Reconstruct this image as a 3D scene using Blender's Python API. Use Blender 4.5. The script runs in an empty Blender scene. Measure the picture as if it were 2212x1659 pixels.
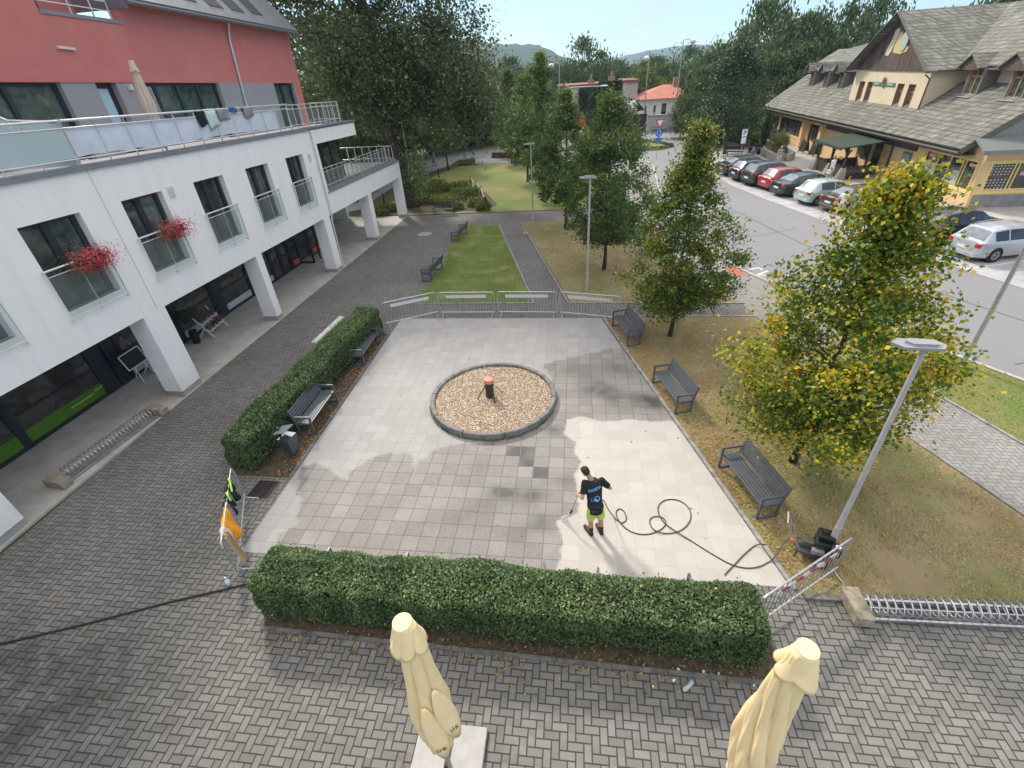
import bpy, bmesh, math, random
import numpy as np
from mathutils import Matrix, Vector
PI = math.pi; R_ = math.radians
SC = bpy.context.scene; COL = SC.collection
# ------------------------------------------------------------------ camera
F = 476.42
CAM = np.array([0.98906, -18.00009, 8.79386])
CR = np.array([0.99192316, 0.11317609, -0.05726794]); CU = np.array([-0.01531862, 0.55508223, 0.83165441]); CF = np.array([-0.12591181, 0.824060, -0.55233263])
cd = bpy.data.cameras.new('camera'); cam = bpy.data.objects.new('camera', cd); COL.objects.link(cam)
cd.sensor_width = 36; cd.lens = F/1024*36; cd.clip_start = .05; cd.clip_end = 20000
cam.matrix_world = Matrix([[CR[0], CU[0], -CF[0], CAM[0]], [CR[1], CU[1], -CF[1], CAM[1]], [CR[2], CU[2], -CF[2], CAM[2]], [0, 0, 0, 1]])
SC.camera = cam
# ------------------------------------------------------------------ sun, sky, exposure
SUN_EL, SUN_AZ = 40, -34          # azimuth measured from +y towards +x
w = bpy.data.worlds.new('World'); SC.world = w; w.use_nodes = True
nt = w.node_tree; nt.nodes.clear()
def nn(t, ty, **k):
    n = t.nodes.new(ty)
    for a, b in k.items():
        if a in n.inputs: n.inputs[a].default_value = b
        else: setattr(n, a, b)
    return n
out = nn(nt, 'ShaderNodeOutputWorld'); bg = nn(nt, 'ShaderNodeBackground', Strength=.12)
sky = nn(nt, 'ShaderNodeTexSky'); sky.sky_type = 'NISHITA'; sky.sun_disc = False
sky.sun_elevation = R_(SUN_EL); sky.sun_rotation = R_(SUN_AZ); sky.altitude = 350; sky.air_density = 1.0; sky.dust_density = .45; sky.ozone_density = 1.3
tc = nn(nt, 'ShaderNodeTexCoord'); mp = nn(nt, 'ShaderNodeMapping'); mp.inputs['Scale'].default_value = (1.1, 1.1, 5.5); mp.inputs['Rotation'].default_value = (0, 0, .5)
no = nn(nt, 'ShaderNodeTexNoise', Scale=2.1, Detail=7.0, Roughness=.56, Distortion=.5)
rp = nn(nt, 'ShaderNodeValToRGB'); rp.color_ramp.elements[0].position = .40; rp.color_ramp.elements[1].position = .66
mx = nn(nt, 'ShaderNodeMix'); mx.data_type = 'RGBA'
L = nt.links.new
L(tc.outputs['Generated'], mp.inputs[0]); L(mp.outputs[0], no.inputs['Vector']); L(no.outputs[0], rp.inputs[0])
mu = nn(nt, 'ShaderNodeMath', operation='MULTIPLY'); mu.inputs[1].default_value = .75; L(rp.outputs[0], mu.inputs[0])
sx = nn(nt, 'ShaderNodeSeparateXYZ'); L(tc.outputs['Generated'], sx.inputs[0]); hi = nn(nt, 'ShaderNodeMapRange'); hi.interpolation_type = 'SMOOTHSTEP'   # bright cloud overhead, out of view, added to lift the ambient light
for i_, v_ in enumerate((.22, .62, 0, .8)): hi.inputs[i_+1].default_value = v_
L(sx.outputs['Z'], hi.inputs[0]); ma = nn(nt, 'ShaderNodeMath', operation='MAXIMUM'); L(mu.outputs[0], ma.inputs[0]); L(hi.outputs[0], ma.inputs[1])
cc_ = nn(nt, 'ShaderNodeMix'); cc_.data_type = 'RGBA'; L(hi.outputs[0], cc_.inputs[0]); cc_.inputs[6].default_value = (3.3, 3.35, 3.35, 1); cc_.inputs[7].default_value = (7.6, 7.1, 6.6, 1)
ti_ = nn(nt, 'ShaderNodeVectorMath', operation='MULTIPLY'); L(sky.outputs[0], ti_.inputs[0]); ti_.inputs[1].default_value = (.42, .56, .68)
L(ma.outputs[0], mx.inputs[0]); L(ti_.outputs[0], mx.inputs[6]); L(cc_.outputs[2], mx.inputs[7])
L(mx.outputs[2], bg.inputs[0]); L(bg.outputs[0], out.inputs[0])
sd = bpy.data.lights.new('sun', 'SUN'); so = bpy.data.objects.new('sun', sd); COL.objects.link(so)
sd.energy = 1.75; sd.angle = R_(7); sd.color = (1, .92, .80)
_e, _a = R_(SUN_EL), R_(SUN_AZ)
SUNV = Vector((math.sin(_a)*math.cos(_e), math.cos(_a)*math.cos(_e), math.sin(_e)))
so.rotation_euler = SUNV.to_track_quat('Z', 'Y').to_euler()
SC.view_settings.view_transform = 'Standard'; SC.view_settings.look = 'None'; SC.view_settings.exposure = 1.36; SC.view_settings.gamma = 1
SC.cycles.max_bounces = 6; SC.cycles.transparent_max_bounces = 12; SC.cycles.use_denoising = True
# ------------------------------------------------------------------ helpers
def ray(u, v):
    u = u*1024/2212; v = v*1024/2212
    return (u-512)/F*CR-(v-384)/F*CU+CF
def G(u, v, z=0.0):            # a measured point of the photograph -> place on the plane at height z
    d = ray(u, v); p = CAM+(z-CAM[2])/d[2]*d
    return (float(p[0]), float(p[1]), z)
def far(u, v, dist):           # place at a horizontal distance
    d = ray(u, v); p = CAM+d*dist/math.hypot(d[0], d[1]); return (float(p[0]), float(p[1]), float(p[2]))
class MB:
    def __init__(s, tf=None): s.v = []; s.f = []; s.m = []; s.tf = tf
    def add(s, vs, fs, m=0):
        n = len(s.v); s.v += [tuple(p) for p in vs]; s.f += [tuple(i+n for i in f) for f in fs]; s.m += [m]*len(fs); return s
    def hexa(s, p, m=0):       # 8 points: bottom 4 then top 4
        return s.add(p, [(3, 2, 1, 0), (4, 5, 6, 7), (0, 1, 5, 4), (1, 2, 6, 5), (2, 3, 7, 6), (3, 0, 4, 7)], m)
    def box(s, x0, x1, y0, y1, z0, z1, m=0):
        return s.hexa([(x0, y0, z0), (x1, y0, z0), (x1, y1, z0), (x0, y1, z0), (x0, y0, z1), (x1, y0, z1), (x1, y1, z1), (x0, y1, z1)], m)
    def cbox(s, c, d, rz=0, m=0, M=None):
        if M is None: M = Matrix.Rotation(rz, 3, 'Z')
        P = []
        for z in (-.5, .5):
            for x, y in ((-.5, -.5), (.5, -.5), (.5, .5), (-.5, .5)):
                P.append(Vector(c)+M@Vector((x*d[0], y*d[1], z*d[2])))
        return s.hexa(P, m)
    def bar(s, a, b, w, h, m=0, up=(0, 0, 1)):
        a = Vector(a); b = Vector(b); d = (b-a); l = d.length
        if l < 1e-6: return s
        x = d/l; u = Vector(up)
        if abs(x.dot(u)) > .98: u = Vector((1, 0, 0))
        y = u.cross(x).normalized(); z = x.cross(y)
        M = Matrix((x, y, z)).transposed()
        return s.cbox((a+b)/2, (l, w, h), M=M, m=m)
    def tube(s, pts, r, n=8, m=0, caps=True):
        pts = [Vector(p) for p in pts]; k = len(pts); rr = r if isinstance(r, (list, tuple)) else [r]*k
        t0 = (pts[1]-pts[0]).normalized(); u = Vector((0, 0, 1)) if abs(t0.z) < .9 else Vector((1, 0, 0))
        vs = []
        for i, p in enumerate(pts):
            t = (pts[min(i+1, k-1)]-pts[max(i-1, 0)])
            t = t.normalized() if t.length > 1e-9 else t0
            u = (u-t*u.dot(t))
            u = u.normalized() if u.length > 1e-6 else t.orthogonal().normalized()
            b = t.cross(u)
            for j in range(n):
                a = 2*PI*j/n; vs.append(p+(u*math.cos(a)+b*math.sin(a))*rr[i])
        fs = []
        for i in range(k-1):
            for j in range(n):
                a = i*n+j; c = i*n+(j+1) % n; fs.append((a, c, c+n, a+n))
        if caps: fs.append(tuple(range(n-1, -1, -1))); fs.append(tuple((k-1)*n+j for j in range(n)))
        return s.add(vs, fs, m)
    def cyl(s, c, r, h, n=16, m=0, r2=None): return s.tube([c, (c[0], c[1], c[2]+h)], [r, r if r2 is None else r2], n, m)
    def lathe(s, prof, c=(0, 0, 0), n=24, m=0, wob=None):
        vs = []
        for (r, z) in prof:
            for j in range(n):
                a = 2*PI*j/n; q = r*(wob(a, z) if wob else 1); vs.append((c[0]+q*math.cos(a), c[1]+q*math.sin(a), c[2]+z))
        fs = [(i*n+j, i*n+(j+1) % n, (i+1)*n+(j+1) % n, (i+1)*n+j) for i in range(len(prof)-1) for j in range(n)]
        return s.add(vs, fs, m)
    def prism(s, poly, z0, z1, m=0):
        n = len(poly); A = sum(poly[i][0]*poly[(i+1) % n][1]-poly[(i+1) % n][0]*poly[i][1] for i in range(n))
        if A < 0: poly = poly[::-1]
        vs = [(p[0], p[1], z0) for p in poly]+[(p[0], p[1], z1) for p in poly]
        fs = [tuple(range(n-1, -1, -1)), tuple(range(n, 2*n))]+[(i, (i+1) % n, n+(i+1) % n, n+i) for i in range(n)]
        return s.add(vs, fs, m)
    def sheet(s, poly, z, m=0):
        n = len(poly); A = sum(poly[i][0]*poly[(i+1) % n][1]-poly[(i+1) % n][0]*poly[i][1] for i in range(n))
        if A < 0: poly = poly[::-1]
        return s.add([(p[0], p[1], z) for p in poly], [tuple(range(n))], m)
    def quad(s, a, b, c, d, m=0): return s.add([a, b, c, d], [(0, 1, 2, 3)], m)
    def slab(s, q, th, m=0):   # planar polygon given by 3D points, thickened along its normal
        q = [Vector(p) for p in q]; nrm = (q[1]-q[0]).cross(q[-1]-q[0]).normalized()*th; k = len(q)
        vs = q+[p-nrm for p in q]
        return s.add(vs, [tuple(range(k)), tuple(range(2*k-1, k-1, -1))]+[(i, k+i, k+(i+1) % k, (i+1) % k) for i in range(k)], m)
    def ell(s, c, r, n=10, k=6, m=0):
        pr = [(max(1e-4, math.sin(PI*i/k)), -math.cos(PI*i/k)) for i in range(k+1)]
        vs = [(c[0]+a*r[0]*math.cos(2*PI*j/n), c[1]+a*r[1]*math.sin(2*PI*j/n), c[2]+b*r[2]) for a, b in pr for j in range(n)]
        fs = [(i*n+j, i*n+(j+1) % n, (i+1)*n+(j+1) % n, (i+1)*n+j) for i in range(k) for j in range(n)]
        return s.add(vs, fs, m)
    def build(s, name, mat, parent=None, smooth=False, bevel=0, loc=None):
        me = bpy.data.meshes.new(name)
        vs = [s.tf(p) for p in s.v] if s.tf else s.v
        me.from_pydata([tuple(p) for p in vs], [], s.f)
        mats = mat if isinstance(mat, (list, tuple)) else [mat]
        for q in mats: me.materials.append(q)
        if len(mats) > 1: me.polygons.foreach_set('material_index', s.m)
        if smooth: me.shade_smooth()
        me.update()
        o = bpy.data.objects.new(name, me); COL.objects.link(o)
        if parent: o.parent = parent
        if loc: o.location = loc
        if bevel:
            b = o.modifiers.new('bevel', 'BEVEL'); b.width = bevel; b.segments = 2; b.limit_method = 'ANGLE'; b.angle_limit = R_(40)
        return o
def tag(o, label=None, cat=None, group=None, kind=None):
    for k, v in (('label', label), ('category', cat), ('group', group), ('kind', kind)):
        if v: o[k] = v
    return o
def thing(name, label, cat, loc=(0, 0, 0), rz=0, group=None):
    o = bpy.data.objects.new(name, None); COL.objects.link(o); o.empty_display_size = .2
    o.location = loc; o.rotation_euler = (0, 0, rz); return tag(o, label, cat, group)
def dup(root, loc, rz=0, label=None, group=None, scale=None):
    def cp(o, par):
        c = o.copy(); COL.objects.link(c)
        if par: c.parent = par
        for ch in list(o.children): cp(ch, c)
        return c
    r = cp(root, None); r.location = loc; r.rotation_euler = (0, 0, rz)
    if label: r['label'] = label
    if group: r['group'] = group
    if scale: r.scale = scale
    return r
def np_mesh(name, V, Fq, mat, parent=None, attrs=None, smooth=False):   # V (n,3), Fq (m,k)
    me = bpy.data.meshes.new(name); V = np.asarray(V, np.float32); Fq = np.asarray(Fq, np.int32); m, k = Fq.shape
    me.vertices.add(len(V)); me.vertices.foreach_set('co', V.ravel())
    me.loops.add(m*k); me.loops.foreach_set('vertex_index', Fq.ravel())
    me.polygons.add(m); me.polygons.foreach_set('loop_start', np.arange(0, m*k, k, dtype=np.int32)); me.polygons.foreach_set('loop_total', np.full(m, k, np.int32))
    me.update(calc_edges=True)
    for an, (dom, arr) in (attrs or {}).items():
        a = me.attributes.new(an, 'FLOAT', dom); a.data.foreach_set('value', np.asarray(arr, np.float32))
    if smooth: me.shade_smooth()
    me.materials.append(mat)
    o = bpy.data.objects.new(name, me); COL.objects.link(o)
    if parent: o.parent = parent
    return o
def text_mesh(mb, txt, size, M, m=0, th=.004, bold=0):
    cu = bpy.data.curves.new('t', 'FONT'); cu.body = txt; cu.size = size; cu.align_x = 'CENTER'; cu.align_y = 'CENTER'; cu.extrude = th; cu.offset = bold
    ob = bpy.data.objects.new('t', cu); me = bpy.data.meshes.new_from_object(ob)
    mb.add([M@v.co for v in me.vertices], [tuple(p.vertices) for p in me.polygons], m)
    bpy.data.objects.remove(ob); bpy.data.curves.remove(cu); bpy.data.meshes.remove(me)
def inpoly(x, y, P):
    x = np.asarray(x); y = np.asarray(y); r = np.zeros(x.shape, bool); n = len(P)
    for i in range(n):
        x0, y0 = P[i][:2]; x1, y1 = P[(i+1) % n][:2]
        c = ((y0 > y) != (y1 > y)) & (x < (x1-x0)*(y-y0)/((y1-y0) if y1 != y0 else 1e-9)+x0); r ^= c
    return r
# ------------------------------------------------------------------ materials
MATS = {}
def mk(name, col, rough=.7, metal=0, nz=(6, .12), bump=(60, .15), spec=.4, coat=0, alpha=None, emit=None):
    if name in MATS: return MATS[name]
    m = bpy.data.materials.new(name); m.use_nodes = True; t = m.node_tree; b = t.nodes['Principled BSDF']; MATS[name] = m
    b.inputs['Roughness'].default_value = rough; b.inputs['Metallic'].default_value = metal; b.inputs['Specular IOR Level'].default_value = spec
    if coat: b.inputs['Coat Weight'].default_value = coat; b.inputs['Coat Roughness'].default_value = .06
    c = (*col, 1); tx = nn(t, 'ShaderNodeTexCoord')
    if nz:
        n = nn(t, 'ShaderNodeTexNoise', Scale=nz[0], Detail=6.0, Roughness=.65); t.links.new(tx.outputs['Object'], n.inputs['Vector'])
        hs = nn(t, 'ShaderNodeMapRange'); hs.inputs[1].default_value = .25; hs.inputs[2].default_value = .75; hs.inputs[3].default_value = 1-nz[1]*1.6; hs.inputs[4].default_value = 1+nz[1]
        t.links.new(n.outputs[0], hs.inputs[0])
        mm = nn(t, 'ShaderNodeVectorMath', operation='SCALE'); mm.inputs[0].default_value = col; t.links.new(hs.outputs[0], mm.inputs['Scale']); t.links.new(mm.outputs[0], b.inputs['Base Color'])
    else: b.inputs['Base Color'].default_value = c
    if bump:
        n2 = nn(t, 'ShaderNodeTexNoise', Scale=bump[0], Detail=4.0); t.links.new(tx.outputs['Object'], n2.inputs['Vector'])
        bp = nn(t, 'ShaderNodeBump', Strength=bump[1], Distance=.01); t.links.new(n2.outputs[0], bp.inputs['Height']); t.links.new(bp.outputs[0], b.inputs['Normal'])
    if emit: b.inputs['Emission Color'].default_value = (*emit[0], 1); b.inputs['Emission Strength'].default_value = emit[1]
    return m
class NT:       # small node-writing helper
    def __init__(s, name, rough=.8):
        s.m = bpy.data.materials.new(name); s.m.use_nodes = True; s.t = s.m.node_tree; s.b = s.t.nodes['Principled BSDF']; s.b.inputs['Roughness'].default_value = rough
        s.b.inputs['Specular IOR Level'].default_value = .3; MATS[name] = s.m
        s.tc = nn(s.t, 'ShaderNodeTexCoord').outputs['Object']
    def lk(s, a, b):
        if isinstance(a, (int, float)): b.default_value = a
        elif isinstance(a, tuple): b.default_value = a if len(a) == 4 or b.type == 'VECTOR' else (*a, 1)
        else: s.t.links.new(a, b)
    def math(s, op, a, b=0, c=0):
        n = nn(s.t, 'ShaderNodeMath', operation=op); s.lk(a, n.inputs[0]); s.lk(b, n.inputs[1]); s.lk(c, n.inputs[2]); return n.outputs[0]
    def noise(s, sc, det=5, rough=.6, vec=None, dist=0):
        n = nn(s.t, 'ShaderNodeTexNoise', Scale=float(sc), Detail=float(det), Roughness=rough, Distortion=float(dist)); s.lk(vec or s.tc, n.inputs['Vector']); return n.outputs[0]
    def mix(s, f, a, b, bt='MIX'):
        n = nn(s.t, 'ShaderNodeMix'); n.data_type = 'RGBA'; n.blend_type = bt; s.lk(f, n.inputs[0]); s.lk(a, n.inputs[6]); s.lk(b, n.inputs[7]); return n.outputs[2]
    def ramp(s, f, st):
        n = nn(s.t, 'ShaderNodeValToRGB'); s.lk(f, n.inputs[0]); e = n.color_ramp.elements
        while len(e) < len(st): e.new(.5)
        for i, (p, c) in enumerate(st): e[i].position = p; e[i].color = (*c, 1) if isinstance(c, tuple) else (c, c, c, 1)
        return n.outputs[0]
    def mr(s, f, a, b, c, d):
        n = nn(s.t, 'ShaderNodeMapRange'); s.lk(f, n.inputs[0])
        for i, q in enumerate((a, b, c, d)): n.inputs[i+1].default_value = q
        return n.outputs[0]
    def attr(s, nm): n = nn(s.t, 'ShaderNodeAttribute'); n.attribute_name = nm; return n.outputs['Fac']
    def xyz(s, v=None):
        n = nn(s.t, 'ShaderNodeSeparateXYZ'); s.lk(v or s.tc, n.inputs[0]); return n.outputs
    def comb(s, x, y, z=0): n = nn(s.t, 'ShaderNodeCombineXYZ'); s.lk(x, n.inputs[0]); s.lk(y, n.inputs[1]); s.lk(z, n.inputs[2]); return n.outputs[0]
    def wn(s, v): n = nn(s.t, 'ShaderNodeTexWhiteNoise'); n.noise_dimensions = '3D'; s.lk(v, n.inputs[0]); return n.outputs['Value']
    def col(s, c): s.lk(c, s.b.inputs['Base Color'])
    def bump(s, h, st=.3, d=.01):
        n = nn(s.t, 'ShaderNodeBump', Strength=st, Distance=d); s.lk(h, n.inputs['Height']); s.t.links.new(n.outputs[0], s.b.inputs['Normal'])
def herring(name, c1, c2, joint, wid=.1, dirt=.35, dirty=None):
    s = NT(name, .85); x, y, _ = s.xyz(); X = s.math('DIVIDE', x, wid); Y = s.math('DIVIDE', y, wid)
    i = s.math('FLOOR', X); j = s.math('FLOOR', Y); fx = s.math('SUBTRACT', X, i); fy = s.math('SUBTRACT', Y, j)
    k = s.math('FLOORED_MODULO', s.math('SUBTRACT', i, j), 4)
    eq = [s.math('COMPARE', k, q, .1) for q in range(4)]
    dR = s.math('ADD', s.math('SUBTRACT', 1, fx), eq[0]); dL = s.math('ADD', fx, eq[1])
    dB = s.math('ADD', fy, eq[2]); dT = s.math('ADD', s.math('SUBTRACT', 1, fy), eq[3])
    d = s.math('MINIMUM', s.math('MINIMUM', dR, dL), s.math('MINIMUM', dB, dT))
    jm = s.mr(d, .045, .115, 1, 0)
    bid = s.wn(s.comb(s.math('SUBTRACT', i, eq[1]), s.math('SUBTRACT', j, eq[2]), eq[2]))
    c = s.mix(bid, c1, c2); c = s.mix(s.mr(s.noise(45), .3, .7, 0, .55), c, tuple(q*.55 for q in c1))
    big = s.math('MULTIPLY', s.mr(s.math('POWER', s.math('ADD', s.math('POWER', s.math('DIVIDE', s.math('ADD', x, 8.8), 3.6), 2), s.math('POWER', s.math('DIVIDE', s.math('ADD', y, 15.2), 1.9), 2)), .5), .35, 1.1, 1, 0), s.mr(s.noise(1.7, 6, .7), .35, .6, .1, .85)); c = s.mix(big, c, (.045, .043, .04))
    st = s.ramp(s.noise(.33, 6, .62), [(.38, 0.), (.62, 1.)]); c = s.mix(s.math('MULTIPLY', st, dirt), c, tuple(q*.42 for q in c1))
    li = s.ramp(s.noise(1.3, 5, .7), [(.58, 0.), (.75, 1.)]); c = s.mix(s.math('MULTIPLY', li, .3), c, tuple(min(1, q*1.35) for q in c2))
    c = s.mix(s.math('MULTIPLY', jm, .85), c, joint); s.col(c)
    s.bump(s.math('SUBTRACT', s.math('MULTIPLY', s.noise(120, 3), .15), jm), .7, .006); return s.m
M_PAVE = herring('herringbone_paver', (.185, .18, .168), (.27, .263, .246), (.02, .019, .017), wid=.125)
M_PAVEL = herring('light_herringbone_paver', (.28, .272, .26), (.37, .36, .345), (.13, .125, .12), wid=.125, dirt=.25)
def tile_mat():
    s = NT('square_plaza_tile', .75); x, y, _ = s.xyz(); W = .4
    X = s.math('DIVIDE', x, W); Y = s.math('DIVIDE', y, W); i = s.math('FLOOR', X); j = s.math('FLOOR', Y)
    fx = s.math('SUBTRACT', X, i); fy = s.math('SUBTRACT', Y, j)
    d = s.math('MINIMUM', s.math('MINIMUM', fx, s.math('SUBTRACT', 1, fx)), s.math('MINIMUM', fy, s.math('SUBTRACT', 1, fy)))
    wash = s.attr('wash'); damp = s.attr('damp'); pale = s.attr('pale')
    jm = s.mr(d, .008, .028, 1, 0); rid = s.wn(s.comb(i, j)); rid2 = s.wn(s.comb(j, i, 7.))
    c = s.mix(rid, (.20, .19, .18), (.29, .275, .26)); c = s.mix(s.math('MULTIPLY', s.mr(rid2, .75, 1, 0, 1), .5), c, (.30, .25, .235))
    c = s.mix(s.math('MULTIPLY', s.ramp(s.noise(1.1, 6, .65), [(.4, 0.), (.66, 1.)]), .5), c, (.16, .155, .15))
    c = s.mix(s.mr(s.noise(14, 6, .7), .35, .7, 0, .35), c, (.42, .40, .38))
    c = s.mix(pale, c, s.mix(rid, (.33, .325, .32), (.375, .37, .365)))
    c = s.mix(s.math('MULTIPLY', s.ramp(s.noise(.8, 7, .6), [(.46, 0.), (.6, 1.)]), .18), c, (.22, .21, .2))
    c = s.mix(s.math('MULTIPLY', damp, .9), c, (.065, .063, .062))
    cw = s.mix(rid, (.45, .425, .395), (.50, .475, .445)); cw = s.mix(s.math('MULTIPLY', s.ramp(s.noise(2.2, 6, .6), [(.45, 0.), (.7, 1.)]), .4), cw, (.39, .365, .335))
    c = s.mix(wash, c, cw); sp = s.mr(s.noise(160, 2), .38, .62, .86, 1.08)
    n = nn(s.t, 'ShaderNodeVectorMath', operation='SCALE'); s.lk(c, n.inputs[0]); s.lk(sp, n.inputs['Scale']); c = n.outputs[0]
    jc = s.mix(wash, s.mix(pale, (.085, .075, .065), (.26, .25, .24)), (.42, .38, .35)); c = s.mix(s.math('MULTIPLY', jm, .8), c, jc); s.col(c)
    s.lk(s.math('SUBTRACT', .8, s.math('MULTIPLY', damp, .45)), s.b.inputs['Roughness'])
    s.bump(s.math('SUBTRACT', s.math('MULTIPLY', s.noise(90, 3), .2), jm), .45, .006); return s.m
M_TILE = tile_mat()
def grass_mat(name, green, dry, bias, sc=.55, litter=.0):
    s = NT(name, .95); c = s.mix(s.noise(22, 6, .7), tuple(q*.55 for q in green), green)
    d = s.mix(s.noise(30, 6, .75), tuple(q*.5 for q in dry), dry)
    f = s.ramp(s.noise(sc, 8, .68), [(max(0., bias-.11), 0.), (min(1., bias+.11), 1.)]); c = s.mix(f, c, d)
    if litter: c = s.mix(s.math('MULTIPLY', s.ramp(s.noise(.75, 7, .7), [(.46, 0.), (.62, 1.)]), litter), c, (.27, .165, .085))
    c = s.mix(s.mr(s.noise(70, 4), .4, .65, 0, .38), c, tuple(q*.25 for q in green)); s.col(c); s.bump(s.noise(60, 6, .8), .6, .02); return s.m
M_GRASS = grass_mat('fresh_lawn', (.20, .265, .085), (.40, .34, .16), .58, .6)
M_GRASSB = grass_mat('parched_lawn', (.24, .28, .10), (.46, .36, .215), .47, .5, .40)
M_GRASSN = grass_mat('mown_lawn', (.19, .255, .065), (.38, .31, .14), .54, .22)
M_GROUND = grass_mat('far_meadow', (.06, .09, .03), (.12, .12, .05), .5, .05)
M_EARTH = mk('leaf_covered_earth', (.085, .065, .042), .95, nz=(9, .5), bump=(40, .8))
def asphalt():
    s = NT('asphalt', .85); c = s.mix(s.noise(.25, 7, .6), (.17, .172, .18), (.235, .237, .245)); c = s.mix(s.mr(s.noise(130, 2), .35, .65, 0, .35), c, (.32, .32, .33))
    c = s.mix(s.math('MULTIPLY', s.ramp(s.noise(.6, 8, .7, dist=1.5), [(.62, 0.), (.64, 1.)]), .2), c, (.11, .11, .115)); s.col(c); s.bump(s.noise(150, 3), .3, .006); return s.m
M_ASPH = asphalt()
M_CURB = mk('concrete_kerb', (.30, .29, .28), .85, nz=(5, .35), bump=(80, .4))
M_CURBD = mk('mossy_dark_kerb', (.16, .155, .145), .9, nz=(6, .4), bump=(80, .5))
M_CONC = mk('weathered_concrete', (.36, .345, .325), .85, nz=(2.5, .22), bump=(70, .3))
M_SLABP = mk('arcade_concrete', (.45, .43, .40), .8, nz=(1.6, .2), bump=(60, .2))
M_WHITE = NT('white_render', .85); _s = M_WHITE; _x, _y, _z = _s.xyz(); _c = _s.mix(_s.ramp(_s.noise(1.0, 7, .65, _s.comb(_s.math('MULTIPLY', _x, 3), _s.math('MULTIPLY', _y, 3), _s.math('MULTIPLY', _z, .35))), [(.45, 0.), (.8, 1.)]), (.88, .86, .84), (.79, .77, .745))
_c = _s.mix(_s.math('MULTIPLY', _s.mr(_z, .9, .2, 0, .55), _s.ramp(_s.noise(5, 6, .7), [(.4, .1), (.7, 1.)])), _c, (.45, .42, .37)); _s.col(_c); _s.bump(_s.noise(140, 3), .25, .01); M_WHITE = _s.m
M_RED = mk('red_render', (.54, .18, .16), .85, nz=(1.5, .07), bump=(120, .3))
M_GREYR = mk('grey_render', (.30, .29, .31), .85, nz=(1.5, .06), bump=(120, .3))
M_CAP = mk('grey_metal_flashing', (.27, .275, .30), .5, .5, nz=(3, .12), bump=None)
M_STEEL = mk('brushed_steel', (.78, .79, .78), .35, .6, nz=(10, .08), bump=None)
M_GALV = mk('galvanised_steel', (.55, .57, .59), .42, .85, nz=(14, .2), bump=None)
M_FRAME = mk('anthracite_frame', (.028, .03, .04), .4, nz=None, bump=None)
M_BENCH = mk('anthracite_bench_paint', (.125, .14, .165), .42, .3, nz=(12, .15), bump=None)
M_BLACK = mk('black_plastic', (.012, .012, .014), .4, nz=(20, .2), bump=None)
M_RUBBER = mk('black_rubber', (.02, .02, .02), .75, nz=(20, .2), bump=(80, .2))
def glass(name, col, rough=.04):
    s = NT(name, rough); c = s.mix(s.ramp(s.noise(1.6, 7, .7, dist=1.0), [(.35, 0.), (.65, 1.)]), tuple(q*.35 for q in col), tuple(q*1.3 for q in col)); s.col(c); s.b.inputs['Specular IOR Level'].default_value = .8; return s.m  # mottled base colour imitates reflections in the panes
M_GLASS = glass('window_glass', (.05, .062, .06)); M_GLASSG = glass('greenish_glass', (.075, .12, .105)); M_CARGL = glass('car_glass', (.02, .024, .026))
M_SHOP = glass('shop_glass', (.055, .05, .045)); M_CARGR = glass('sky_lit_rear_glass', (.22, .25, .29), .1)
def clear(name, tint, a):
    m = bpy.data.materials.new(name); m.use_nodes = True; t = m.node_tree; t.nodes.clear()
    o = nn(t, 'ShaderNodeOutputMaterial'); x = nn(t, 'ShaderNodeMixShader'); x.inputs[0].default_value = a
    tr = nn(t, 'ShaderNodeBsdfTransparent'); tr.inputs[0].default_value = (.93, .96, .95, 1); g = nn(t, 'ShaderNodeBsdfPrincipled'); g.inputs['Base Color'].default_value = (*tint, 1); g.inputs['Roughness'].default_value = .12
    t.links.new(tr.outputs[0], x.inputs[1]); t.links.new(g.outputs[0], x.inputs[2]); t.links.new(x.outputs[0], o.inputs[0]); MATS[name] = m; return m
M_CLEAR = clear('clear_railing_glass', (.5, .55, .55), .1); M_FROST = clear('frosted_glass', (.50, .60, .62), .82); M_PLAST = clear('clear_plastic', (.7, .8, .85), .4)
M_CANVAS = mk('pale_blue_canvas', (.62, .66, .74), .9, nz=(2, .08), bump=(3, .9))
M_WOODD = mk('dark_stained_wood', (.055, .035, .026), .8, nz=(5, .3), bump=(30, .5))
M_YELLOWW = mk('peach_render', (.74, .50, .27), .85, nz=(1.5, .06), bump=(100, .2)); M_CREAMW = mk('cream_render', (.72, .60, .42), .85, nz=(1.5, .06), bump=(100, .2))
M_TRIM = mk('yellow_trim', (.80, .62, .24), .7, nz=None, bump=None); M_WOODL = mk('orange_window_wood', (.40, .20, .09), .5, nz=(8, .2), bump=None)
M_LEAFC = {}
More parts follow.
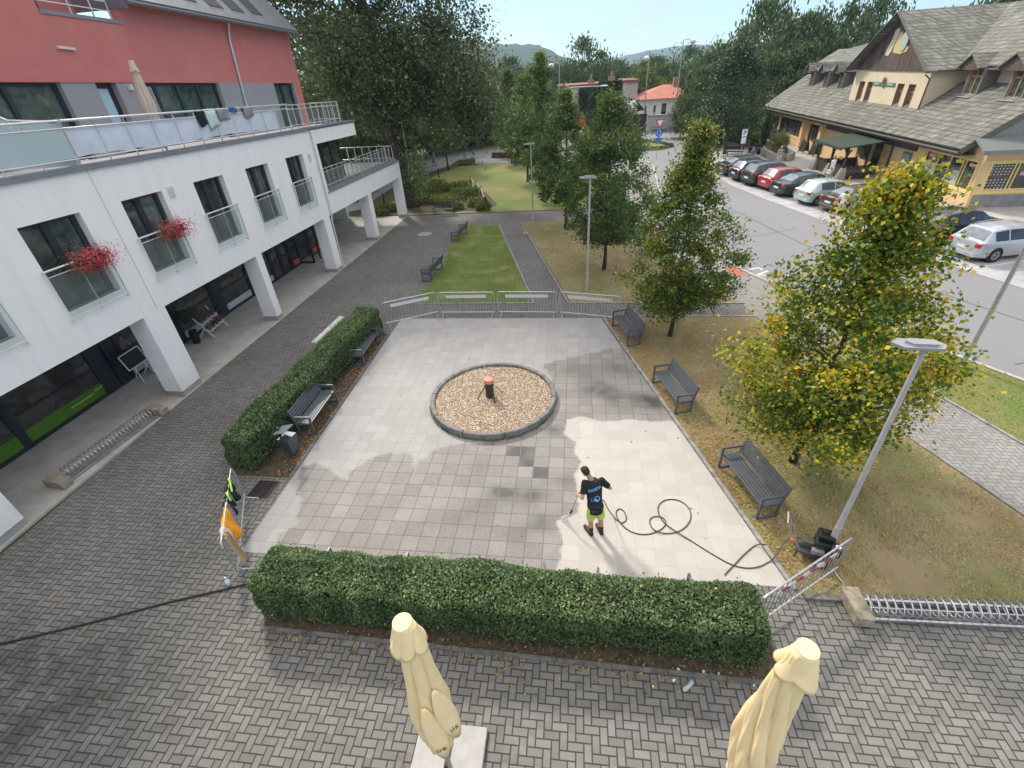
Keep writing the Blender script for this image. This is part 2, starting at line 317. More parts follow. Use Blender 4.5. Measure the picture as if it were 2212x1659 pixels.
def leafmat(name, stops, trans=.35):
    m = bpy.data.materials.new(name); m.use_nodes = True; t = m.node_tree; t.nodes.clear()
    o = nn(t, 'ShaderNodeOutputMaterial'); at = nn(t, 'ShaderNodeAttribute'); at.attribute_name = 'tint'; rp = nn(t, 'ShaderNodeValToRGB'); e = rp.color_ramp.elements
    while len(e) < len(stops): e.new(.5)
    for i, (p, c) in enumerate(stops): e[i].position = p; e[i].color = (*c, 1)
    t.links.new(at.outputs['Fac'], rp.inputs[0]); d = nn(t, 'ShaderNodeBsdfPrincipled'); d.inputs['Roughness'].default_value = .5; d.inputs['Specular IOR Level'].default_value = .25
    tr = nn(t, 'ShaderNodeBsdfTranslucent'); x = nn(t, 'ShaderNodeMixShader'); x.inputs[0].default_value = trans
    t.links.new(rp.outputs[0], d.inputs['Base Color']); hs = nn(t, 'ShaderNodeHueSaturation', Value=1.5, Saturation=1.1); t.links.new(rp.outputs[0], hs.inputs['Color']); t.links.new(hs.outputs[0], tr.inputs[0])
    t.links.new(d.outputs[0], x.inputs[1]); t.links.new(tr.outputs[0], x.inputs[2]); t.links.new(x.outputs[0], o.inputs[0]); MATS[name] = m; return m
M_LF_DARK = leafmat('dark_linden_leaf', [(0, (.045, .08, .028)), (.5, (.095, .15, .05)), (.9, (.17, .235, .08)), (1, (.36, .34, .07))])
M_LF_BIG = leafmat('old_linden_leaf', [(0, (.055, .075, .032)), (.5, (.10, .13, .055)), (.8, (.18, .20, .10)), (1, (.36, .35, .21))], .25)
M_LF_YEL = leafmat('turning_linden_leaf', [(0, (.04, .08, .016)), (.50, (.10, .165, .028)), (.62, (.21, .26, .035)), (.76, (.50, .42, .035)), (.94, (.66, .47, .04)), (1, (.55, .27, .04))], .3)
M_LF_MID = leafmat('half_turned_linden_leaf', [(0, (.045, .08, .02)), (.66, (.105, .165, .035)), (.83, (.21, .24, .045)), (.95, (.47, .38, .04)), (1, (.50, .30, .04))], .3)
M_LF_HEDGE = leafmat('privet_leaf', [(0, (.035, .065, .03)), (.45, (.085, .14, .055)), (.85, (.19, .265, .115)), (1, (.32, .39, .19))], .2)
M_LF_FAR = leafmat('far_tree_leaf', [(0, (.05, .08, .034)), (.7, (.09, .135, .052)), (1, (.16, .205, .08))], .2)
M_LF_FARY = leafmat('pale_tree_leaf', [(0, (.07, .10, .03)), (1, (.16, .19, .05))], .25)
M_LF_CON = leafmat('conifer_needle', [(0, (.028, .05, .024)), (1, (.075, .11, .048))], .1)
M_LF_SHR = leafmat('shrub_leaf', [(0, (.06, .09, .025)), (.7, (.14, .19, .045)), (1, (.27, .24, .06))], .25)
M_FLOWER = leafmat('geranium_petal', [(0, (.10, .14, .04)), (.33, (.14, .17, .05)), (.36, (.60, .05, .10)), (1, (.75, .12, .20))], .2)
M_LITTER = leafmat('fallen_leaf', [(0, (.20, .10, .04)), (.5, (.36, .19, .07)), (1, (.50, .34, .10))], .1)
M_BLADE = leafmat('grass_blade', [(0, (.17, .25, .06)), (.5, (.28, .35, .10)), (1, (.46, .42, .18))], .2)
M_BLADEY = leafmat('dry_grass_blade', [(0, (.27, .28, .11)), (.4, (.46, .38, .2)), (1, (.62, .52, .31))], .2)
M_PEB = leafmat('pebble', [(0, (.17, .12, .08)), (.35, (.38, .29, .20)), (.7, (.56, .45, .33)), (1, (.74, .68, .58))], 0)
M_BARK = mk('linden_bark', (.075, .06, .048), .9, nz=(8, .35), bump=(22, 1.0))
# ------------------------------------------------------------------ ground
rng = np.random.default_rng(7)
def struct(name, mb, m, **k): return tag(mb.build(name, m, **k), kind='structure')
g = MB(); g.sheet([(-2500, -260), (2900, -260), (2900, 3500), (-2500, 3500)], -.06); struct('ground', g, M_GROUND)
g = MB(); g.sheet([(-12.3, -26), (16, -26), (14.0, -8), (12.5, -4.3), (10.0, 3.0), (8.8, 5), (7, 14), (7.4, 19), (4, 18), (-12.2, 17.55), (-12.2, -12), (-12.6, -26)], 0); struct('paving', g, M_PAVE)
g = MB(); g.sheet([(3.9, 15), (4.2, 9), (6.0, 4.2), (8.0, 1.5), (8.2, .15), (2.5, .15), (2.5, -.2), (8.3, -.1), (9.0, -4.8), (9.9, -7.5), (11.6, -12.2), (16, -14), (14.3, -11), (12.5, -7.2), (11.95, -5.6), (11.5, -4.3), (9.6, 4.1), (8.7, 5.9), (7.1, 14), (7.8, 25), (8.6, 34), (7.4, 41.2), (-13, 42.6), (-12, 39.6), (-1.2, 38), (3.2, 37.6), (4.8, 30), (3.9, 18)], .004); struct('sidewalk', g, M_PAVEL)
g = MB()
g.sheet([(26, -14), (19.14, 3.56), (18.34, 5.58), (16.16, 12.61), (14.38, 19.2), (13.31, 24.06), (12.9, 30), (13.2, 36), (16, 41.5), (40, 42), (60, 60), (40, 61.5), (12, 60.5), (-8, 66.5), (-34, 70), (-60, 75), (-60, 62), (-26, 47), (-20, 44), (-13, 42.6), (7.4, 41.2), (8.6, 34), (7.8, 25), (7.1, 14), (8.85, 5.8), (9.55, 4.3), (10.15, 3.4), (13.5, -2.6), (14.6, -4.25), (18, -7.5), (22, -14)], -.012); struct('road', g, M_ASPH)
g = MB(); g.sheet([(-18, 18), (-16.2, 20), (-16.2, 29), (-13.2, 39.3), (-13, 42.6), (-20, 44.6), (-27, 48), (-40, 38), (-24, 18)], -.008); struct('side_street', g, M_ASPH)
g = MB(); g.sheet([(26, -14), (32, -14), (26, 4), (22, 12.5), (19.5, 24), (18.4, 29.5), (14, 31.5), (12.9, 30), (13.31, 24.06), (14.38, 19.2), (16.16, 12.61), (18.34, 5.58), (19.14, 3.56)], -.004); struct('parking_bay', g, mk('pale_parking_paver', (.40, .40, .42), .85, nz=(1.2, .2), bump=(50, .5)))
g = MB(); g.sheet([(32, -14), (60, -14), (60, 15.2), (40, 50), (30, 60), (20, 49), (13.3, 36), (13, 31.8), (18.4, 29.5), (19.5, 24), (22, 12.5), (26, 4)], 0); struct('promenade', g, mk('beige_promenade_paver', (.42, .40, .375), .85, nz=(1.0, .15), bump=(50, .4)))
g = MB(); g.sheet([(9.5, 62.4), (20, 61.6), (40, 62), (40, 66), (8, 67.5), (-8, 67)], .0); struct('far_pavement', g, M_CONC)
mk_line = mk('road_marking_paint', (.72, .72, .70), .7, nz=(20, .2), bump=None)
def strip(path, wd, z, mb):
    for a, b in zip(path, path[1:]):
        d = Vector((b[0]-a[0], b[1]-a[1])); n = Vector((-d.y, d.x)).normalized()*wd/2
        mb.quad((a[0]+n.x, a[1]+n.y, z), (a[0]-n.x, a[1]-n.y, z), (b[0]-n.x, b[1]-n.y, z), (b[0]+n.x, b[1]+n.y, z))
PL_ = [(24.5, -10.5), (19.14, 3.56), (18.34, 5.58), (16.16, 12.61), (14.38, 19.2), (13.31, 24.06), (12.9, 30)]
g = MB()
for k in range(14):           # bay dividers
    t = k*2.55-3; p = None
    y = 3.0+t; x = np.interp(y, [3.56, 5.58, 12.61, 19.2, 24.06, 30], [19.14, 18.34, 16.16, 14.38, 13.31, 12.9])
    strip([(x+.2, y), (x+4.6, y+1.4)], .09, .001, g)
strip([(9.6, 4.75), (10.2, 5.2)], .1, -.006, g); strip([(9.35, 4.7), (10.3, 4.62)], .1, -.006, g); strip([(9.4, 5.4), (9.9, 5.65), (10.0, 5.35)], .09, -.006, g)
struct('road_marking', g, mk_line)
g = MB(); strip([(22, -9), (16.5, 1.5), (13.2, 9), (11.2, 18), (10.4, 28), (10.6, 38)], .05, -.0075, g); strip([(13.9, 12), (11.8, 10.9), (9.9, 10.4)], .04, -.007, g); strip([(18.5, -1), (17.2, -2.6), (15, -3.3)], .04, -.007, g); struct('tar_seam', g, mk('tar_seam', (.07, .07, .072), .6))
g = MB(); g.quad((8.5, 4.5, .009), (9.1, 4.68, .009), (8.8, 5.85, .009), (8.3, 5.7, .009)); struct('tactile_paving', g, mk('red_tactile_paver', (.42, .13, .09), .8))
def kerb(name, path, wd, z0, z1, m=M_CURB, close=False):
    mb = MB(); P = path+[path[0]] if close else path
    for k, (a, b) in enumerate(zip(P, P[1:])):
        d = Vector((b[0]-a[0], b[1]-a[1])); L_ = d.length; d /= L_; n = max(1, round(L_/1.0)); q = .006
        for i in range(n):
            t0 = L_*i/n+q; t1 = L_*(i+1)/n-q; j = (hash((i, k)) % 5)*.0012
            p0 = (a[0]+d.x*t0, a[1]+d.y*t0, (z0+z1)/2+j); p1 = (a[0]+d.x*t1, a[1]+d.y*t1, (z0+z1)/2+j); mb.bar(p0, p1, wd, z1-z0)
    return struct(name, mb, m)
kerb('road_kerb', [(22, -14.3), (18, -7.6), (14.57, -4.33), (13.48, -2.65), (10.12, 3.35), (9.5, 4.3), (8.83, 5.8), (7.08, 14), (7.75, 25), (8.5, 34), (7.4, 41.1)], .14, -.05, .05, mk('pale_kerb_stone', (.42, .40, .36), .8, nz=(5, .2)))
kerb('bay_kerb', PL_, .14, -.05, .012, MATS['pale_kerb_stone'])
kerb('bay_kerb', [(26, 4), (22, 12.5), (19.5, 24), (18.4, 29.5), (13, 31.8)], .14, -.05, .07, MATS['pale_kerb_stone'])
# ---- plaza of square tiles, its washed and still dirty areas
def GD(l): return [G(*p)[:2] for p in l]
x0, x1, y0, y1, st = -6.42, 5.32, -11.9, .1, .03
nx = int((x1-x0)/st)+1; ny = int((y1-y0)/st)+1
XX, YY = np.meshgrid(np.linspace(x0, x1, nx), np.linspace(y0, y1, ny))
lim = 2.11+(YY-.1)*(5.30-2.11)/(-11.95-.1)
XS = np.minimum(XX, lim)
def vnoise(x, y, sc, seed):
    r = np.random.default_rng(seed); T = r.random((64, 64)); a = x*sc+17.3; b = y*sc+9.1
    i = np.floor(a).astype(int); j = np.floor(b).astype(int); f = a-i; h = b-j; f = f*f*(3-2*f); h = h*h*(3-2*h)
    q = lambda ii, jj: T[ii % 64, jj % 64]
    return (q(i, j)*(1-f)+q(i+1, j)*f)*(1-h)+(q(i, j+1)*(1-f)+q(i+1, j+1)*f)*h
wx = (vnoise(XS, YY, 2.1, 1)-.5)*.34+(vnoise(XS, YY, 6, 2)-.5)*.16; wy = (vnoise(XS, YY, 2.1, 3)-.5)*.34+(vnoise(XS, YY, 6, 4)-.5)*.16
WASH = GD([(1222, 907), (1260, 900), (1300, 908), (1370, 906), (1451, 912), (1520, 912), (1760, 1300), (1200, 1300), (1210, 1209), (1211, 1179), (1208, 1124), (1247, 1113), (1249, 1088), (1243, 1060), (1243, 1019), (1250, 994), (1237, 977), (1241, 954), (1215, 940)])
DIRT = GD([(649, 1012), (678, 1004), (709, 1016), (745, 1042), (743, 1024), (772, 1008), (805, 991), (844, 980), (888, 983), (896, 994), (890, 1032), (910, 992), (943, 975), (965, 966), (1010, 960), (1085, 955), (1180, 920), (1200, 870), (1192, 815), (1174, 787), (1240, 772), (1340, 750), (1420, 742), (1800, 1330), (560, 1260), (600, 1190), (600, 1150), (628, 1141), (648, 1132), (640, 1115), (652, 1085), (640, 1060), (645, 1050), (636, 1035)])
wash = inpoly(XS+wx*.42, YY+wy*.42, WASH).astype(float); dirt = inpoly(XS+wx*.6, YY+wy*.6, DIRT).astype(float)
def soft(a, n=1):
    for _ in range(n): a = (a+np.roll(a, 1, 0)+np.roll(a, -1, 0)+np.roll(a, 1, 1)+np.roll(a, -1, 1))/5
    return a
dirt = soft(dirt, 2); damp = np.zeros_like(XS)
for (u, v, r, s) in [(1085, 1065, .55, .8), (1150, 1075, .45, .7), (1050, 1100, .5, .5), (1290, 840, .7, .75), (1410, 868, .6, .9), (1340, 862, .7, .5), (1240, 800, .8, .35), (1330, 800, .9, .4), (1180, 1130, .5, .5), (935, 1120, .45, .45), (1000, 1120, .35, .55), (1040, 1010, .4, .35), (860, 1090, .4, .3), (1190, 930, .45, .5), (1120, 1150, .5, .4), (1215, 1040, .4, .45), (1420, 790, .6, .45), (1060, 950, .25, .2)]:
    c = G(u, v); damp += s*np.exp(-(((XS-c[0])/r)**2+((YY-c[1])/(r*.8))**2+(wx*3)**2)*1.6)
ti = np.floor(XS/.4); tj = np.floor(YY/.4)
for (u, v) in [(1139, 977), (1137, 998), (1165, 1020), (1112, 975)]:
    c = G(u, v); damp = np.where((ti == math.floor(c[0]/.4)) & (tj == math.floor(c[1]/.4)), damp*.3+.75, damp)
damp = np.clip(damp*1.35*(.55+.8*vnoise(XS, YY, 3, 9)), 0, 1)*(1-wash)*dirt
PG = (-1.5, -5.83); ring = ((XS-PG[0])**2+(YY-PG[1])**2) < 1.8**2
V = np.stack([XS, YY, np.full_like(XS, .006)+.004*(vnoise(XS, YY, .5, 5)-.5)], -1).reshape(-1, 3)
idx = np.arange(nx*ny).reshape(ny, nx); q = np.stack([idx[:-1, :-1], idx[:-1, 1:], idx[1:, 1:], idx[1:, :-1]], -1).reshape(-1, 4)
area = (XS[:-1, 1:]-XS[:-1, :-1]).ravel() > 1e-4
tag(np_mesh('plaza_paving', V, q[area], M_TILE, attrs={'wash': ('POINT', soft(wash, 1).ravel()), 'damp': ('POINT', damp.ravel()), 'pale': ('POINT', (1-dirt).ravel())}), kind='structure')
kerb('plaza_kerb', [(2.2, .12), (5.36, -11.95)], .09, -.03, .035)
kerb('plaza_kerb', [(-6.5, -1.3), (-6.46, -9.55)], .08, -.03, .04, M_CURBD)
# ---- lawns and beds
LAWN1 = [(-.84, 1.66), (-4.14, 14.25), (-6.7, 14.5), (-6.62, 12.4), (-6.45, 10.0), (-6.2, 6.6), (-6.15, 4.9), (-6.35, 1.72)]
LAWN2 = [(.85, 1.63), (8.0, 1.55), (5.9, 4.4), (4.2, 9.1), (3.9, 14.85), (-2.6, 14.9)]
LAWN3 = [(2.24, .08), (8.16, .12), (8.3, -.7), (8.65, -2.6), (9.05, -4.87), (9.9, -7.42), (10.9, -10.2), (11.6, -12.0), (5.44, -12.03)]
LAWN4 = [(9.7, 4.0), (10.05, 3.3), (13.4, -2.7), (14.5, -4.4), (17.9, -7.7), (21.9, -14.3), (17, -15), (14.35, -11), (12.55, -7.3), (12.0, -5.7), (11.5, -4.33)]
LAWN5 = [(-11.2, 17.72), (.1, 17.95), (3.6, 18.1), (4.7, 30), (3.0, 37.5), (-1.2, 37.9), (-7.4, 39.4), (-11.9, 38.2), (-13.2, 34), (-13.8, 28.8), (-14.2, 22.5), (-14.9, 19.4), (-15.6, 17.8)]
for nm, P, m, z in (('lawn', LAWN1, M_GRASS, .03), ('lawn', LAWN2, M_GRASSB, .03), ('lawn', LAWN3, M_GRASSB, .03), ('lawn', LAWN4, M_GRASSN, .03), ('lawn', LAWN5, M_GRASSN, .03)):
    mb = MB(); mb.prism(P, -.03, z); struct(nm, mb, m)
g = MB(); g.prism([(-8.3, -9.55), (-6.52, -9.55), (-6.55, -1.3), (-7.6, -1.2)], -.02, .015); g.prism([(-4.95, -13.5), (4.6, -13.7), (4.6, -12.25), (-4.95, -12.0)], -.02, .012); struct('hedge_bed', g, M_EARTH)
g = MB(); g.prism([(-14.6, 17.75), (-12.2, 17.7), (-11.4, 18.2), (-5.6, 18.3), (-5.0, 20), (-6.6, 24.5), (-8.2, 26), (-12.6, 27), (-14, 22)], .0, .036); struct('flower_bed', g, M_EARTH)
kerb('lawn_kerb', [(-6.3, 1.6), (-.76, 1.58), (-4.1, 14.33)], .08, -.03, .045)
kerb('lawn_kerb', [(-2.7, 15.0), (.76, 1.55), (8.1, 1.47)], .08, -.03, .045)
kerb('lawn_kerb', [(2.2, .16), (8.2, .2), (8.38, -.8), (8.74, -2.6), (9.13, -4.87), (9.98, -7.4), (11, -10.2)], .08, -.03, .045)
kerb('lawn_kerb', [(5.45, -12.1), (12, -12.06)], .12, -.03, .075, M_CURBD)
kerb('lawn_kerb', [(9.62, 4.05), (11.42, -4.33), (11.92, -5.7), (12.47, -7.3), (14.3, -11)], .08, -.03, .045)
kerb('bed_kerb', [(-11.1, 17.6), (3.6, 17.9)], .08, -.03, .04, M_CURBD)
kerb('bed_kerb', [(-4.95, -13.55), (4.6, -13.75)], .08, -.03, .03, M_CURBD)
# ---- roundabout
def circ(c, rx, ry, n=40, a0=0): return [(c[0]+rx*math.cos(2*PI*i/n+a0), c[1]+ry*math.sin(2*PI*i/n+a0)) for i in range(n)]
RB = (-10.0, 57.5)
g = MB(); g.prism(circ(RB, 8.0, 5.6), -.05, .06); struct('roundabout_apron', g, M_CURB)
g = MB(); vs = []
for k, (r, z) in enumerate(((1, .06), (.97, .3), (.8, .55), (.4, .8), (.02, .9))): vs += [(RB[0]+7.2*r*math.cos(2*PI*i/40), RB[1]+4.8*r*math.sin(2*PI*i/40), z) for i in range(40)]
g.add(vs, [(a*40+i, a*40+(i+1) % 40, a*40+40+(i+1) % 40, a*40+40+i) for a in range(4) for i in range(40)]); struct('roundabout_mound', g, M_GRASSN, smooth=True)
for c, rx, ry in (((9.6, 47.2), 2.6, 3.8), ((18.5, 52), 5.5, 1.6)):
    g = MB(); g.prism(circ(c, rx, ry, 28), -.05, .08); struct('traffic_island', g, M_GRASSN)
g = MB(); g.prism([(-7.5, 41.2), (-1, 40.9), (4, 40.6), (4, 41.9), (-7.5, 42.6)], -.05, .03); struct('verge', g, M_GRASSN)
# ---- blades, litter
def blades(name, P, n, m, hgt, z=.03, dens=None, seed=1):
    r = np.random.default_rng(seed); xs = [p[0] for p in P]; ys = [p[1] for p in P]; A = np.zeros((0, 2))
    while len(A) < n:
        c = r.random((n*2, 2))*[max(xs)-min(xs), max(ys)-min(ys)]+[min(xs), min(ys)]; c = c[inpoly(c[:, 0], c[:, 1], P)]
        c = c[vnoise(c[:, 0], c[:, 1], 1.6, seed) + .35*r.random(len(c)) > .45]; A = np.vstack([A, c])
    A = A[:n]; a = r.random(n)*2*PI; h = hgt*(.4+r.random(n)); ln = (r.random((n, 2))-.5)*hgt*1.6; w_ = .006+.008*r.random(n)
    dx = np.cos(a)*w_; dy = np.sin(a)*w_; Z = np.full(n, z)
    V = np.stack([np.stack([A[:, 0]-dx, A[:, 1]-dy, Z], -1), np.stack([A[:, 0]+dx, A[:, 1]+dy, Z], -1), np.stack([A[:, 0]+ln[:, 0], A[:, 1]+ln[:, 1], Z+h], -1)], 1).reshape(-1, 3)
    tn = np.clip(.25+.5*vnoise(A[:, 0], A[:, 1], .9, seed+3)+.35*(r.random(n)-.5), 0, 1)
    return tag(np_mesh(name, V, np.arange(3*n).reshape(-1, 3), m, attrs={'tint': ('FACE', tn)}), kind='stuff')
tag(blades('grass', LAWN1, 42000, M_BLADE, .055, seed=11), 'short fresh green grass on the trapezoid lawn behind the barriers', 'grass')
tag(blades('grass', LAWN3, 60000, M_BLADEY, .045, seed=12), 'parched brownish grass on the lawn under the yellowing tree', 'grass')
tag(blades('grass', LAWN2, 30000, M_BLADEY, .05, seed=13), 'patchy dry grass around the lamp beyond the barriers', 'grass')
tag(blades('grass', [p for p in LAWN4[:7]]+LAWN4[8:], 20000, M_BLADE, .05, seed=14), 'green grass verge between the road and the light path', 'grass')
def litter(name, n, fn, size, m, z, seed, lab, tlo=0, thi=1):
    r = np.random.default_rng(seed); A = fn(r, n); n = len(A); a = r.random(n)*2*PI; s = size*(.5+r.random(n)); V = []
    for k, (du, dv) in enumerate(((1, 0), (0, .62), (-1, 0), (0, -.62))):
        V.append(np.stack([A[:, 0]+s*(du*np.cos(a)-dv*np.sin(a)), A[:, 1]+s*(du*np.sin(a)+dv*np.cos(a)), z+r.random(n)*.022], -1))
    V = np.stack(V, 1).reshape(-1, 3)
    return tag(np_mesh(name, V, np.arange(4*n).reshape(-1, 4), m, attrs={'tint': ('FACE', tlo+(thi-tlo)*r.random(n))}), lab, 'leaf litter', kind='stuff')
def near(cs, sg):
    def f(r, n):
        A = np.vstack([np.asarray(c)+r.normal(0, sg, (n//len(cs), 2)) for c in cs]); return A[(A[:, 0] > 2.3-(A[:, 1]-.1)*.265) | (r.random(len(A)) < .012) | (A[:, 1] > .3)]
    return f
litter('fallen_leaves', 2300, lambda r, n: (lambda t, o: np.stack([2.3+t*3.1+o, .0-t*11.9], -1))(r.random(n), np.abs(r.normal(0, .6, n))), .026, M_LITTER, .04, 21, 'brown fallen leaves along the right edge of the plaza')
litter('fallen_leaves', 1700, near([(4.6, -1.5), (6.6, -8.4), (5.2, -5.2), (7.5, -6.6)], 1.5), .032, M_LITTER, .04, 22, 'brown fallen leaves around the two nearest tree trunks')
litter('fallen_leaves', 650, lambda r, n: np.stack([-6.95+r.random(n)*.5, -9.5+r.random(n)*8.2], -1), .028, M_LITTER, .02, 23, 'brown fallen leaves under the benches beside the left hedge')
litter('fallen_leaves', 500, lambda r, n: np.stack([-4.9+r.random(n)*9.4, -13.45-np.abs(r.normal(0, .35, n))], -1), .022, M_LITTER, .006, 24, 'sparse dead leaves in front of the long near hedge')
litter('fallen_leaves', 160, lambda r, n: np.stack([-12+r.random(n)*17, -16+r.random(n)*20], -1), .03, M_LITTER, .006, 25, 'few scattered leaves on the grey brick paving')
litter('fallen_leaves', 900, near([(2.5, 5.6), (1.2, 13.5), (3.2, 10)], 1.3), .035, M_LITTER, .04, 26, 'brown leaves under the row of dark trees')
# ------------------------------------------------------------------ white building on the left (local: x out of the facade, y along it)
BA = -math.atan(.0336)
def warp(p): return (p[0], p[1], p[2]*(1-.0036*p[1]))
def WB(): return MB(warp)
B1 = thing('apartment_building', 'long white rendered building with arcade, red upper storey and metal roof', 'building', (-12.024, 0, 0), BA)
def punched(mb, x0, x1, y0, y1, z0, z1, holes, m=0):   # wall with openings (ya,yb,za,zb), all with the same za,zb inside one band
    holes = sorted(holes); za, zb = holes[0][2], holes[0][3]
    if za > z0: mb.box(x0, x1, y0, y1, z0, za, m)
    if zb < z1: mb.box(x0, x1, y0, y1, zb, z1, m)
    c = y0
    for h in holes:
        if h[0] > c: mb.box(x0, x1, c, h[0], za, zb, m)
        c = h[1]
    if c < y1: mb.box(x0, x1, c, y1, za, zb, m)
WINS = [(-10.95, -9.25), (-7.87, -6.2), (-4.87, -3.3), (-1.87, -.32), (1.05, 2.58), (3.97, 5.45)]
w_ = WB(); punched(w_, -.36, 0, -19, 6.5, 2.94, 7.0, [(a, b, 3.95, 6.09) for a, b in WINS])
w_.box(-.36, 0, 6.5, 6.98, 2.94, 7.0); w_.box(-.36, 0, 6.98, 17.55, 2.94, 4.0); w_.box(-.9, 0, 6.98, 11.7, 6.36, 7.0); w_.box(-3.4, -.9, 6.98, 11.7, 6.36, 7.0)
w_.box(-14, -.36, 17.2, 17.55, 2.94, 4.0); w_.box(-3.4, -.36, 6.5, 6.75, 4.0, 7.0)
w_.box(-14, -.36, -19, 17.2, 2.94, 3.1)     # soffit slab
w_.box(-14, -.36, -19, 11.7, 6.8, 7.02)     # roof terrace slab
w_.build('wall', M_WHITE, B1)
WB().box(-14, -4.5, 11.4, 11.7, 3.1, 6.8).build('end_wall', M_WHITE, B1); WB().box(-14, -4.5, 16.9, 17.2, 0, 2.94).build('end_wall', M_WHITE, B1)
j = WB(); j.box(0, .004, -5.42, -5.40, 2.94, 7.0); j.box(0, .004, 6.48, 6.495, 2.94, 7.0); j.build('expansion_joint', mk('joint_grey', (.45, .45, .47), .8, nz=None, bump=None), B1)
# coping and band flashing
c = WB(); c.box(-.42, .07, -19, 6.55, 7.0, 7.05); c.box(-.34, -.02, -19, 6.55, 7.05, 7.12); c.box(-.4, .06, 6.55, 11.78, 7.05, 7.13); c.box(-3.3, -.4, 11.62, 11.78, 7.05, 7.13); c.build('coping', M_CAP, B1)
c = WB(); c.hexa([(-.42, 6.9, 4.0), (.05, 6.9, 4.0), (.05, 17.6, 4.0), (-.42, 17.6, 4.0), (-.42, 6.9, 4.24), (.05, 6.9, 4.03), (.05, 17.6, 4.03), (-.42, 17.6, 4.24)]); c.build('terrace_coping', M_CAP, B1)
# columns
for (a, b, d) in ((-12.35, -11.5, .66), (-6.0, -5.12, .68), (-.12, .28, .66), (5.8, 6.42, .64), (11.5, 12.02, .66), (17.12, 17.55, .6)):
    k = WB(); k.box(-d, -.002, a, b, .22, 2.94); o = k.build('column', M_WHITE, B1)
    k = WB(); k.box(-d+.015, -.015, a+.015, b-.015, 0, .22); k.build('column_base', mk('grey_plinth', (.33, .32, .31), .85), o)
k = WB(); k.box(-3.3, -2.75, 16.9, 17.4, .0, 2.94); k.build('column', M_WHITE, B1)
dp = WB(); dp.tube([(.045, 6.62, 7.0), (.045, 6.6, 2.9), (.04, 6.5, 2.7), (.04, 6.48, .05)], .035, 8)
dp.build('downpipe', mk('white_pipe', (.6, .6, .62), .4, nz=None, bump=None), B1)
for t, z in ((-2.94, 5.98), (6.0, 5.85)):
    v = WB(); v.box(0, .02, t-.14, t+.12, z-.17, z+.17); v.box(.02, .026, t-.1, t+.08, z-.13, z+.13)
    for q in range(5): v.box(.026, .038, t-.1, t+.08, z-.11+q*.055, z-.085+q*.055)
    v.build('vent_grille', mk('grille_white', (.62, .62, .63), .6, nz=None, bump=None), B1)
# french windows with glazed balconets
for i, (a, b) in enumerate(WINS):
    fr = WB(); X = -.30
    fr.box(X, X+.07, a, b, 3.95, 4.03); fr.box(X, X+.07, a, b, 6.0, 6.09)
    md = a+(b-a)*.47
    for y0, y1 in ((a, a+.09), (md-.1, md+.1), (b-.14, b)): fr.box(X+.002, X+.09, y0, y1, 4.0, 6.05)
    o = fr.build('window', M_FRAME, B1)
    pn = WB(); pn.box(X+.02, X+.035, a+.05, md-.08, 4.0, 6.05); pn.build('pane', M_GLASS, o); pn = WB(); pn.box(X+.021, X+.036, md+.08, b-.1, 4.0, 6.05); pn.build('pane', M_GLASSG if i < 3 else M_GLASS, o)
    s_ = WB(); s_.box(-.36, -.02, a, b, 3.9, 3.952); s_.build('sill', M_CAP, o)
    if i == 4:
        cu = WB()
        for q in range(8): cu.bar((X-.02, a+.1+q*.07, 4.1), (X-.02, a+.1+q*.07, 5.95), .05, .04)
        cu.build('curtain', mk('net_curtain', (.55, .57, .6), .9, nz=(5, .3), bump=None), o)
    bl = WB(); bl.tube([(.12, a-.12, 5.05), (.12, b+.12, 5.05)], .026, 10); bl.tube([(.12, a-.06, 4.90), (.12, b+.1, 4.90)], .014, 8); bl.tube([(.12, a-.1, 3.82), (.12, b+.1, 3.82)], .016, 8)
    for y in (a-.07, (a+b)/2, b+.07): bl.bar((.09, y, 3.68), (.09, y, 5.04), .012, .035)
    for y in (a-.07, b+.07): bl.bar((0, y, 5.0), (.12, y, 5.03), .03, .03)
    for y in (a-.07, (a+b)/2, b+.07): bl.bar((0, y, 3.72), (.12, y, 3.8), .025, .04)
    bo = bl.build('balconet', M_STEEL, B1); gl = WB(); gl.box(.10, .108, a-.05, b+.05, 3.84, 4.88); gl.build('glass_panel', M_CLEAR, bo)
# terrace rooms over the arcade end
fr = WB()
for y in (7.15, 8.3, 9.5, 10.6, 11.62): fr.box(-1.32, -1.2, y-.07, y+.07, 4.1, 6.36)
fr.box(-1.31, -1.21, 7.0, 11.66, 6.2, 6.36); fr.box(-4.5, -1.32, 11.5, 11.66, 6.25, 6.35); fr.box(-2.7, -2.6, 11.5, 11.66, 4.1, 6.25); fr.box(-4.5, -1.2, 11.5, 11.66, 4.1, 4.2)
o = fr.build('terrace_glazing', M_FRAME, B1); pn = WB(); pn.box(-1.27, -1.25, 7.0, 11.6, 4.1, 6.3); pn.box(-4.5, -1.3, 11.57, 11.59, 4.1, 6.3); pn.build('pane', glass('tree_reflecting_glass', (.075, .075, .05)), o)
fl = WB(); fl.box(-14, -.36, 11.4, 17.2, 3.95, 4.05); fl.box(-1.25, -.36, 6.98, 11.4, 3.95, 4.05); fl.build('terrace_floor', M_CONC, B1)
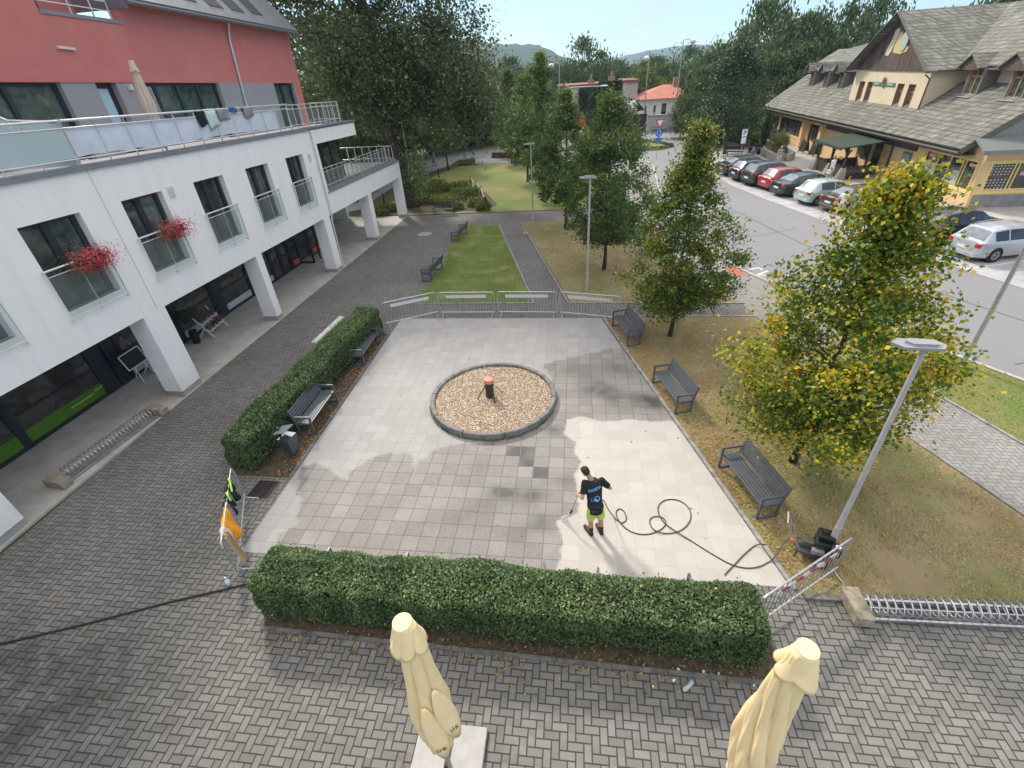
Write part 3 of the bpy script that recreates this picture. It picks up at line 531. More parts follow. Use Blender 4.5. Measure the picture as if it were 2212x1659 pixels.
def railing(name, y0, y1, z0, x, n, parent=None, glassy=None, tz=1.0, top=.028, end=True):
    r = WB(); r.tube([(x, y0, z0+tz), (x, y1, z0+tz)], top, 10); r.tube([(x, y0, z0+tz-.17), (x, y1+.1, z0+tz-.17)], .017, 8); r.tube([(x, y0, z0+.17), (x, y1+.1, z0+.17)], .017, 8)
    for i in range(n+1):
        y = y0+(y1-y0)*i/n; r.bar((x-.03, y, z0), (x-.03, y, z0+tz-.02), .014, .045)
    o = r.build(name, M_STEEL, parent or B1)
    if glassy:
        gm = WB(); gm.box(x-.012, x-.004, y0+.03, y1, z0+.2, z0+tz-.2); gm.build('glass_panel', glassy, o)
    return o
railing('terrace_railing', 6.6, 16.7, 4.12, -.22, 17, glassy=M_CLEAR, top=.022, tz=1.02)
r = WB(); r.tube([(-.25, 17.3, 5.1), (-6, 17.3, 5.1)], .022); r.tube([(-.25, 17.3, 4.3), (-6, 17.3, 4.3)], .015); r.tube([(-.22, 16.7, 5.14), (-.25, 17.3, 5.1)], .022)
for i in range(11): r.bar((-.25-i*.55, 17.3, 4.1), (-.25-i*.55, 17.3, 5.08), .03, .03)
r.build('terrace_railing', M_STEEL, B1)
# roof terrace railing: glass on the left, then canvas, then plain
railing('roof_railing', -16, -5.35, 7.1, -.18, 11, glassy=M_FROST, tz=1.06, top=.03)
rr = railing('roof_railing', -5.3, 5.55, 7.1, -.18, 11, tz=1.06, top=.03)
cv = WB(); pr = []
for i in range(11):
    y0 = -5.25+i*.985; y1 = y0+.96
    if y1 > 5.0: break
    N = 8; P = []
    for b in range(7):
        for a in range(N+1):
            f = a/N; h = b/6; P.append((-.235+.03*math.sin(PI*f)*math.sin(PI*h)+.008*math.sin(9*f+i), y0+(y1-y0)*f, 7.30+.72*h-.05*math.sin(PI*f)*(h > .9)+.03*math.sin(3*f+i)*(1-h)))
    cv.add(P, [(b*(N+1)+a, b*(N+1)+a+1, (b+1)*(N+1)+a+1, (b+1)*(N+1)+a) for b in range(6) for a in range(N)])
cv.build('privacy_canvas', M_CANVAS, B1, smooth=True)
railing('roof_railing', 5.7, 10.75, 7.12, -.3, 9, glassy=M_CLEAR, tz=1.0, top=.022)
r = WB(); r.tube([(-.3, 10.75, 8.12), (-2.3, 11.5, 8.12)], .022); r.tube([(-.3, 10.75, 7.3), (-2.3, 11.5, 7.3)], .015); r.tube([(-.3, 10.75, 7.95), (-2.3, 11.5, 7.95)], .015)
for i in range(5): f = i/4; r.bar((-.3-2*f, 10.75+.75*f, 7.1), (-.3-2*f, 10.75+.75*f, 8.1), .03, .03)
r.build('roof_railing', M_STEEL, B1)
# slanting frosted screen between terraces
sc = WB(); P = [(-.25, -5.35, 7.12), (-.25, -5.35, 8.1), (-1.2, -5.75, 8.2), (-2.3, -6.3, 9.0), (-2.3, -6.3, 7.12)]
sc.slab(P, .02); so_ = sc.build('terrace_screen', M_FROST, B1); r = WB(); r.tube([(-.22, -5.33, 8.14), (-1.2, -5.75, 8.24), (-2.32, -6.3, 9.05)], .025); r.tube([(-1.2, -5.75, 7.1), (-1.2, -5.75, 8.24)], .02); r.build('screen_rail', M_STEEL, so_)
# set-back red storey
X0 = -2.4; g_ = WB()
HOL = [(-7.5, -2.72), (-1.52, -.72), (.25, 4.48), (8.65, 10.5)]
c0 = -19
for a, b in HOL+[(10.62, 0)]: WB().box(X0-.34, X0, c0, a, 7.02, 9.12).build('grey_wall', M_GREYR, B1); c0 = b
g_ = WB(); g_.box(X0-.34, X0, 10.62, 11.2, 7.02, 9.12); g_.box(-14, X0-.34, 10.9, 11.2, 7.02, 9.12)
g_.box(X0-.34, X0+.004, .62, 11.2, 9.12, 11.42); g_.box(-14, X0-.34, 10.9, 11.2, 9.12, 11.42); g_.box(X0-.34, X0+.03, -19, .62, 9.12, 10.82)
g_.box(X0-.34, X0+.03, -19, -2.3, 10.82, 15.5); g_.box(-14, X0-1.6, -19, .62, 10.82, 15.5); g_.build('red_wall', M_RED, B1)
lw = WB(); lw.box(X0-1.6, X0-1.5, -2.3, -1.4, 11.0, 13.4); lw.box(X0-1.6, X0-1.49, -.9, -.8, 11.0, 13.4); o = lw.build('window', M_FRAME, B1); pn = WB(); pn.box(X0-1.6, X0-1.55, -1.4, -.9, 11.0, 13.4); pn.build('pane', M_GLASS, o)
lw = WB(); lw.box(X0-1.6, X0+.06, -2.3, .62, 10.8, 10.9); lw.build('loggia_floor', M_CAP, B1)
r = WB(); r.tube([(X0-.02, -2.3, 11.38), (X0-.02, .25, 11.38)], .03); r.tube([(X0-.02, -2.3, 11.12), (X0-.02, .3, 11.12)], .016)
for y in (-1.2, -.4, .25): r.bar((X0-.02, y, 10.86), (X0-.02, y, 11.36), .03, .04)
r.build('loggia_railing', M_STEEL, B1)
def gwin(a, b, muls, drape=False):
    fr = WB(); x = X0-.26; fr.box(x, x+.08, a, b, 9.02, 9.12); fr.box(x, x+.08, a, b, 7.04, 7.2)
    for y in [a+.05, b-.06]+muls: fr.box(x+.002, x+.1, y-.07, y+.07, 7.1, 9.08)
    o = fr.build('window', M_FRAME, B1); pn = WB(); pn.box(x+.02, x+.035, a, b, 7.1, 9.08); pn.build('pane', M_GLASSG, o)
    if drape:
        cu = WB()
        for q in range(7): cu.bar((x+.12, a+.08+q*.1, 7.1), (x+.13, a+.05+q*.085, 9.0), .06, .05)
        cu.build('curtain', mk('grey_curtain', (.33, .34, .38), .9, nz=(3, .3), bump=None), o)
gwin(-7.5, -2.72, [-5.9, -4.3]); gwin(.25, 4.48, [1.05, 2.2, 3.3], True); gwin(8.65, 10.5, [9.5])
fr = WB(); fr.box(X0-.3, X0-.22, -1.52, -.72, 7.02, 9.12); o = fr.build('door', M_FRAME, B1); pn = WB(); pn.box(X0-.22, X0-.2, -1.44, -.95, 7.1, 8.95); pn.build('pane', mk('pale_blue_door_pane', (.40, .55, .65), .2, nz=None, bump=None), o)
lp = WB(); lp.box(X0, X0+.1, -.3, -.18, 8.9, 9.06); lp.build('wall_lamp', mk('lamp_plastic', (.6, .58, .52), .5, nz=None, bump=None), B1)
aw = WB(); aw.bar((X0+.06, -2.3, 10.0), (X0+.06, -1.75, 9.98), .09, .07); aw.build('wall_light', MATS['lamp_plastic'], B1)
dp = WB(); dp.tube([(X0+.3, 6.05, 11.32), (X0+.1, 6.15, 11.0), (X0+.06, 6.1, 10.7), (X0+.06, 5.75, 7.1)], .055, 10); dp.build('downpipe', M_GALV, B1)
# standing seam roof and its skylights
rf = WB(); E0, Z0_, sl = X0+.42, 11.42, 1.15; Y0, Y1 = .62, 11.45
def rp_(y, d, lift=0): return (E0-d, y, Z0_+sl*d+lift)
rf.slab([rp_(Y0, 0), rp_(Y1, 0), rp_(Y1-.6, 4), rp_(Y0, 4)][::-1], .12); rf.slab([rp_(Y0-.02, 0), (E0-4, Y0-.02, Z0_+sl*4), (E0-4, Y0-.02, Z0_-.2), rp_(Y0-.02, 0, -.2)], .06)
rfo = rf.build('roof', M_CAP, B1); sm = WB()
for i in range(20): y = Y0+.1+i*.56; sm.bar(rp_(y, .02, .03), rp_(y-.0*i, 3.9, .03), .025, .05)
sm.tube([(E0+.05, Y0, Z0_-.03), (E0+.05, Y1, Z0_-.03)], .075, 8); sm.build('roof_seam', mk('seam_metal', (.2, .205, .22), .5, .5, nz=None, bump=None), rfo)
for a, b, d0 in ((3.9, 4.6, .30), (5.3, 6.15, .28), (6.75, 7.65, .30), (8.3, 9.15, .35)):
    s_ = WB(); s_.slab([rp_(a, d0, .06), rp_(b, d0, .06), rp_(b, d0+1.1, .06), rp_(a, d0+1.1, .06)][::-1], .1); o = s_.build('skylight', mk('skylight_frame', (.07, .075, .08), .4, nz=None, bump=None), rfo)
    s_ = WB(); s_.slab([rp_(a+.09, d0+.09, .085), rp_(b-.09, d0+.09, .085), rp_(b-.09, d0+1.0, .085), rp_(a+.09, d0+1.0, .085)][::-1], .03); s_.build('pane', mk('skylight_glass', (.55, .6, .62), .06, nz=None, bump=None, spec=1), o)
# arcade floor and shop fronts
g_ = WB(); g_.box(-14, .03, -19, 17.55, -.06, .012); tag(g_.build('arcade_floor', M_SLABP, None), kind='structure'); fl_ = bpy.data.objects['arcade_floor']; fl_.location = B1.location; fl_.rotation_euler = B1.rotation_euler
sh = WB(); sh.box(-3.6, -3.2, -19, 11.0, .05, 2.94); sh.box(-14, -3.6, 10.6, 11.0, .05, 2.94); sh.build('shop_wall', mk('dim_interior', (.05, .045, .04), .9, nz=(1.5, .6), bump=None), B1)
def shopwin(a, b, base, mh=None, rail=.28):
    fr = WB(); x = -3.0; fr.box(x-.06, x+.06, a, b, 0.02, .12); fr.box(x-.06, x+.06, a, b, 2.8, 2.93)
    for y in (a+.05, b-.05): fr.box(x-.061, x+.07, y-.06, y+.06, .02, 2.9)
    if mh: fr.box(x-.05, x+.05, a, b, mh-.04, mh+.04)
    o = fr.build('shop_window', M_FRAME, B1); pn = WB(); pn.box(x-.01, x+.01, a+.03, b-.03, .1, 2.85); pn.build('pane', M_SHOP, o)
    if base: bb = WB(); bb.box(x+.012, x+.03, a+.12, b-.12, .13, .13+rail); bb.build('sill_panel', base, o)
    return o
mG = mk('green_film', (.085, .19, .02), .5, nz=(3, .1), bump=None); mW = mk('pale_panel', (.55, .57, .62), .5, nz=(4, .15), bump=None); mO = mk('orange_panel', (.62, .12, .03), .5, nz=None, bump=None)
shopwin(-18.8, -12.2, mG, 1.0, .42); shopwin(-12.2, -8.9, mG, None, .42); o = shopwin(-8.9, -6.0, mG, 1.05, .42)
bb = WB(); bb.box(-2.968, -2.96, -7.35, -6.5, .34, .37); bb.box(-2.968, -2.96, -6.45, -6.05, .4, .43); bb.build('film_stripe', mk('film_lettering', (.5, .5, .2), .5, nz=None, bump=None), o)
for a in (-6.0, -5.5): dj = WB(); dj.box(-3.05, -2.93, a, a+.44, .02, 2.93); dj.build('shop_pier', M_FRAME, B1)
shopwin(-5.0, -2.3, mW, None); 
dj = WB(); dj.box(-3.05, -2.9, .05, .5, .02, 2.93); dj.build('shop_pier', M_FRAME, B1); shopwin(-2.25, .05, mW, 1.1); shopwin(.5, 2.6, mW, 1.1); shopwin(2.6, 4.6, mW, 1.1); shopwin(4.6, 5.5, None, 1.0); shopwin(5.5, 6.4, None, 1.0); shopwin(6.4, 7.3, mO, 1.0)
dd = WB()
for q in ((-3.0, 7.35), (-2.2, 7.35), (-2.2, 8.1)): dd.box(q[0]-.04, q[0]+.04, q[1]-.04, q[1]+.04, .02, 2.3)
dd.bar((-3, 7.35, 2.3), (-2.2, 7.35, 2.3), .06, .06); dd.bar((-3, 7.35, .06), (-2.2, 7.35, .06), .08, .1); dd.bar((-3, 7.35, 1.0), (-2.2, 7.35, 1.0), .05, .05); o = dd.build('shop_door', M_FRAME, B1)
pn = WB(); pn.box(-2.98, -2.22, 7.34, 7.36, .1, 2.28); pn.build('pane', M_CLEAR, o)
o = shopwin(8.6, 10.9, mO, 1.0)
# goods on display behind the flower shop panes
dsp = WB(); r0 = random.Random(3)
for k in range(60): y = r0.choice([r0.uniform(.7, 4.4), r0.uniform(-4.8, -2.4)]); z = r0.choice([.5, 1.0, 1.5]); dsp.ell((-2.985+r0.uniform(-.005, .012), y, z+r0.uniform(-.1, .2)), (.012, r0.uniform(.04, .1), r0.uniform(.05, .13)), 6, 4)
dsp.build('window_display', mk('grey_display_goods', (.16, .17, .165), .7, nz=(12, .6), bump=None), B1)
# ------------------------------------------------------------------ peach restaurant on the right (local: x into the building, y along the front)
RA = math.atan(.0116)
B2 = thing('restaurant_building', 'peach rendered restaurant with huge mossy shingle roof, boarded gable and wooden porch', 'building', (24.81, 15.43, 0), RA)
def shingle():
    s = NT('mossy_shingle', .9); x, y, z = s.xyz(); row = s.math('DIVIDE', z, .2); i = s.math('FLOOR', row); f = s.math('SUBTRACT', row, i)
    hx = s.math('ADD', s.math('DIVIDE', s.math('ADD', y, s.math('MULTIPLY', x, 1.0)), .2), s.math('MULTIPLY', i, .37)); j = s.math('FLOOR', hx)
    rid = s.wn(s.comb(i, j)); c = s.mix(rid, (.10, .097, .088), (.29, .28, .25)); c = s.mix(s.ramp(s.noise(1.1, 6, .7), [(.4, 0.), (.6, .65)]), c, (.10, .112, .075))
    c = s.mix(s.mr(s.noise(28, 4), .5, .75, 0, .6), c, (.34, .33, .29)); c = s.mix(s.mr(f, 0, .22, .85, 0), c, (.035, .035, .03)); s.col(c)
    s.bump(s.math('ADD', s.math('SUBTRACT', 1, f), s.math('MULTIPLY', rid, .5)), .9, .05); return s.m
M_SHN = shingle()
def boards():
    s = NT('weathered_boards', .85); x, y, z = s.xyz(); q = s.math('DIVIDE', s.math('ADD', x, y), .13); i = s.math('FLOOR', q); f = s.math('SUBTRACT', q, i)
    c = s.mix(s.wn(s.comb(i, i)), (.075, .05, .042), (.15, .10, .082)); c = s.mix(s.mr(s.noise(3, 6, .7), .4, .7, 0, .4), c, (.17, .15, .14)); c = s.mix(s.mr(f, 0, .08, .8, 0), c, (.02, .015, .012)); s.col(c); s.bump(f, .3, .01); return s.m
M_BRD = boards()
SL = .7
def rz(d): return 3.1+SL*(d+.9)
# walls of the lower storey
w_ = MB(); hol = [(.5, 5.5, .86, 2.52), (21.95, 24.45, .75, 2.3), (25.85, 32.4, .75, 2.3)]
punched(w_, 0, .35, 0, 33.0, 0, 3.25, hol)
w_.box(.35, 14, 0, .35, .7, .95); w_.box(.35, 14, 0, .35, 2.5, 3.2); w_.box(.35, .55, 0, .35, .95, 2.5); w_.box(4.2, 14, 0, .35, .95, 2.5); w_.box(.35, 14, 32.7, 33.0, 0, 3.3)
for t in (20.9, 25.15): w_.box(-.35, 0, t, t+.55, 0, 2.6)
w_.box(-.03, 0, 25.9, 32.9, .02, .62); w_.box(-.03, 0, 20.4, 25, .02, .6)
w_.build('wall', M_YELLOWW, B2)
w_ = MB(); w_.box(.2, 14, -.06, .34, -.1, .72); w_.build('plinth', mk('grey_plinth_render', (.26, .255, .25), .9, nz=(2, .25)), B2)
for a in ((-.035, 0, .4, 5.6, .76, .86), (-.03, 0, .36, .46, .86, 2.6), (-.03, 0, 5.52, 5.64, .86, 2.6), (-.03, 0, .36, 5.64, 2.52, 2.64), (0, 4.4, -.03, 0, .8, .9), (.42, .53, -.03, 0, .9, 2.6), (0, 4.4, -.028, 0, 2.52, 2.64), (-.05, 0, 21.8, 24.6, .66, .76), (-.05, 0, 25.7, 32.6, .66, .76), (-.036, .02, 0, .1, .8, 2.7), (-.04, 0, 24.5, 24.6, .1, 2.4), (-.04, 0, 21.8, 21.9, .1, 2.4)): MB().box(*a).build('trim', M_TRIM, B2)
def bwin(y0, y1, z0, z1, mul, nm='window', face='f', fm=None):
    fr = MB(); fm = fm or MATS['yellow_trim']
    def bx(m_, a, b, c, d, e, f_): m_.box(a, b, c, d, e, f_) if face == 'f' else m_.box(c, d, a, b, e, f_)
    bx(fr, .1, .18, y0, y1, z0, z0+.07); bx(fr, .1, .18, y0, y1, z1-.07, z1)
    for q in [y0+.035, y1-.035]+mul: bx(fr, .098, .185, q-.035, q+.035, z0, z1)
    o = fr.build(nm, fm, B2); pn = MB(); bx(pn, .15, .165, y0, y1, z0, z1); pn.build('pane', M_SHOP, o); return o
o1 = bwin(.5, 5.5, .86, 2.52, [1.56, 1.8, 2.95, 4.15]); o2 = bwin(.55, 4.2, .95, 2.5, [1.85, 2.05, 3.1], face='s')
for a, b, c, d in ((1.9, 2.85, .95, 1.75), (4.25, 5.4, 1.0, 1.9)): MB().box(.135, .145, a, b, c, d).build('window_poster', mk('pale_poster', (.55, .57, .62), .5, nz=(6, .25), bump=None), o1)
st = MB()
for y, z in ((.95, 2.25), (3.4, 1.95), (4.9, 2.25)): st.box(.13, .14, y-.32, y+.32, z-.09, z+.09)
st.build('window_sticker', mk('pink_sticker', (.75, .42, .45), .5, nz=(25, .3), bump=None), o1)
st = MB()
for r in range(9):
    for q in range(6):
        if r != 4: st.ell((.68+q*.19+r*.006, .13, 1.07+r*.155), (.045, .012, .03), 6, 4)
st.build('display_dots', mk('white_display_ware', (.75, .75, .74), .4, nz=None, bump=None), o2)
st = MB(); st.box(2.3, 3.0, .13, .14, 1.75, 1.95); st.build('window_sticker', MATS['pink_sticker'], o2)
for a, b, mu in ((25.85, 32.4, [27.2, 28.1, 29.3, 30.6, 31.3]), (21.95, 24.45, [22.8, 23.6])):
    o = bwin(a, b, .75, 2.3, mu, fm=M_FRAME); st = MB(); r0 = random.Random(int(a))
    for q in range(12): y = r0.uniform(a+.2, b-.6); st.box(.135, .147, y, y+r0.uniform(.2, .6), .8+r0.uniform(0, .3), 1.2+r0.uniform(.2, 1))
    st.build('window_poster', mk('mottled_poster', (.30, .27, .27), .5, nz=(7, .9), bump=None), o)
st = MB(); st.box(-.05, -.035, 22.1, 23.1, .8, 1.0); st.build('pennant', mk('red_bunting', (.6, .08, .08), .6, nz=(15, .6), bump=None), B2)
# timbered entrance recess
e = MB(); e.box(-.04, 0, 6.4, 20.8, 2.25, 3.0); e.box(-.06, 0, 10.6, 11.6, 0, 2.3)
for y in (9.2, 12.2, 13.9): e.box(-.08, 0, y, y+.18, 0, 2.4)
e.build('timber_front', M_BRD, B2)
e = MB(); e.box(-.1, -.06, 10.65, 11.55, .05, 2.1); e.box(-.09, -.05, 12.4, 13.6, .9, 2.0); e.build('door', mk('dark_door_glass', (.04, .045, .05), .1, nz=None, bump=None), B2)
# roofs
def slabq(mb, q, th=.12): mb.slab(q, th)
r = MB(); D1, D2 = -.9, 3.35
slabq(r, [(D1, .95, rz(D1)), (D1, 36.2, rz(D1)), (D2, 36.2, rz(D2)), (D2, .95, rz(D2))][::-1], -.14)
PT = 10.62; E1, ZE = 2.55, 7.05; sl2 = .645
slabq(r, [(E1, .2, ZE), (E1, 9.4, ZE), (E1+5.4, 14.98, ZE+sl2*5.45), (E1+5.4, .2, ZE+sl2*5.45)][::-1], -.14)
slabq(r, [(E1, 20.4, ZE), (E1, 22.3, ZE-.3), (5.5, 33.8, 8.2), (E1+5.4, 15.0, ZE+sl2*5.45)][::-1], -.12)
slabq(r, [(D2-1.3, 22.5, 6.62), (D2-1.3, 34.0, 6.62), (D2+2.6, 36.1, 8.3), (D2+2.6, 22.5, 8.3)][::-1], -.12)
A0 = .35; GZ = 6.95; yl, yr, ym = 9.15, 20.75, 15.0
slabq(r, [(A0, yl, GZ), (12, yl, GZ), (12, ym, PT+.06), (A0, ym, PT+.06)], .14); slabq(r, [(A0, ym, PT+.06), (12, ym, PT+.06), (12, yr, GZ), (A0, yr, GZ)], .14)
slabq(r, [(8, 14.9, 10.6), (8, 0, 10.6), (14, 0, 6.6), (14, 14.9, 6.6)][::-1], -.1)
ro = r.build('roof', M_SHN, B2)
bg_ = MB()
bg_.bar((A0-.03, yl-.05, GZ-.05), (A0-.03, ym, PT+.0), .06, .24, up=(1, 0, 0)); bg_.bar((A0-.03, ym, PT+.0), (A0-.03, yr+.05, GZ-.05), .06, .24, up=(1, 0, 0))
MB().bar((D1, .93, rz(D1)-.1), (D2, .93, rz(D2)-.1), .05, .24).build('bargeboard', mk('green_grey_bargeboard', (.12, .125, .10), .8), ro); bg_.build('bargeboard', mk('green_grey_bargeboard', (.12, .125, .10), .8), ro)
gt = MB(); gt.tube([(D1-.08, .95, rz(D1)-.12), (D1-.08, 36.2, rz(D1)-.12)], .085, 8); gt.box(D1, D1+.05, .95, 36.2, rz(D1)-.3, rz(D1)-.1); gt.box(D1+.05, 0, .95, 33, rz(D1)-.28, rz(D1)-.22)
gt.tube([(A0, 9.2, GZ-.2), (.85, 9.35, GZ-.5), (.9, 9.52, 4.6)], .05, 8); gt.tube([(E1-.05, .2, ZE-.1), (E1-.05, 9.3, ZE-.1)], .07, 8); gt.build('gutter', mk('brown_gutter', (.10, .095, .085), .5, .3), ro)
# cross wing with gable
gw = MB(); punched(gw, 1, 1.3, 9.6, 20.25, 4.2, 6.98, [(10.88, 11.78, 4.45, 6.06), (12.34, 13.24, 4.45, 6.06), (16.85, 17.75, 4.45, 6.06), (18.2, 19.1, 4.45, 6.06)])
gw.box(1.3, 9, 9.6, 9.9, 4.0, 7.1); gw.box(1.3, 9, 19.95, 20.25, 4.0, 7.1); gw.box(3.3, 3.6, .3, 9.6, 5.4, 7.2); gw.build('cross_wing_wall', M_CREAMW, B2)
gb = MB(); gb.add([(.93, 9.55, 7.0), (.93, 20.3, 7.0), (.93, 15, 10.5)], [(0, 2, 1)]); gb.add([(1.1, 9.55, 7.0), (1.1, 20.3, 7.0), (1.1, 15, 10.5)], [(0, 1, 2)]); gb.box(.9, 1.0, 9.55, 20.3, 6.9, 7.0); gb.build('gable_boarding', M_BRD, B2)
sk = MB(); sk.slab([(.98, 9.2, 4.42), (.98, 20.4, 4.42), (.3, 20.6, 4.0), (.3, 9.0, 4.0)], .02); sk.build('flashing', mk('green_patina_sheet', (.12, .15, .115), .6, .2), B2)
for y in (10.88, 12.34, 16.85, 18.2):
    fr = MB(); fr.box(1.2, 1.28, y, y+.9, 4.45, 4.53); fr.box(1.2, 1.28, y, y+.9, 5.98, 6.06)
    for q in (y+.04, y+.45, y+.86): fr.box(1.19, 1.285, q-.04, q+.04, 4.45, 6.06)
    fr.box(1.18, 1.28, y, y+.9, 5.5, 5.58); o = fr.build('window', M_WOODL, B2); pn = MB(); pn.box(1.24, 1.255, y, y+.9, 4.45, 6.06); pn.build('pane', mk('dull_window_glass', (.17, .15, .125), .15, nz=(3, .3), bump=None), o)
    s_ = MB(); s_.box(.9, 1.05, y-.1, y+1.0, 4.38, 4.44); s_.build('sill', mk('stone_sill', (.55, .52, .5), .7), o)
    s_ = MB(); s_.box(1.0, 1.2, y+.895, y+.902, 4.45, 6.06); s_.build('reveal', mk('brown_reveal', (.25, .19, .17), .8), o)
# sign board and painted emblem on the gable
sg = MB(); sg.box(.93, .99, 13.6, 14.85, 5.86, 6.08); sg.box(.93, .99, 15.55, 16.85, 5.86, 6.08)
sg.add([(.9, 14.85, 5.98), (.9, 15.2, 5.72), (.9, 15.55, 5.98), (.9, 15.2, 6.3), (.98, 14.85, 5.98), (.98, 15.2, 5.72), (.98, 15.55, 5.98), (.98, 15.2, 6.3)], [(0, 3, 2, 1), (4, 5, 6, 7), (0, 1, 5, 4), (1, 2, 6, 5), (2, 3, 7, 6), (3, 0, 4, 7)])
sg = sg.build('sign_board', mk('green_sign_paint', (.13, .24, .15), .5, nz=(9, .2), bump=None), B2)
em = MB(); em.ell((.9, 15.2, 6.25), (.08, .2, .24), 10, 6); em.build('sign_emblem', mk('brown_emblem', (.30, .17, .12), .6), sg)
tx = MB(); tx.box(.92, .928, 13.85, 14.6, 5.91, 6.03); tx.box(.92, .928, 15.9, 16.55, 5.91, 6.03); tx.build('sign_lettering', mk('pale_lettering', (.5, .6, .5), .5, nz=(30, .5), bump=None), sg)
def blob(mb, pts, x, th=.03): mb.slab([(x, a, b) for a, b in pts][::-1], th) 
lg = MB(); lg.slab([(.9, a, b) for a, b in [(16.25, 7.9), (15.75, 7.86), (15.5, 8.15), (15.2, 9.2), (15.15, 9.5), (15.45, 9.65), (15.75, 9.5), (15.9, 8.9), (16.25, 8.3)]], .03); lg.build('gable_emblem', mk('cream_emblem', (.66, .62, .45), .7), B2)
lg = MB(); lg.slab([(.9, a, b) for a, b in [(15.2, 8.05), (14.2, 7.95), (13.4, 8.1), (13.3, 8.35), (13.9, 8.6), (14.5, 9.0), (14.75, 9.4), (15.1, 9.3), (15.3, 8.4)]], .03); lg.build('gable_emblem', mk('ochre_emblem', (.68, .52, .22), .7), B2)
lg = MB(); lg.slab([(.87, 14.05+.5*math.cos(a), 8.75+.62*math.sin(a)) for a in [2*PI*i/18 for i in range(18)]][::-1], -.03); lg.build('gable_emblem', mk('blue_grey_emblem', (.45, .53, .47), .7), B2)
# dormers
def dormer(y0, y1, zb, d, zt, gy, gh, big):
    f = MB(); f.box(d+.05, d+1.2, y0-.12, y0, zb, zt); f.box(d+.05, d+1.2, y1, y1+.12, zb, zt); f.box(d+.2, d+.3, y0, y1, zb+.1, zt); o = f.build('dormer', mk('dormer_side', (.20, .19, .165), .85), B2)
    p = MB(); md = (y0+y1)/2; w2 = (y1-y0)/2+gh; p.slab([(d-.35, gy-w2, zt), (d-.35, gy, zt+.78), (d+2, gy, zt+.78), (d+2, gy-w2, zt)], .08); p.slab([(d-.35, gy, zt+.78), (d-.35, gy+w2, zt), (d+2, gy+w2, zt), (d+2, gy, zt+.78)], .08); p.build('dormer_roof', M_SHN, o)
    p = MB(); p.add([(d-.2, gy-w2+.1, zt), (d-.2, gy+w2-.1, zt), (d-.2, gy, zt+.68)], [(0, 2, 1)]); p.box(d-.2, d-.12, gy-w2+.1, gy+w2-.1, zt-.08, zt); p.build('gablet', M_BRD, o)
    p = MB(); p.box(d+.12, d+.2, y0, y1, zb, zb+.1); p.box(d+.12, d+.2, y0, y1, zt-.5, zt-.38)
    for q in (y0+.05, md, y1-.05): p.box(d+.11, d+.21, q-.05, q+.05, zb, zt)
    wo = p.build('window', M_WOODL if big else mk('grey_window_wood', (.19, .165, .15), .7), o); p = MB(); p.box(d+.16, d+.175, y0, y1, zb, zt); p.build('pane', MATS['dull_window_glass'] if not big else M_GLASSG, wo)
    p = MB(); p.box(d-.3, d+.1, y0-.05, y1+.05, zb-.09, zb-.05); p.build('sill', mk('zinc_sheet', (.5, .5, .52), .5, .3, nz=None, bump=None), o)
dormer(6.62, 7.78, 5.48, 2.3, 7.0, 8.28-.55, .45, True); dormer(2.75, 3.95, 5.48, 2.3, 7.0, 3.9, .6, True)
for y in (24.3, 27.6, 31.05): dormer(y, y+.75, 5.03, 1.85, 6.55, y+1.1, .35, False)
# right hand gable with pent roof
pg = MB(); pg.add([(.2, .98, 3.6), (7, .98, 3.6), (7, .98, 8.2), (3.3, .98, 6.0)], [(0, 1, 2, 3)]); pg.box(.3, 8, .9, 1.0, 3.2, 3.75); pg.build('end_gable_boarding', mk('silver_weathered_boards', (.25, .24, .235), .9, nz=(14, .3)), B2)
pg = MB(); pg.slab([(-.9, -.85, 3.32), (9, -.85, 3.32), (9, .95, 3.75), (-.35, .95, 3.75)], .1); pg.box(-.9, 9, -.9, -.84, 3.1, 3.34); pg.build('pent_roof', mk('grey_sheet_roof', (.2, .21, .2), .6, .2), B2)
# porch
p = MB(); p.slab([(-3.75, 9.1, 2.28), (0.2, 9.1, 2.75), (.2, 14.1, 2.75), (-3.75, 14.1, 2.28)], .09); p.box(-3.78, -3.72, 9.1, 14.1, 2.12, 2.3)
po = p.build('porch_roof', mk('dark_green_felt', (.035, .055, .04), .85, nz=(5, .3), bump=(60, .6)), B2)
p = MB()
for y in (9.2, 11.4, 13.85):
    p.box(-3.25, -3.1, y-.08, y+.08, .5, 2.25); p.bar((-3.17, y, 1.7), (-3.17, y+.5, 2.2), .09, .09); p.bar((-3.17, y, 1.7), (-3.17, y-.5, 2.2), .09, .09)
p.box(-3.2, -3.12, 9.1, 14, 2.1, 2.25); p.build('porch_post', M_WOODD, B2)
p = MB()
for y in (9.2, 11.4, 13.85): p.hexa([(-3.55, y-.3, 0), (-2.95, y-.3, 0), (-2.95, y+.3, 0), (-3.55, y+.3, 0), (-3.3, y-.15, .85), (-3.0, y-.15, .85), (-3.0, y+.15, .85), (-3.3, y+.15, .85)])
p.build('porch_pier', mk('sandstone_pier', (.33, .29, .24), .9, nz=(4, .3)), B2)
p = MB(); p.box(-3.2, -3.1, 9.5, 13.6, .05, .8); p.box(-3.2, 0, 13.8, 13.9, .05, .8); p.box(-3.1, -1.4, 9.1, 9.2, .05, .3)
for q in range(18): p.box(-3.1+q*.1, -3.04+q*.1, 9.12, 9.18, .3, 1.0)
for q in range(13): p.box(-3.2, -3.15, 9.55+q*.12, 9.62+q*.12, .8, 1.0); p.box(-3.2, -3.15, 12.02+q*.12, 12.09+q*.12, .8, 1.0)
p.build('porch_fence', M_WOODD, B2)
mb_ = MB(); mb_.box(-.09, -.03, 6.75, 7.75, .98, 2.1); mo = mb_.build('menu_board', mk('green_frame', (.06, .22, .07), .6, nz=None, bump=None), B2)
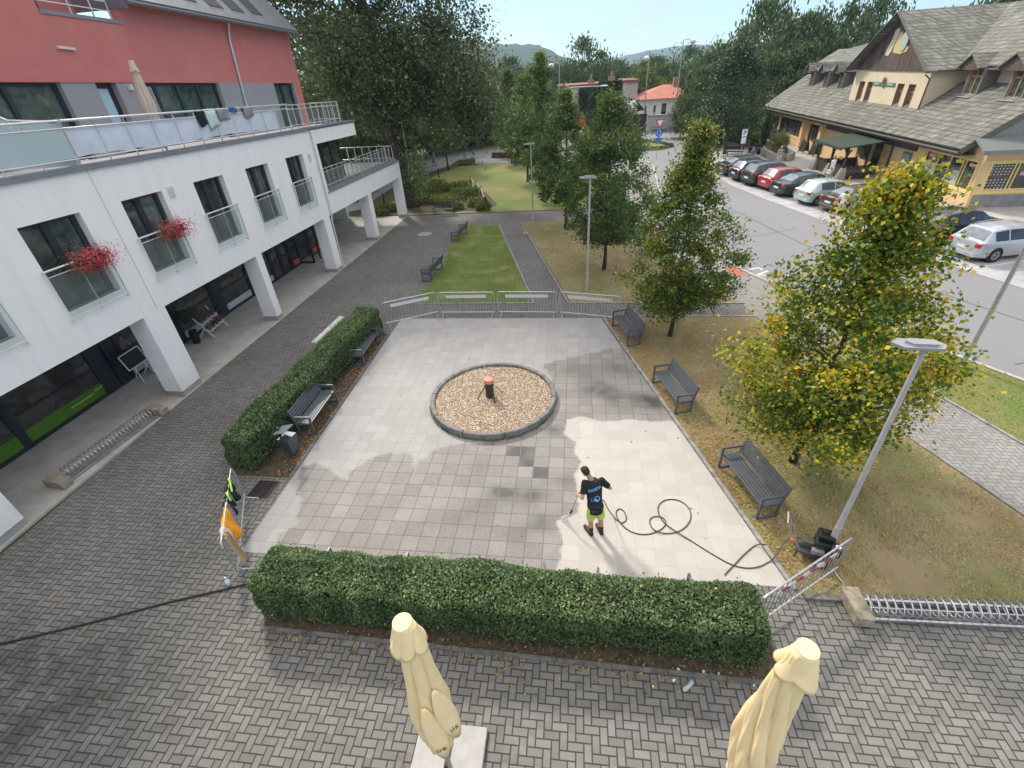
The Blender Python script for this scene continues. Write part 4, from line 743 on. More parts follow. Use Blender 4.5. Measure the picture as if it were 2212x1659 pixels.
mb_ = MB(); mb_.box(-.1, -.09, 6.83, 7.67, 1.05, 2.03); mi = mb_.build('board_face', mk('slate_face', (.12, .15, .17), .6, nz=None, bump=None), mo); mb_ = MB()
for q in range(7):
    for s_ in range(4): mb_.box(-.106, -.1, 6.9+s_*.19, 7.02+s_*.19, 1.12+q*.13, 1.18+q*.13)
mb_.build('board_notes', mk('chalk_notes', (.5, .52, .55), .7, nz=None, bump=None), mi)
# ------------------------------------------------------------------ benches
def bench_parts(t, Lb, back=True):
    h = Lb/2                                    # seat faces local -y, length along x
    for sx in (-1, 1):
        x = sx*(h-.03); f = MB()
        for a, b in (((x, -.24, 0), (x, -.24, .64)), ((x, .22, 0), (x, .22, .42)), ((x, -.24, .03), (x, .22, .03)), ((x, -.24, .4), (x, .22, .38)), ((x, -.26, .64), (x, .24, .64)), ((x, .2, .36), (x, .36, .86))): f.bar(a, b, .05, .045, up=(1, 0, 0))
        f.build('end_frame', M_BENCH, t)
    s = MB()
    for k in range(6): s.cbox((0, -.22+k*.078, .43), (Lb-.02, .055, .028))
    s.build('seat', M_BENCH, t)
    s = MB(); n = Vector((0, .305, .952))
    for k in range(5): p = Vector((0, .235, .5))+n*(.085*k); s.bar((-h+.01, p.y, p.z), (h-.01, p.y, p.z), .028, .06, up=(0, .305, .952))
    s.build('backrest', M_BENCH, t)
be0 = thing('park_bench', 'grey slatted metal bench nearest the pressure washer on the right plaza edge', 'bench', (5.16, -9.35, .03), 0, 'grey slatted benches around the plaza')
bench_parts(be0, 1.75)
DE = math.atan2(-.967, .256)
be0.rotation_euler[2] = DE+PI
be0.rotation_euler[2] = DE
def bt(c, face, lab, grp='grey slatted benches around the plaza', z=.02):   # face = direction the sitter looks
    a = math.atan2(face[1], face[0])+PI/2; return dup(be0, (c[0], c[1], z), a, lab, grp)
be0.rotation_euler[2] = math.atan2(-.256, -.967)+PI/2
bt((4.02, -5.5), (-.967, -.256), 'grey slatted metal bench on the right plaza edge, level with the gravel circle', z=.03)
bt((2.98, -1.45), (-.967, -.256), 'grey slatted metal bench at the far right plaza corner beside the barrier', z=.03)
bt((-6.86, -6.95), (1, .02), 'grey slatted metal bench against the left hedge next to the litter bin')
bt((-6.82, -3.0), (1, .02), 'grey slatted metal bench against the left hedge, farther from the litter bin')
bt((-3.15, -12.38), (0, 1), 'mostly hidden bench behind the left part of the near hedge')
bt((-.35, -12.4), (0, 1), 'mostly hidden bench behind the middle of the near hedge')
bt((2.38, -12.46), (0, 1), 'mostly hidden bench behind the near hedge, below the standing worker')
bt((-6.3, 5.15), (-1, .1), 'grey bench on the left edge of the green lawn, nearer the barriers', z=.01)
bt((-6.2, 11.5), (-1, .1), 'grey bench on the left edge of the green lawn, at its far end', z=.01)
bf = thing('park_bench', 'dark green metal bench with curved arms in front of the flower bed', 'bench', (-8.62, 17.55, .01))
f = MB()
for sx in (-1, 1):
    x = sx*.74; f.tube([(x, -.25, 0), (x, -.22, .3), (x, -.25, .6), (x, .0, .64), (x, .2, .6)], .025, 6); f.tube([(x, .2, 0), (x, .2, .45), (x, .33, .86)], .025, 6)
f.build('end_frame', mk('dark_green_iron', (.03, .045, .04), .5, .3, nz=None, bump=None), bf)
f = MB(); 
for k in range(5): f.cbox((0, -.2+k*.09, .42), (1.5, .06, .03))
f.build('seat', mk('worn_green_slat', (.16, .21, .18), .5, nz=(6, .3)), bf)
f = MB()
for k in range(5): f.bar((-.74, .22+k*.028, .5+k*.085), (.74, .22+k*.028, .5+k*.085), .025, .05)
f.build('backrest', MATS['dark_green_iron'], bf)
wb = MB(); wb.bar((-8.85, -2.95, .47), (-8.7, -.68, .47), .22, .05, up=(0, 0, 1))
for a in ((-8.85, -2.7), (-8.72, -.95)): wb.bar((a[0], a[1], 0), (a[0], a[1], .45), .18, .06)
tag(wb.build('low_bench', mk('pale_peeling_paint', (.62, .62, .60), .7, nz=(9, .4))), 'narrow pale slab bench half hidden behind the far end of the left hedge', 'bench')
# ------------------------------------------------------------------ crowd barriers
def barrier_parts(t, Lb, refl=True, strip=None):
    f = MB(); h = Lb/2; r = .019; q = .09
    loop = [(-h, 0, .2), (-h, 0, 1.1-q), (-h+.03, 0, 1.1-.03), (-h+q, 0, 1.1), (h-q, 0, 1.1), (h-.03, 0, 1.1-.03), (h, 0, 1.1-q), (h, 0, .2)]
    f.tube(loop, r, 8); f.tube([(-h, 0, .2), (h, 0, .2)], r, 8); f.build('frame', M_GALV, t)
    b = MB(); n = int(Lb/.125)
    for k in range(1, n): x = -h+Lb*k/n; b.tube([(x, 0, .2), (x, 0, 1.09)], .0075, 5)
    b.build('bars', M_GALV, t)
    for sx in (-1, 1):
        g = MB(); x = sx*(h-.12); g.tube([(x, 0, .2), (x, -.05, .13), (x, -.27, .015)], .014, 6); g.tube([(x, 0, .2), (x, .05, .13), (x, .27, .015)], .014, 6); g.build('foot', M_GALV, t)
    if refl:
        p = MB(); p.cbox((0, -.025, .92), (Lb*.72, .008, .13)); o = p.build('reflector_strip', strip or mk('white_reflector', (.66, .67, .68), .4, nz=(30, .15), bump=None), t)
        p = MB()
        for k in range(11): x = -Lb*.33+k*Lb*.066; p.slab([(x, -.032, .86), (x+.012, -.032, .86), (x+.012, -.032, .98), (x, -.032, .98)][::-1], .002)
        p.build('strip_pattern', mk('strip_line', (.4, .4, .42), .5, nz=None, bump=None), o)
GRB = 'galvanised crowd barriers closing the plaza'
ba0 = thing('crowd_barrier', 'galvanised crowd barrier in the far row, directly in front of the green lawn', 'barrier', (-3.51, .3, 0), 0, GRB); barrier_parts(ba0, 2.38)
def bar_at(a, b, lab): return dup(ba0, ((a[0]+b[0])/2, (a[1]+b[1])/2, 0), math.atan2(b[1]-a[1], b[0]-a[0]), lab, GRB, (math.hypot(b[0]-a[0], b[1]-a[1])/2.38, 1, 1))
bar_at((-2.18, .34), (.28, .26), 'galvanised crowd barrier in the far row, in front of the path')
bar_at((.42, .28), (2.86, -.28), 'galvanised crowd barrier in the far row, last on the right beside the bench')
bar_at((-6.8, -.75), (-4.82, .36), 'slanting galvanised crowd barrier joining the left hedge to the far row')
bl_ = thing('crowd_barrier', 'galvanised crowd barrier with clothes hung on it beside the drain', 'barrier', (-6.63, -11.43, 0), math.atan2(-12.52+10.38, -6.02+7.19), GRB); barrier_parts(bl_, 2.5, False)
br_ = thing('crowd_barrier', 'crowd barrier with faded red and white strip between near hedge and washer', 'barrier', (5.26, -12.19, 0), math.atan2(-11.5+12.88, 6.26-4.26), GRB)
rw = NT('faded_red_white_strip', .5); x_, _, z_ = rw.xyz(); ff = rw.math('FRACT', rw.math('MULTIPLY', rw.math('ADD', x_, z_), 2.6)); rw.col(rw.mix(rw.mr(ff, .48, .52, 0, 1), (.62, .58, .64), (.30, .06, .09)))
barrier_parts(br_, 2.45, True, rw.m)
# clothes on the left barrier, built in barrier space (x along the rail)
def cloth(name, xs, drop_f, drop_b, m, lab, cat, seed, wob=.03):
    r = random.Random(seed); nx_, nz_ = 12, 12; P = []; W_ = xs[1]-xs[0]
    for j in range(-nz_, nz_+1):
        for i in range(nx_+1):
            f = i/nx_; d = (drop_f if j < 0 else drop_b); s = abs(j)/nz_; ed = 1-.18*math.sin(5*f+seed)*s
            y = (-1 if j < 0 else 1)*(.024+.05*s+wob*math.sin(7*f+3*s+seed)*s); z = 1.125-d*s*ed if j else 1.13
            P.append((xs[0]+W_*f+.06*math.sin(3*s+seed)*s, y if j else 0, z))
    n = nx_+1; F_ = [(a*n+b, a*n+b+1, (a+1)*n+b+1, (a+1)*n+b) for a in range(2*nz_) for b in range(nx_)]
    mb = MB(); mb.add(P, F_); o = mb.build(name, m, None, smooth=True); o.location = bl_.location; o.rotation_euler = bl_.rotation_euler
    s_ = o.modifiers.new('thickness', 'SOLIDIFY'); s_.thickness = .012; return tag(o, lab, cat)
cloth('hanging_garment', (.18, .78), .16, .62, mk('orange_fabric', (.85, .36, .02), .9, nz=(6, .2), bump=(9, 1)), 'orange work jacket thrown over the left barrier', 'garment', 2, .06)
cloth('hanging_garment', (.70, 1.0), .08, .30, mk('pale_beige_fabric', (.60, .50, .42), .9, nz=(6, .15), bump=(9, 1)), 'pale beige cloth beside the orange jacket on the barrier', 'garment', 4)
k1 = cloth('hanging_garment', (-.72, -.38), .1, .42, mk('black_fabric', (.012, .012, .016), .9, nz=(6, .2), bump=(9, 1)), 'black garment with lime collar on the far half of the left barrier', 'garment', 1, .05)
k2 = cloth('hanging_garment', (-.25, .0), .08, .40, MATS['black_fabric'], 'second black garment with lime trim, next to the orange jacket', 'garment', 6, .04)
lime = mk('lime_fabric', (.38, .80, .03), .8, nz=None, bump=None)
for o, xs in ((k1, (-.75, -.40)), (k2, (-.26, -.1))):
    mb = MB(); mb.tube([(xs[0], .0, 1.15), (xs[0]+.1, .035, 1.14), (xs[1], .06, 1.02)], .022, 6); c = mb.build('lime_collar', lime, o)
mb = MB(); 
for x in (.86, .96, 1.05): mb.bar((x, .06, 1.05), (x+.06, .16, .22), .05, .02)
o = mb.build('timber_planks', mk('light_wood', (.50, .36, .20), .7, nz=(6, .2))); o.location = bl_.location; o.rotation_euler = bl_.rotation_euler; tag(o, 'light wooden slats leaning against the inside of the clothes barrier', 'slats')
# ------------------------------------------------------------------ litter bin, drain, bottle, litter, manholes
t = thing('litter_bin', 'dark grey litter bin with tilted lid beside the left hedge', 'bin', (-6.78, -8.72, .02), -.15)
m = MB(); m.hexa([(-.13, -.15, .16), (.13, -.15, .16), (.13, .15, .16), (-.13, .15, .16), (-.18, -.2, .72), (.18, -.2, .72), (.18, .2, .72), (-.18, .2, .72)]); m.build('bin_body', mk('blue_grey_steel', (.10, .12, .15), .35, .6, nz=(8, .2), bump=None), t, bevel=.01)
m = MB(); m.box(-.02, .02, -.03, .03, 0, .5); m.bar((-.19, 0, .1), (-.19, 0, .98), .05, .04); m.build('post', M_FRAME, t)
m = MB(); m.slab([(-.22, -.2, .88), (.18, -.2, 1.0), (.18, .2, 1.0), (-.22, .2, .88)][::-1], .012); m.build('lid', mk('sky_grey_lid', (.36, .42, .47), .3, .7, nz=(9, .15), bump=None), t)
m = MB(); m.box(-.16, .16, -.18, .18, .66, .7); m.build('opening', M_BLACK, t)
t = thing('drain_grate', 'rusty black iron drain grate near the lower end of the left hedge', 'drain', (-6.98, -10.0, .0), -.05)
m = MB(); m.box(-.3, .3, -.3, -.27, 0, .012); m.box(-.3, .3, .27, .3, 0, .012); m.box(-.3, -.27, -.27, .27, 0, .012); m.box(.27, .3, -.27, .27, 0, .012); m.box(-.015, .015, -.27, .27, 0, .011)
for k in range(9): m.box(-.27, .27, -.25+k*.06, -.225+k*.06, 0, .01)
m.build('grate', mk('rusty_iron', (.07, .05, .045), .8, .3, nz=(14, .4)), t)
m = MB(); m.box(-.27, .27, -.27, .27, .001, .003); m.build('pit', M_BLACK, t)
t = thing('water_bottle', 'clear plastic water bottle standing by the clothes barrier', 'bottle', (-6.15, -12.72, 0))
m = MB(); m.lathe([(.001, 0), (.042, .0), (.045, .03), (.045, .16), (.04, .2), (.018, .25), (.014, .27), (.001, .27)], n=14); m.build('bottle_body', M_PLAST, t, smooth=True); m = MB(); m.cyl((0, 0, .265), .016, .02, 10); m.build('cap', mk('white_plastic', (.75, .76, .78), .4, nz=None, bump=None), t); m = MB(); m.cyl((0, 0, .07), .0465, .07, 14); m.build('bottle_label', mk('pale_blue_label', (.5, .66, .7), .5, nz=None, bump=None), t)
t = thing('water_bottle', 'crushed clear bottle lying on the bricks below the right end of the near hedge', 'bottle', (2.9, -14.0, .04), .5)
m = MB(); m.tube([(0, 0, 0), (.03, .02, 0), (.12, .03, .003), (.2, .06, 0), (.24, .07, 0)], [.02, .04, .034, .04, .014], 8); m.build('bottle_body', M_PLAST, t, smooth=True)
rs = random.Random(9)
for k in range(9):
    x, y = rs.uniform(2.2, 4.6), -13.6-abs(rs.gauss(0, .25)); m = MB(); a = rs.uniform(.018, .04); m.add([(-a, -a*.6, 0), (a, -a*.4, .02), (a*.7, a*.7, .005), (-a*.8, a*.5, .03)], [(0, 1, 2, 3)]); o = m.build('litter_scrap', mk('white_scrap', (.7, .7, .72), .6, nz=None, bump=None)); o.location = (x, y, .008); o.rotation_euler = (0, 0, rs.uniform(0, 6))
    tag(o, 'small white paper scrap among the weeds at the right end of the near hedge', 'litter', 'paper scraps by the hedge')
def manhole(c, lab, r=.42):
    t = thing('manhole_cover', lab, 'manhole cover', (c[0], c[1], .006)); m = MB(); m.lathe([(r, 0), (r, .006), (r*.88, .006)], n=32); m.build('rim', mk('iron_rim', (.13, .12, .11), .7, .4), t)
    m = MB(); m.prism(circ((0, 0), r*.88, r*.88, 32), 0, .005); m.build('lid', mk('concrete_lid', (.34, .33, .31), .8, nz=(9, .2)), t)
manhole((-8.82, 12.66), 'round concrete-filled manhole cover on the paving between arcade and lawn', .55); manhole((-1.93, 12.45), 'round manhole cover in the narrow path between two lawns', .42)
m = MB(); m.tube([(-10.4, -14.45, .025), (-8.6, -13.78, .022), (-7.2, -13.2, .022), (-5.9, -12.72, .022), (-4.6, -12.35, .04)], .022, 8); tag(m.build('black_cable', M_RUBBER, smooth=True), 'thick black cable running over the bricks from the left into the near hedge', 'cable')
# ------------------------------------------------------------------ gravel circle with the capped pipe
t = thing('gravel_bed', 'round gravel bed with low concrete rim in the middle of the plaza', 'gravel bed', (PG[0], PG[1], 0)); Rr = 1.98
for k in range(10):
    m = MB(); n = 8; a0 = 2*PI*k/10+.008; a1 = 2*PI*(k+1)/10-.008; P = []
    for i in range(n+1):
        a = a0+(a1-a0)*i/n
        for (r, z) in ((Rr, 0), (Rr, .21), (Rr-.02, .225), (Rr-.11, .225), (Rr-.13, .21), (Rr-.13, 0)): P.append((r*math.cos(a), r*math.sin(a), z))
    m.add(P, [(i*6+j, (i+1)*6+j, (i+1)*6+j+1, i*6+j+1) for i in range(n) for j in range(5)]+[(0, 1, 2, 3, 4, 5), tuple(n*6+j for j in (5, 4, 3, 2, 1, 0))]); m.build('rim_stone', mk('rim_concrete', (.22, .215, .205), .85, nz=(5, .35), bump=(60, .5)), t)
m = MB(); m.prism(circ((0, 0), Rr-.13, Rr-.13, 40), 0, .13); m.build('gravel_base', mk('gravel_ground', (.26, .19, .13), .95, nz=(40, .4), bump=(60, 1)), t)
r = np.random.default_rng(5); n = 11000; a = r.random(n)*2*PI; q = np.sqrt(r.random(n))*(Rr-.15); s = .012+.016*r.random(n); cx = q*np.cos(a); cy = q*np.sin(a); cz = .13+r.random(n)*.018
off = np.array([(1, 0, 0), (0, 1, 0), (-1, 0, 0), (0, -1, 0), (0, 0, .7), (0, 0, -.7)]); th = r.random(n)*PI; el = .6+.5*r.random(n)
V = np.zeros((n, 6, 3))
for k, o in enumerate(off): V[:, k, 0] = cx+s*(o[0]*np.cos(th)*el-o[1]*np.sin(th)); V[:, k, 1] = cy+s*(o[0]*np.sin(th)*el+o[1]*np.cos(th)); V[:, k, 2] = cz+s*o[2]
Fa = np.array([(0, 1, 4), (1, 2, 4), (2, 3, 4), (3, 0, 4)]); FF = (np.arange(n)[:, None, None]*6+Fa[None]).reshape(-1, 3)
tag(np_mesh('pebbles', V.reshape(-1, 3), FF, M_PEB, t, {'tint': ('FACE', np.repeat(np.clip(r.normal(.55, .28, n), 0, 1), 4))}), kind='stuff')
t = thing('capped_pipe', 'brown pipe with salmon cap on three struts in the gravel', 'pipe', (PG[0]-.1, PG[1]+.02, .13))
m = MB(); m.cyl((0, 0, 0), .135, .62, 20); m.build('pipe_body', mk('dark_brown_pipe', (.055, .04, .036), .6, nz=(8, .25)), t, smooth=False); m = MB(); m.lathe([(.15, .55), (.155, .6), (.14, .605), (.155, .61), (.155, .66), (.13, .68), (.001, .685)], n=24); m.build('cap', mk('salmon_cap', (.66, .25, .18), .45, nz=None, bump=None), t)
for a in (205, 300, 30): m = MB(); m.bar((.13*math.cos(R_(a)), .13*math.sin(R_(a)), .45), (.42*math.cos(R_(a)), .42*math.sin(R_(a)), .01), .035, .02); m.build('strut', MATS['dark_brown_pipe'], t)
blades('weeds', circ(PG, 2.06, 2.06, 24), 10, M_BLADE, .05, seed=1)
bpy.data.objects.remove(bpy.data.objects['weeds'])
# ------------------------------------------------------------------ street lamps
def lamp_parts(t, h, head_dir, pole_m):
    m = MB(); m.tube([(0, 0, 0), (0, 0, .9), (0, 0, .92), (0, 0, h)], [.062, .062, .052, .038], 12); m.build('pole', pole_m, t, smooth=False)
    m = MB(); c, s = math.cos(head_dir), math.sin(head_dir)
    P = [(-.18, -.13), (.34, -.15), (.46, 0), (.34, .15), (-.18, .13), (-.26, 0)]
    for z0, z1, k in ((h-.01, h+.035, 1), (h+.035, h+.075, .62)): m.prism([(c*x*k-s*y*k, s*x*k+c*y*k) for x, y in P], z0, z1)
    m.build('lamp_head', mk('grey_lamp_housing', (.36, .37, .39), .45, .4, nz=None, bump=None), t)
M_POLE = mk('painted_grey_pole', (.50, .50, .50), .5, .3, nz=(5, .12), bump=None)
t = thing('street_lamp', 'slim grey street lamp behind the pressure washer, nearest of the lamps', 'street lamp', (6.22, -11.12, .03), 0, 'slim lamps in the small park'); lamp_parts(t, 4.95, PI*.96, M_POLE)
t = thing('street_lamp', 'slim grey street lamp in the dry lawn just beyond the barriers', 'street lamp', (1.57, 2.76, .03), 0, 'slim lamps in the small park'); lamp_parts(t, 4.9, PI, M_POLE)
t = thing('street_lamp', 'slim grey street lamp at the far path crossing before the lawn', 'street lamp', (-1.77, 14.28, .03), 0, 'slim lamps in the small park'); lamp_parts(t, 4.8, PI, M_POLE)
t = thing('sign_pole', 'leaning-looking galvanised pole at the roadside kerb with a small white arrow sign', 'sign pole', (13.39, -3.42, .03)); m = MB(); m.tube([(0, 0, 0), (0, 0, .5), (0, 0, .52), (0, 0, 6.5)], [.075, .075, .065, .055], 12); m.build('pole', M_GALV, t); m = MB(); m.cbox((.32, .05, 3.95), (.55, .02, .3)); o = m.build('sign_face', mk('cream_sign', (.68, .68, .6), .5, nz=None, bump=None), t); m = MB()
m.bar((.2, .036, 3.85), (.3, .036, 3.95), .02, .03); m.bar((.3, .036, 3.95), (.22, .036, 4.0), .02, .03); m.bar((.22, .036, 4.0), (.32, .036, 4.05), .02, .03); m.build('arrow_mark', M_BLACK, o)
# ------------------------------------------------------------------ bicycle racks with stone ends
def rack(nm, a, b, lab, n, kin):
    a = Vector(a); b = Vector(b); d = (b-a); L_ = d.length; t = thing(nm, lab, 'bicycle rack', (a.x, a.y, .012), math.atan2(d.y, d.x), 'spiral bicycle racks')
    w2 = .19
    m = MB()
    for y in (-w2, w2): m.cbox((L_/2, y, .06), (L_, .04, .04))
    m.cbox((L_/2, -.03, .16), (L_, .022, .022)); m.build('rail', M_GALV, t)
    m = MB(); P = []; N = n*14
    for i in range(N+1):
        f = i/N; q = 2*PI*i/14; P.append((.08+(L_-.16)*f, -math.cos(q)*.2, .22+.16*math.sin(q)))
    m.tube(P, .014, 5); m.build('spiral', M_GALV, t, smooth=True)
    for x in kin:
        m = MB(); m.cbox((x, 0, .13), (.3, .66, .26)); o = m.build('stone_end', mk('sandstone_block', (.33, .29, .22), .95, nz=(7, .4), bump=(30, 1.0)), t, bevel=.03)
    return t
rack('bicycle_rack', (6.28, -12.30, 0), (10.2, -12.22, 0), 'galvanised spiral bicycle rack at the lower right edge of the dry lawn', 27, (-.02,))
rack('bicycle_rack', (-12.82, -10.05, 0), (-12.50, -7.1, 0), 'galvanised spiral bicycle rack under the white arcade', 24, (-.15, L_ if False else 3.12))
# red bicycles / rental stand half hidden behind the trees
t = thing('bike_stand', 'red framed rental bike stand half hidden behind the middle trees', 'bike stand', (4.9, 9.6, 0), -1.25); m = MB()
for k in range(3): m.bar((k*.9, 0, 0), (k*.9, 0, 1.2), .08, .08); m.bar((k*.9, 0, 1.15), (k*.9+.7, .35, .6), .06, .06)
m.bar((0, 0, 1.15), (2, 0, 1.15), .07, .07); m.build('frame', mk('red_paint', (.55, .05, .04), .4, nz=None, bump=None), t)
m = MB(); m.cbox((.5, -.05, .75), (.55, .04, .5)); m.build('panel', mk('dark_maroon', (.10, .02, .02), .5), t); m = MB()
for k in range(4): m.cbox((.5, -.08, .58+k*.11), (.42, .02, .04))
m.build('panel_stripe', MATS['white_plastic'], t)
for k in range(2):
    t = thing('bicycle', ['white and dark bicycle parked behind the half-turned tree', 'dark bicycle beside the red stand behind the trees'][k], 'bicycle', (6.1-k*1.7, 5.6+k*2.6, .0), .4); m = MB()
    for x in (-.5, .5): m.tube([(x+.33*math.cos(q), 0, .34+.33*math.sin(q)) for q in np.linspace(0, 2*PI, 21)], .018, 6)
    m.build('wheels', M_RUBBER, t); m = MB(); m.tube([(-.5, 0, .34), (-.12, 0, .3), (.28, 0, .72), (-.2, 0, .74), (-.5, 0, .34)], .018, 6); m.tube([(-.12, 0, .3), (-.24, 0, .86)], .016, 6); m.tube([(.5, 0, .34), (.28, 0, .72), (.26, 0, .95)], .016, 6); m.build('frame', MATS['white_plastic'] if k == 0 else M_FRAME, t)
    m = MB(); m.ell((-.25, 0, .9), (.14, .07, .04), 8, 5); m.build('saddle', M_BLACK, t); m = MB(); m.tube([(.26, -.25, .98), (.3, 0, .97), (.26, .25, .98)], .014, 6); m.build('handlebar', M_BLACK, t)
# ------------------------------------------------------------------ pressure washer
t = thing('pressure_washer', 'black petrol pressure washer on two wheels at the right plaza edge', 'pressure washer', (5.98, -11.15, .03), -.35)
m = MB(); m.cbox((-.05, 0, .2), (.62, .34, .06)); m.bar((-.34, -.14, .2), (-.34, -.14, .0), .03, .03); m.bar((-.34, .14, .2), (-.34, .14, 0), .03, .03); m.build('chassis', mk('slate_sheet', (.13, .15, .18), .4, .5, nz=None, bump=None), t)
m = MB(); m.cbox((.1, .06, .36), (.34, .3, .28)); m.cbox((.1, .12, .56), (.3, .26, .14)); m.cbox((.28, -.07, .42), (.18, .2, .24)); m.build('engine', M_BLACK, t, bevel=.025)
m = MB(); m.cyl((.06, .14, .63), .045, .035, 12); m.build('fuel_cap', M_RUBBER, t); m = MB(); m.cyl((.3, -.08, .54), .05, .012, 14); m.build('engine_badge', MATS['white_plastic'], t)
m = MB(); m.cbox((-.2, .02, .33), (.24, .14, .14)); m.tube([(-.34, -.02, .34), (-.28, -.02, .34)], .05, 10); m.build('pump', mk('brass_grey', (.2, .19, .16), .4, .7), t); m = MB(); m.cbox((0, -.13, .3), (.22, .1, .1)); m.build('silencer', M_GALV, t)
for y in (-.24, .24):
    m = MB(); m.tube([(.1, y-.04, .13), (.1, y+.04, .13)], .13, 20); w = m.build('wheel', M_RUBBER, t); m = MB(); m.tube([(.1, y-.045, .13), (.1, y+.045, .13)], .06, 14); m.build('rim', MATS['white_plastic'], w)
m = MB(); m.tube([(-.3, -.15, .22), (-.5, -.15, .55), (-.66, -.15, .88), (-.66, .15, .88), (-.5, .15, .55), (-.3, .15, .22)], .014, 8); m.build('handle', M_GALV, t)
m = MB(); m.tube([(-.4, -.04, .34), (-.5, -.05, .33)], .03, 8); m.build('hose_coupling', mk('red_coupling', (.75, .12, .05), .4, nz=None, bump=None), t)
# hose
def D1(x, y, z=.02): return G(.27573*x+1152.1, .27573*y+881.0, z)
HP = [(1.62, -10.72, 1.0), D1(556, 735, .86), D1(575, 775, .6), D1(600, 815, .3), D1(628, 850, .06), D1(655, 880), D1(690, 900), D1(722, 885), D1(728, 850), D1(705, 805), D1(672, 792), D1(650, 812), D1(655, 855), D1(685, 903, .035), D1(740, 955), D1(810, 985), D1(890, 990), D1(960, 972), D1(1015, 940), D1(1038, 900), D1(1015, 862), D1(965, 850), D1(925, 862), D1(911, 895), D1(930, 940), D1(975, 970, .04), D1(1050, 984), D1(1125, 972), D1(1190, 935), D1(1228, 880), D1(1232, 820), D1(1200, 765), D1(1145, 728), D1(1080, 716), D1(1020, 728), D1(982, 765), D1(978, 810), D1(1000, 865), D1(1050, 920, .04), D1(1130, 975, .045), D1(1240, 1045), D1(1400, 1145), D1(1540, 1222), D1(1650, 1253), D1(1760, 1247), D1(1850, 1205), D1(1890, 1170, .1), (5.42, -11.02, .3), (5.5, -11.0, .36)]
def smooth_path(P, k=4):
    Q = []; P = [Vector(p) for p in P]
    for i in range(len(P)-1):
        a, b, c, d = P[max(i-1, 0)], P[i], P[i+1], P[min(i+2, len(P)-1)]
        for j in range(k): t_ = j/k; Q.append(.5*((2*b)+(c-a)*t_+(2*a-5*b+4*c-d)*t_*t_+(3*b-a-3*c+d)*t_**3))
    Q.append(P[-1]); return Q
m = MB(); m.tube(smooth_path(HP), .0125, 7); tag(m.build('pressure_hose', mk('brown_grey_hose', (.06, .052, .048), .5, nz=None, bump=None), smooth=True), 'long dark high-pressure hose looping over the washed white tiles', 'hose')
HP2 = [D1(1820, 1072, .3), D1(1780, 1068, .1), D1(1740, 1078), D1(1690, 1115), D1(1630, 1170), D1(1580, 1225), D1(1530, 1275), D1(1500, 1310)]
m = MB(); m.tube(smooth_path(HP2), .0125, 7); tag(m.build('supply_hose', MATS['brown_grey_hose'], smooth=True), 'shorter supply hose from the washer disappearing behind the hedge end', 'hose')
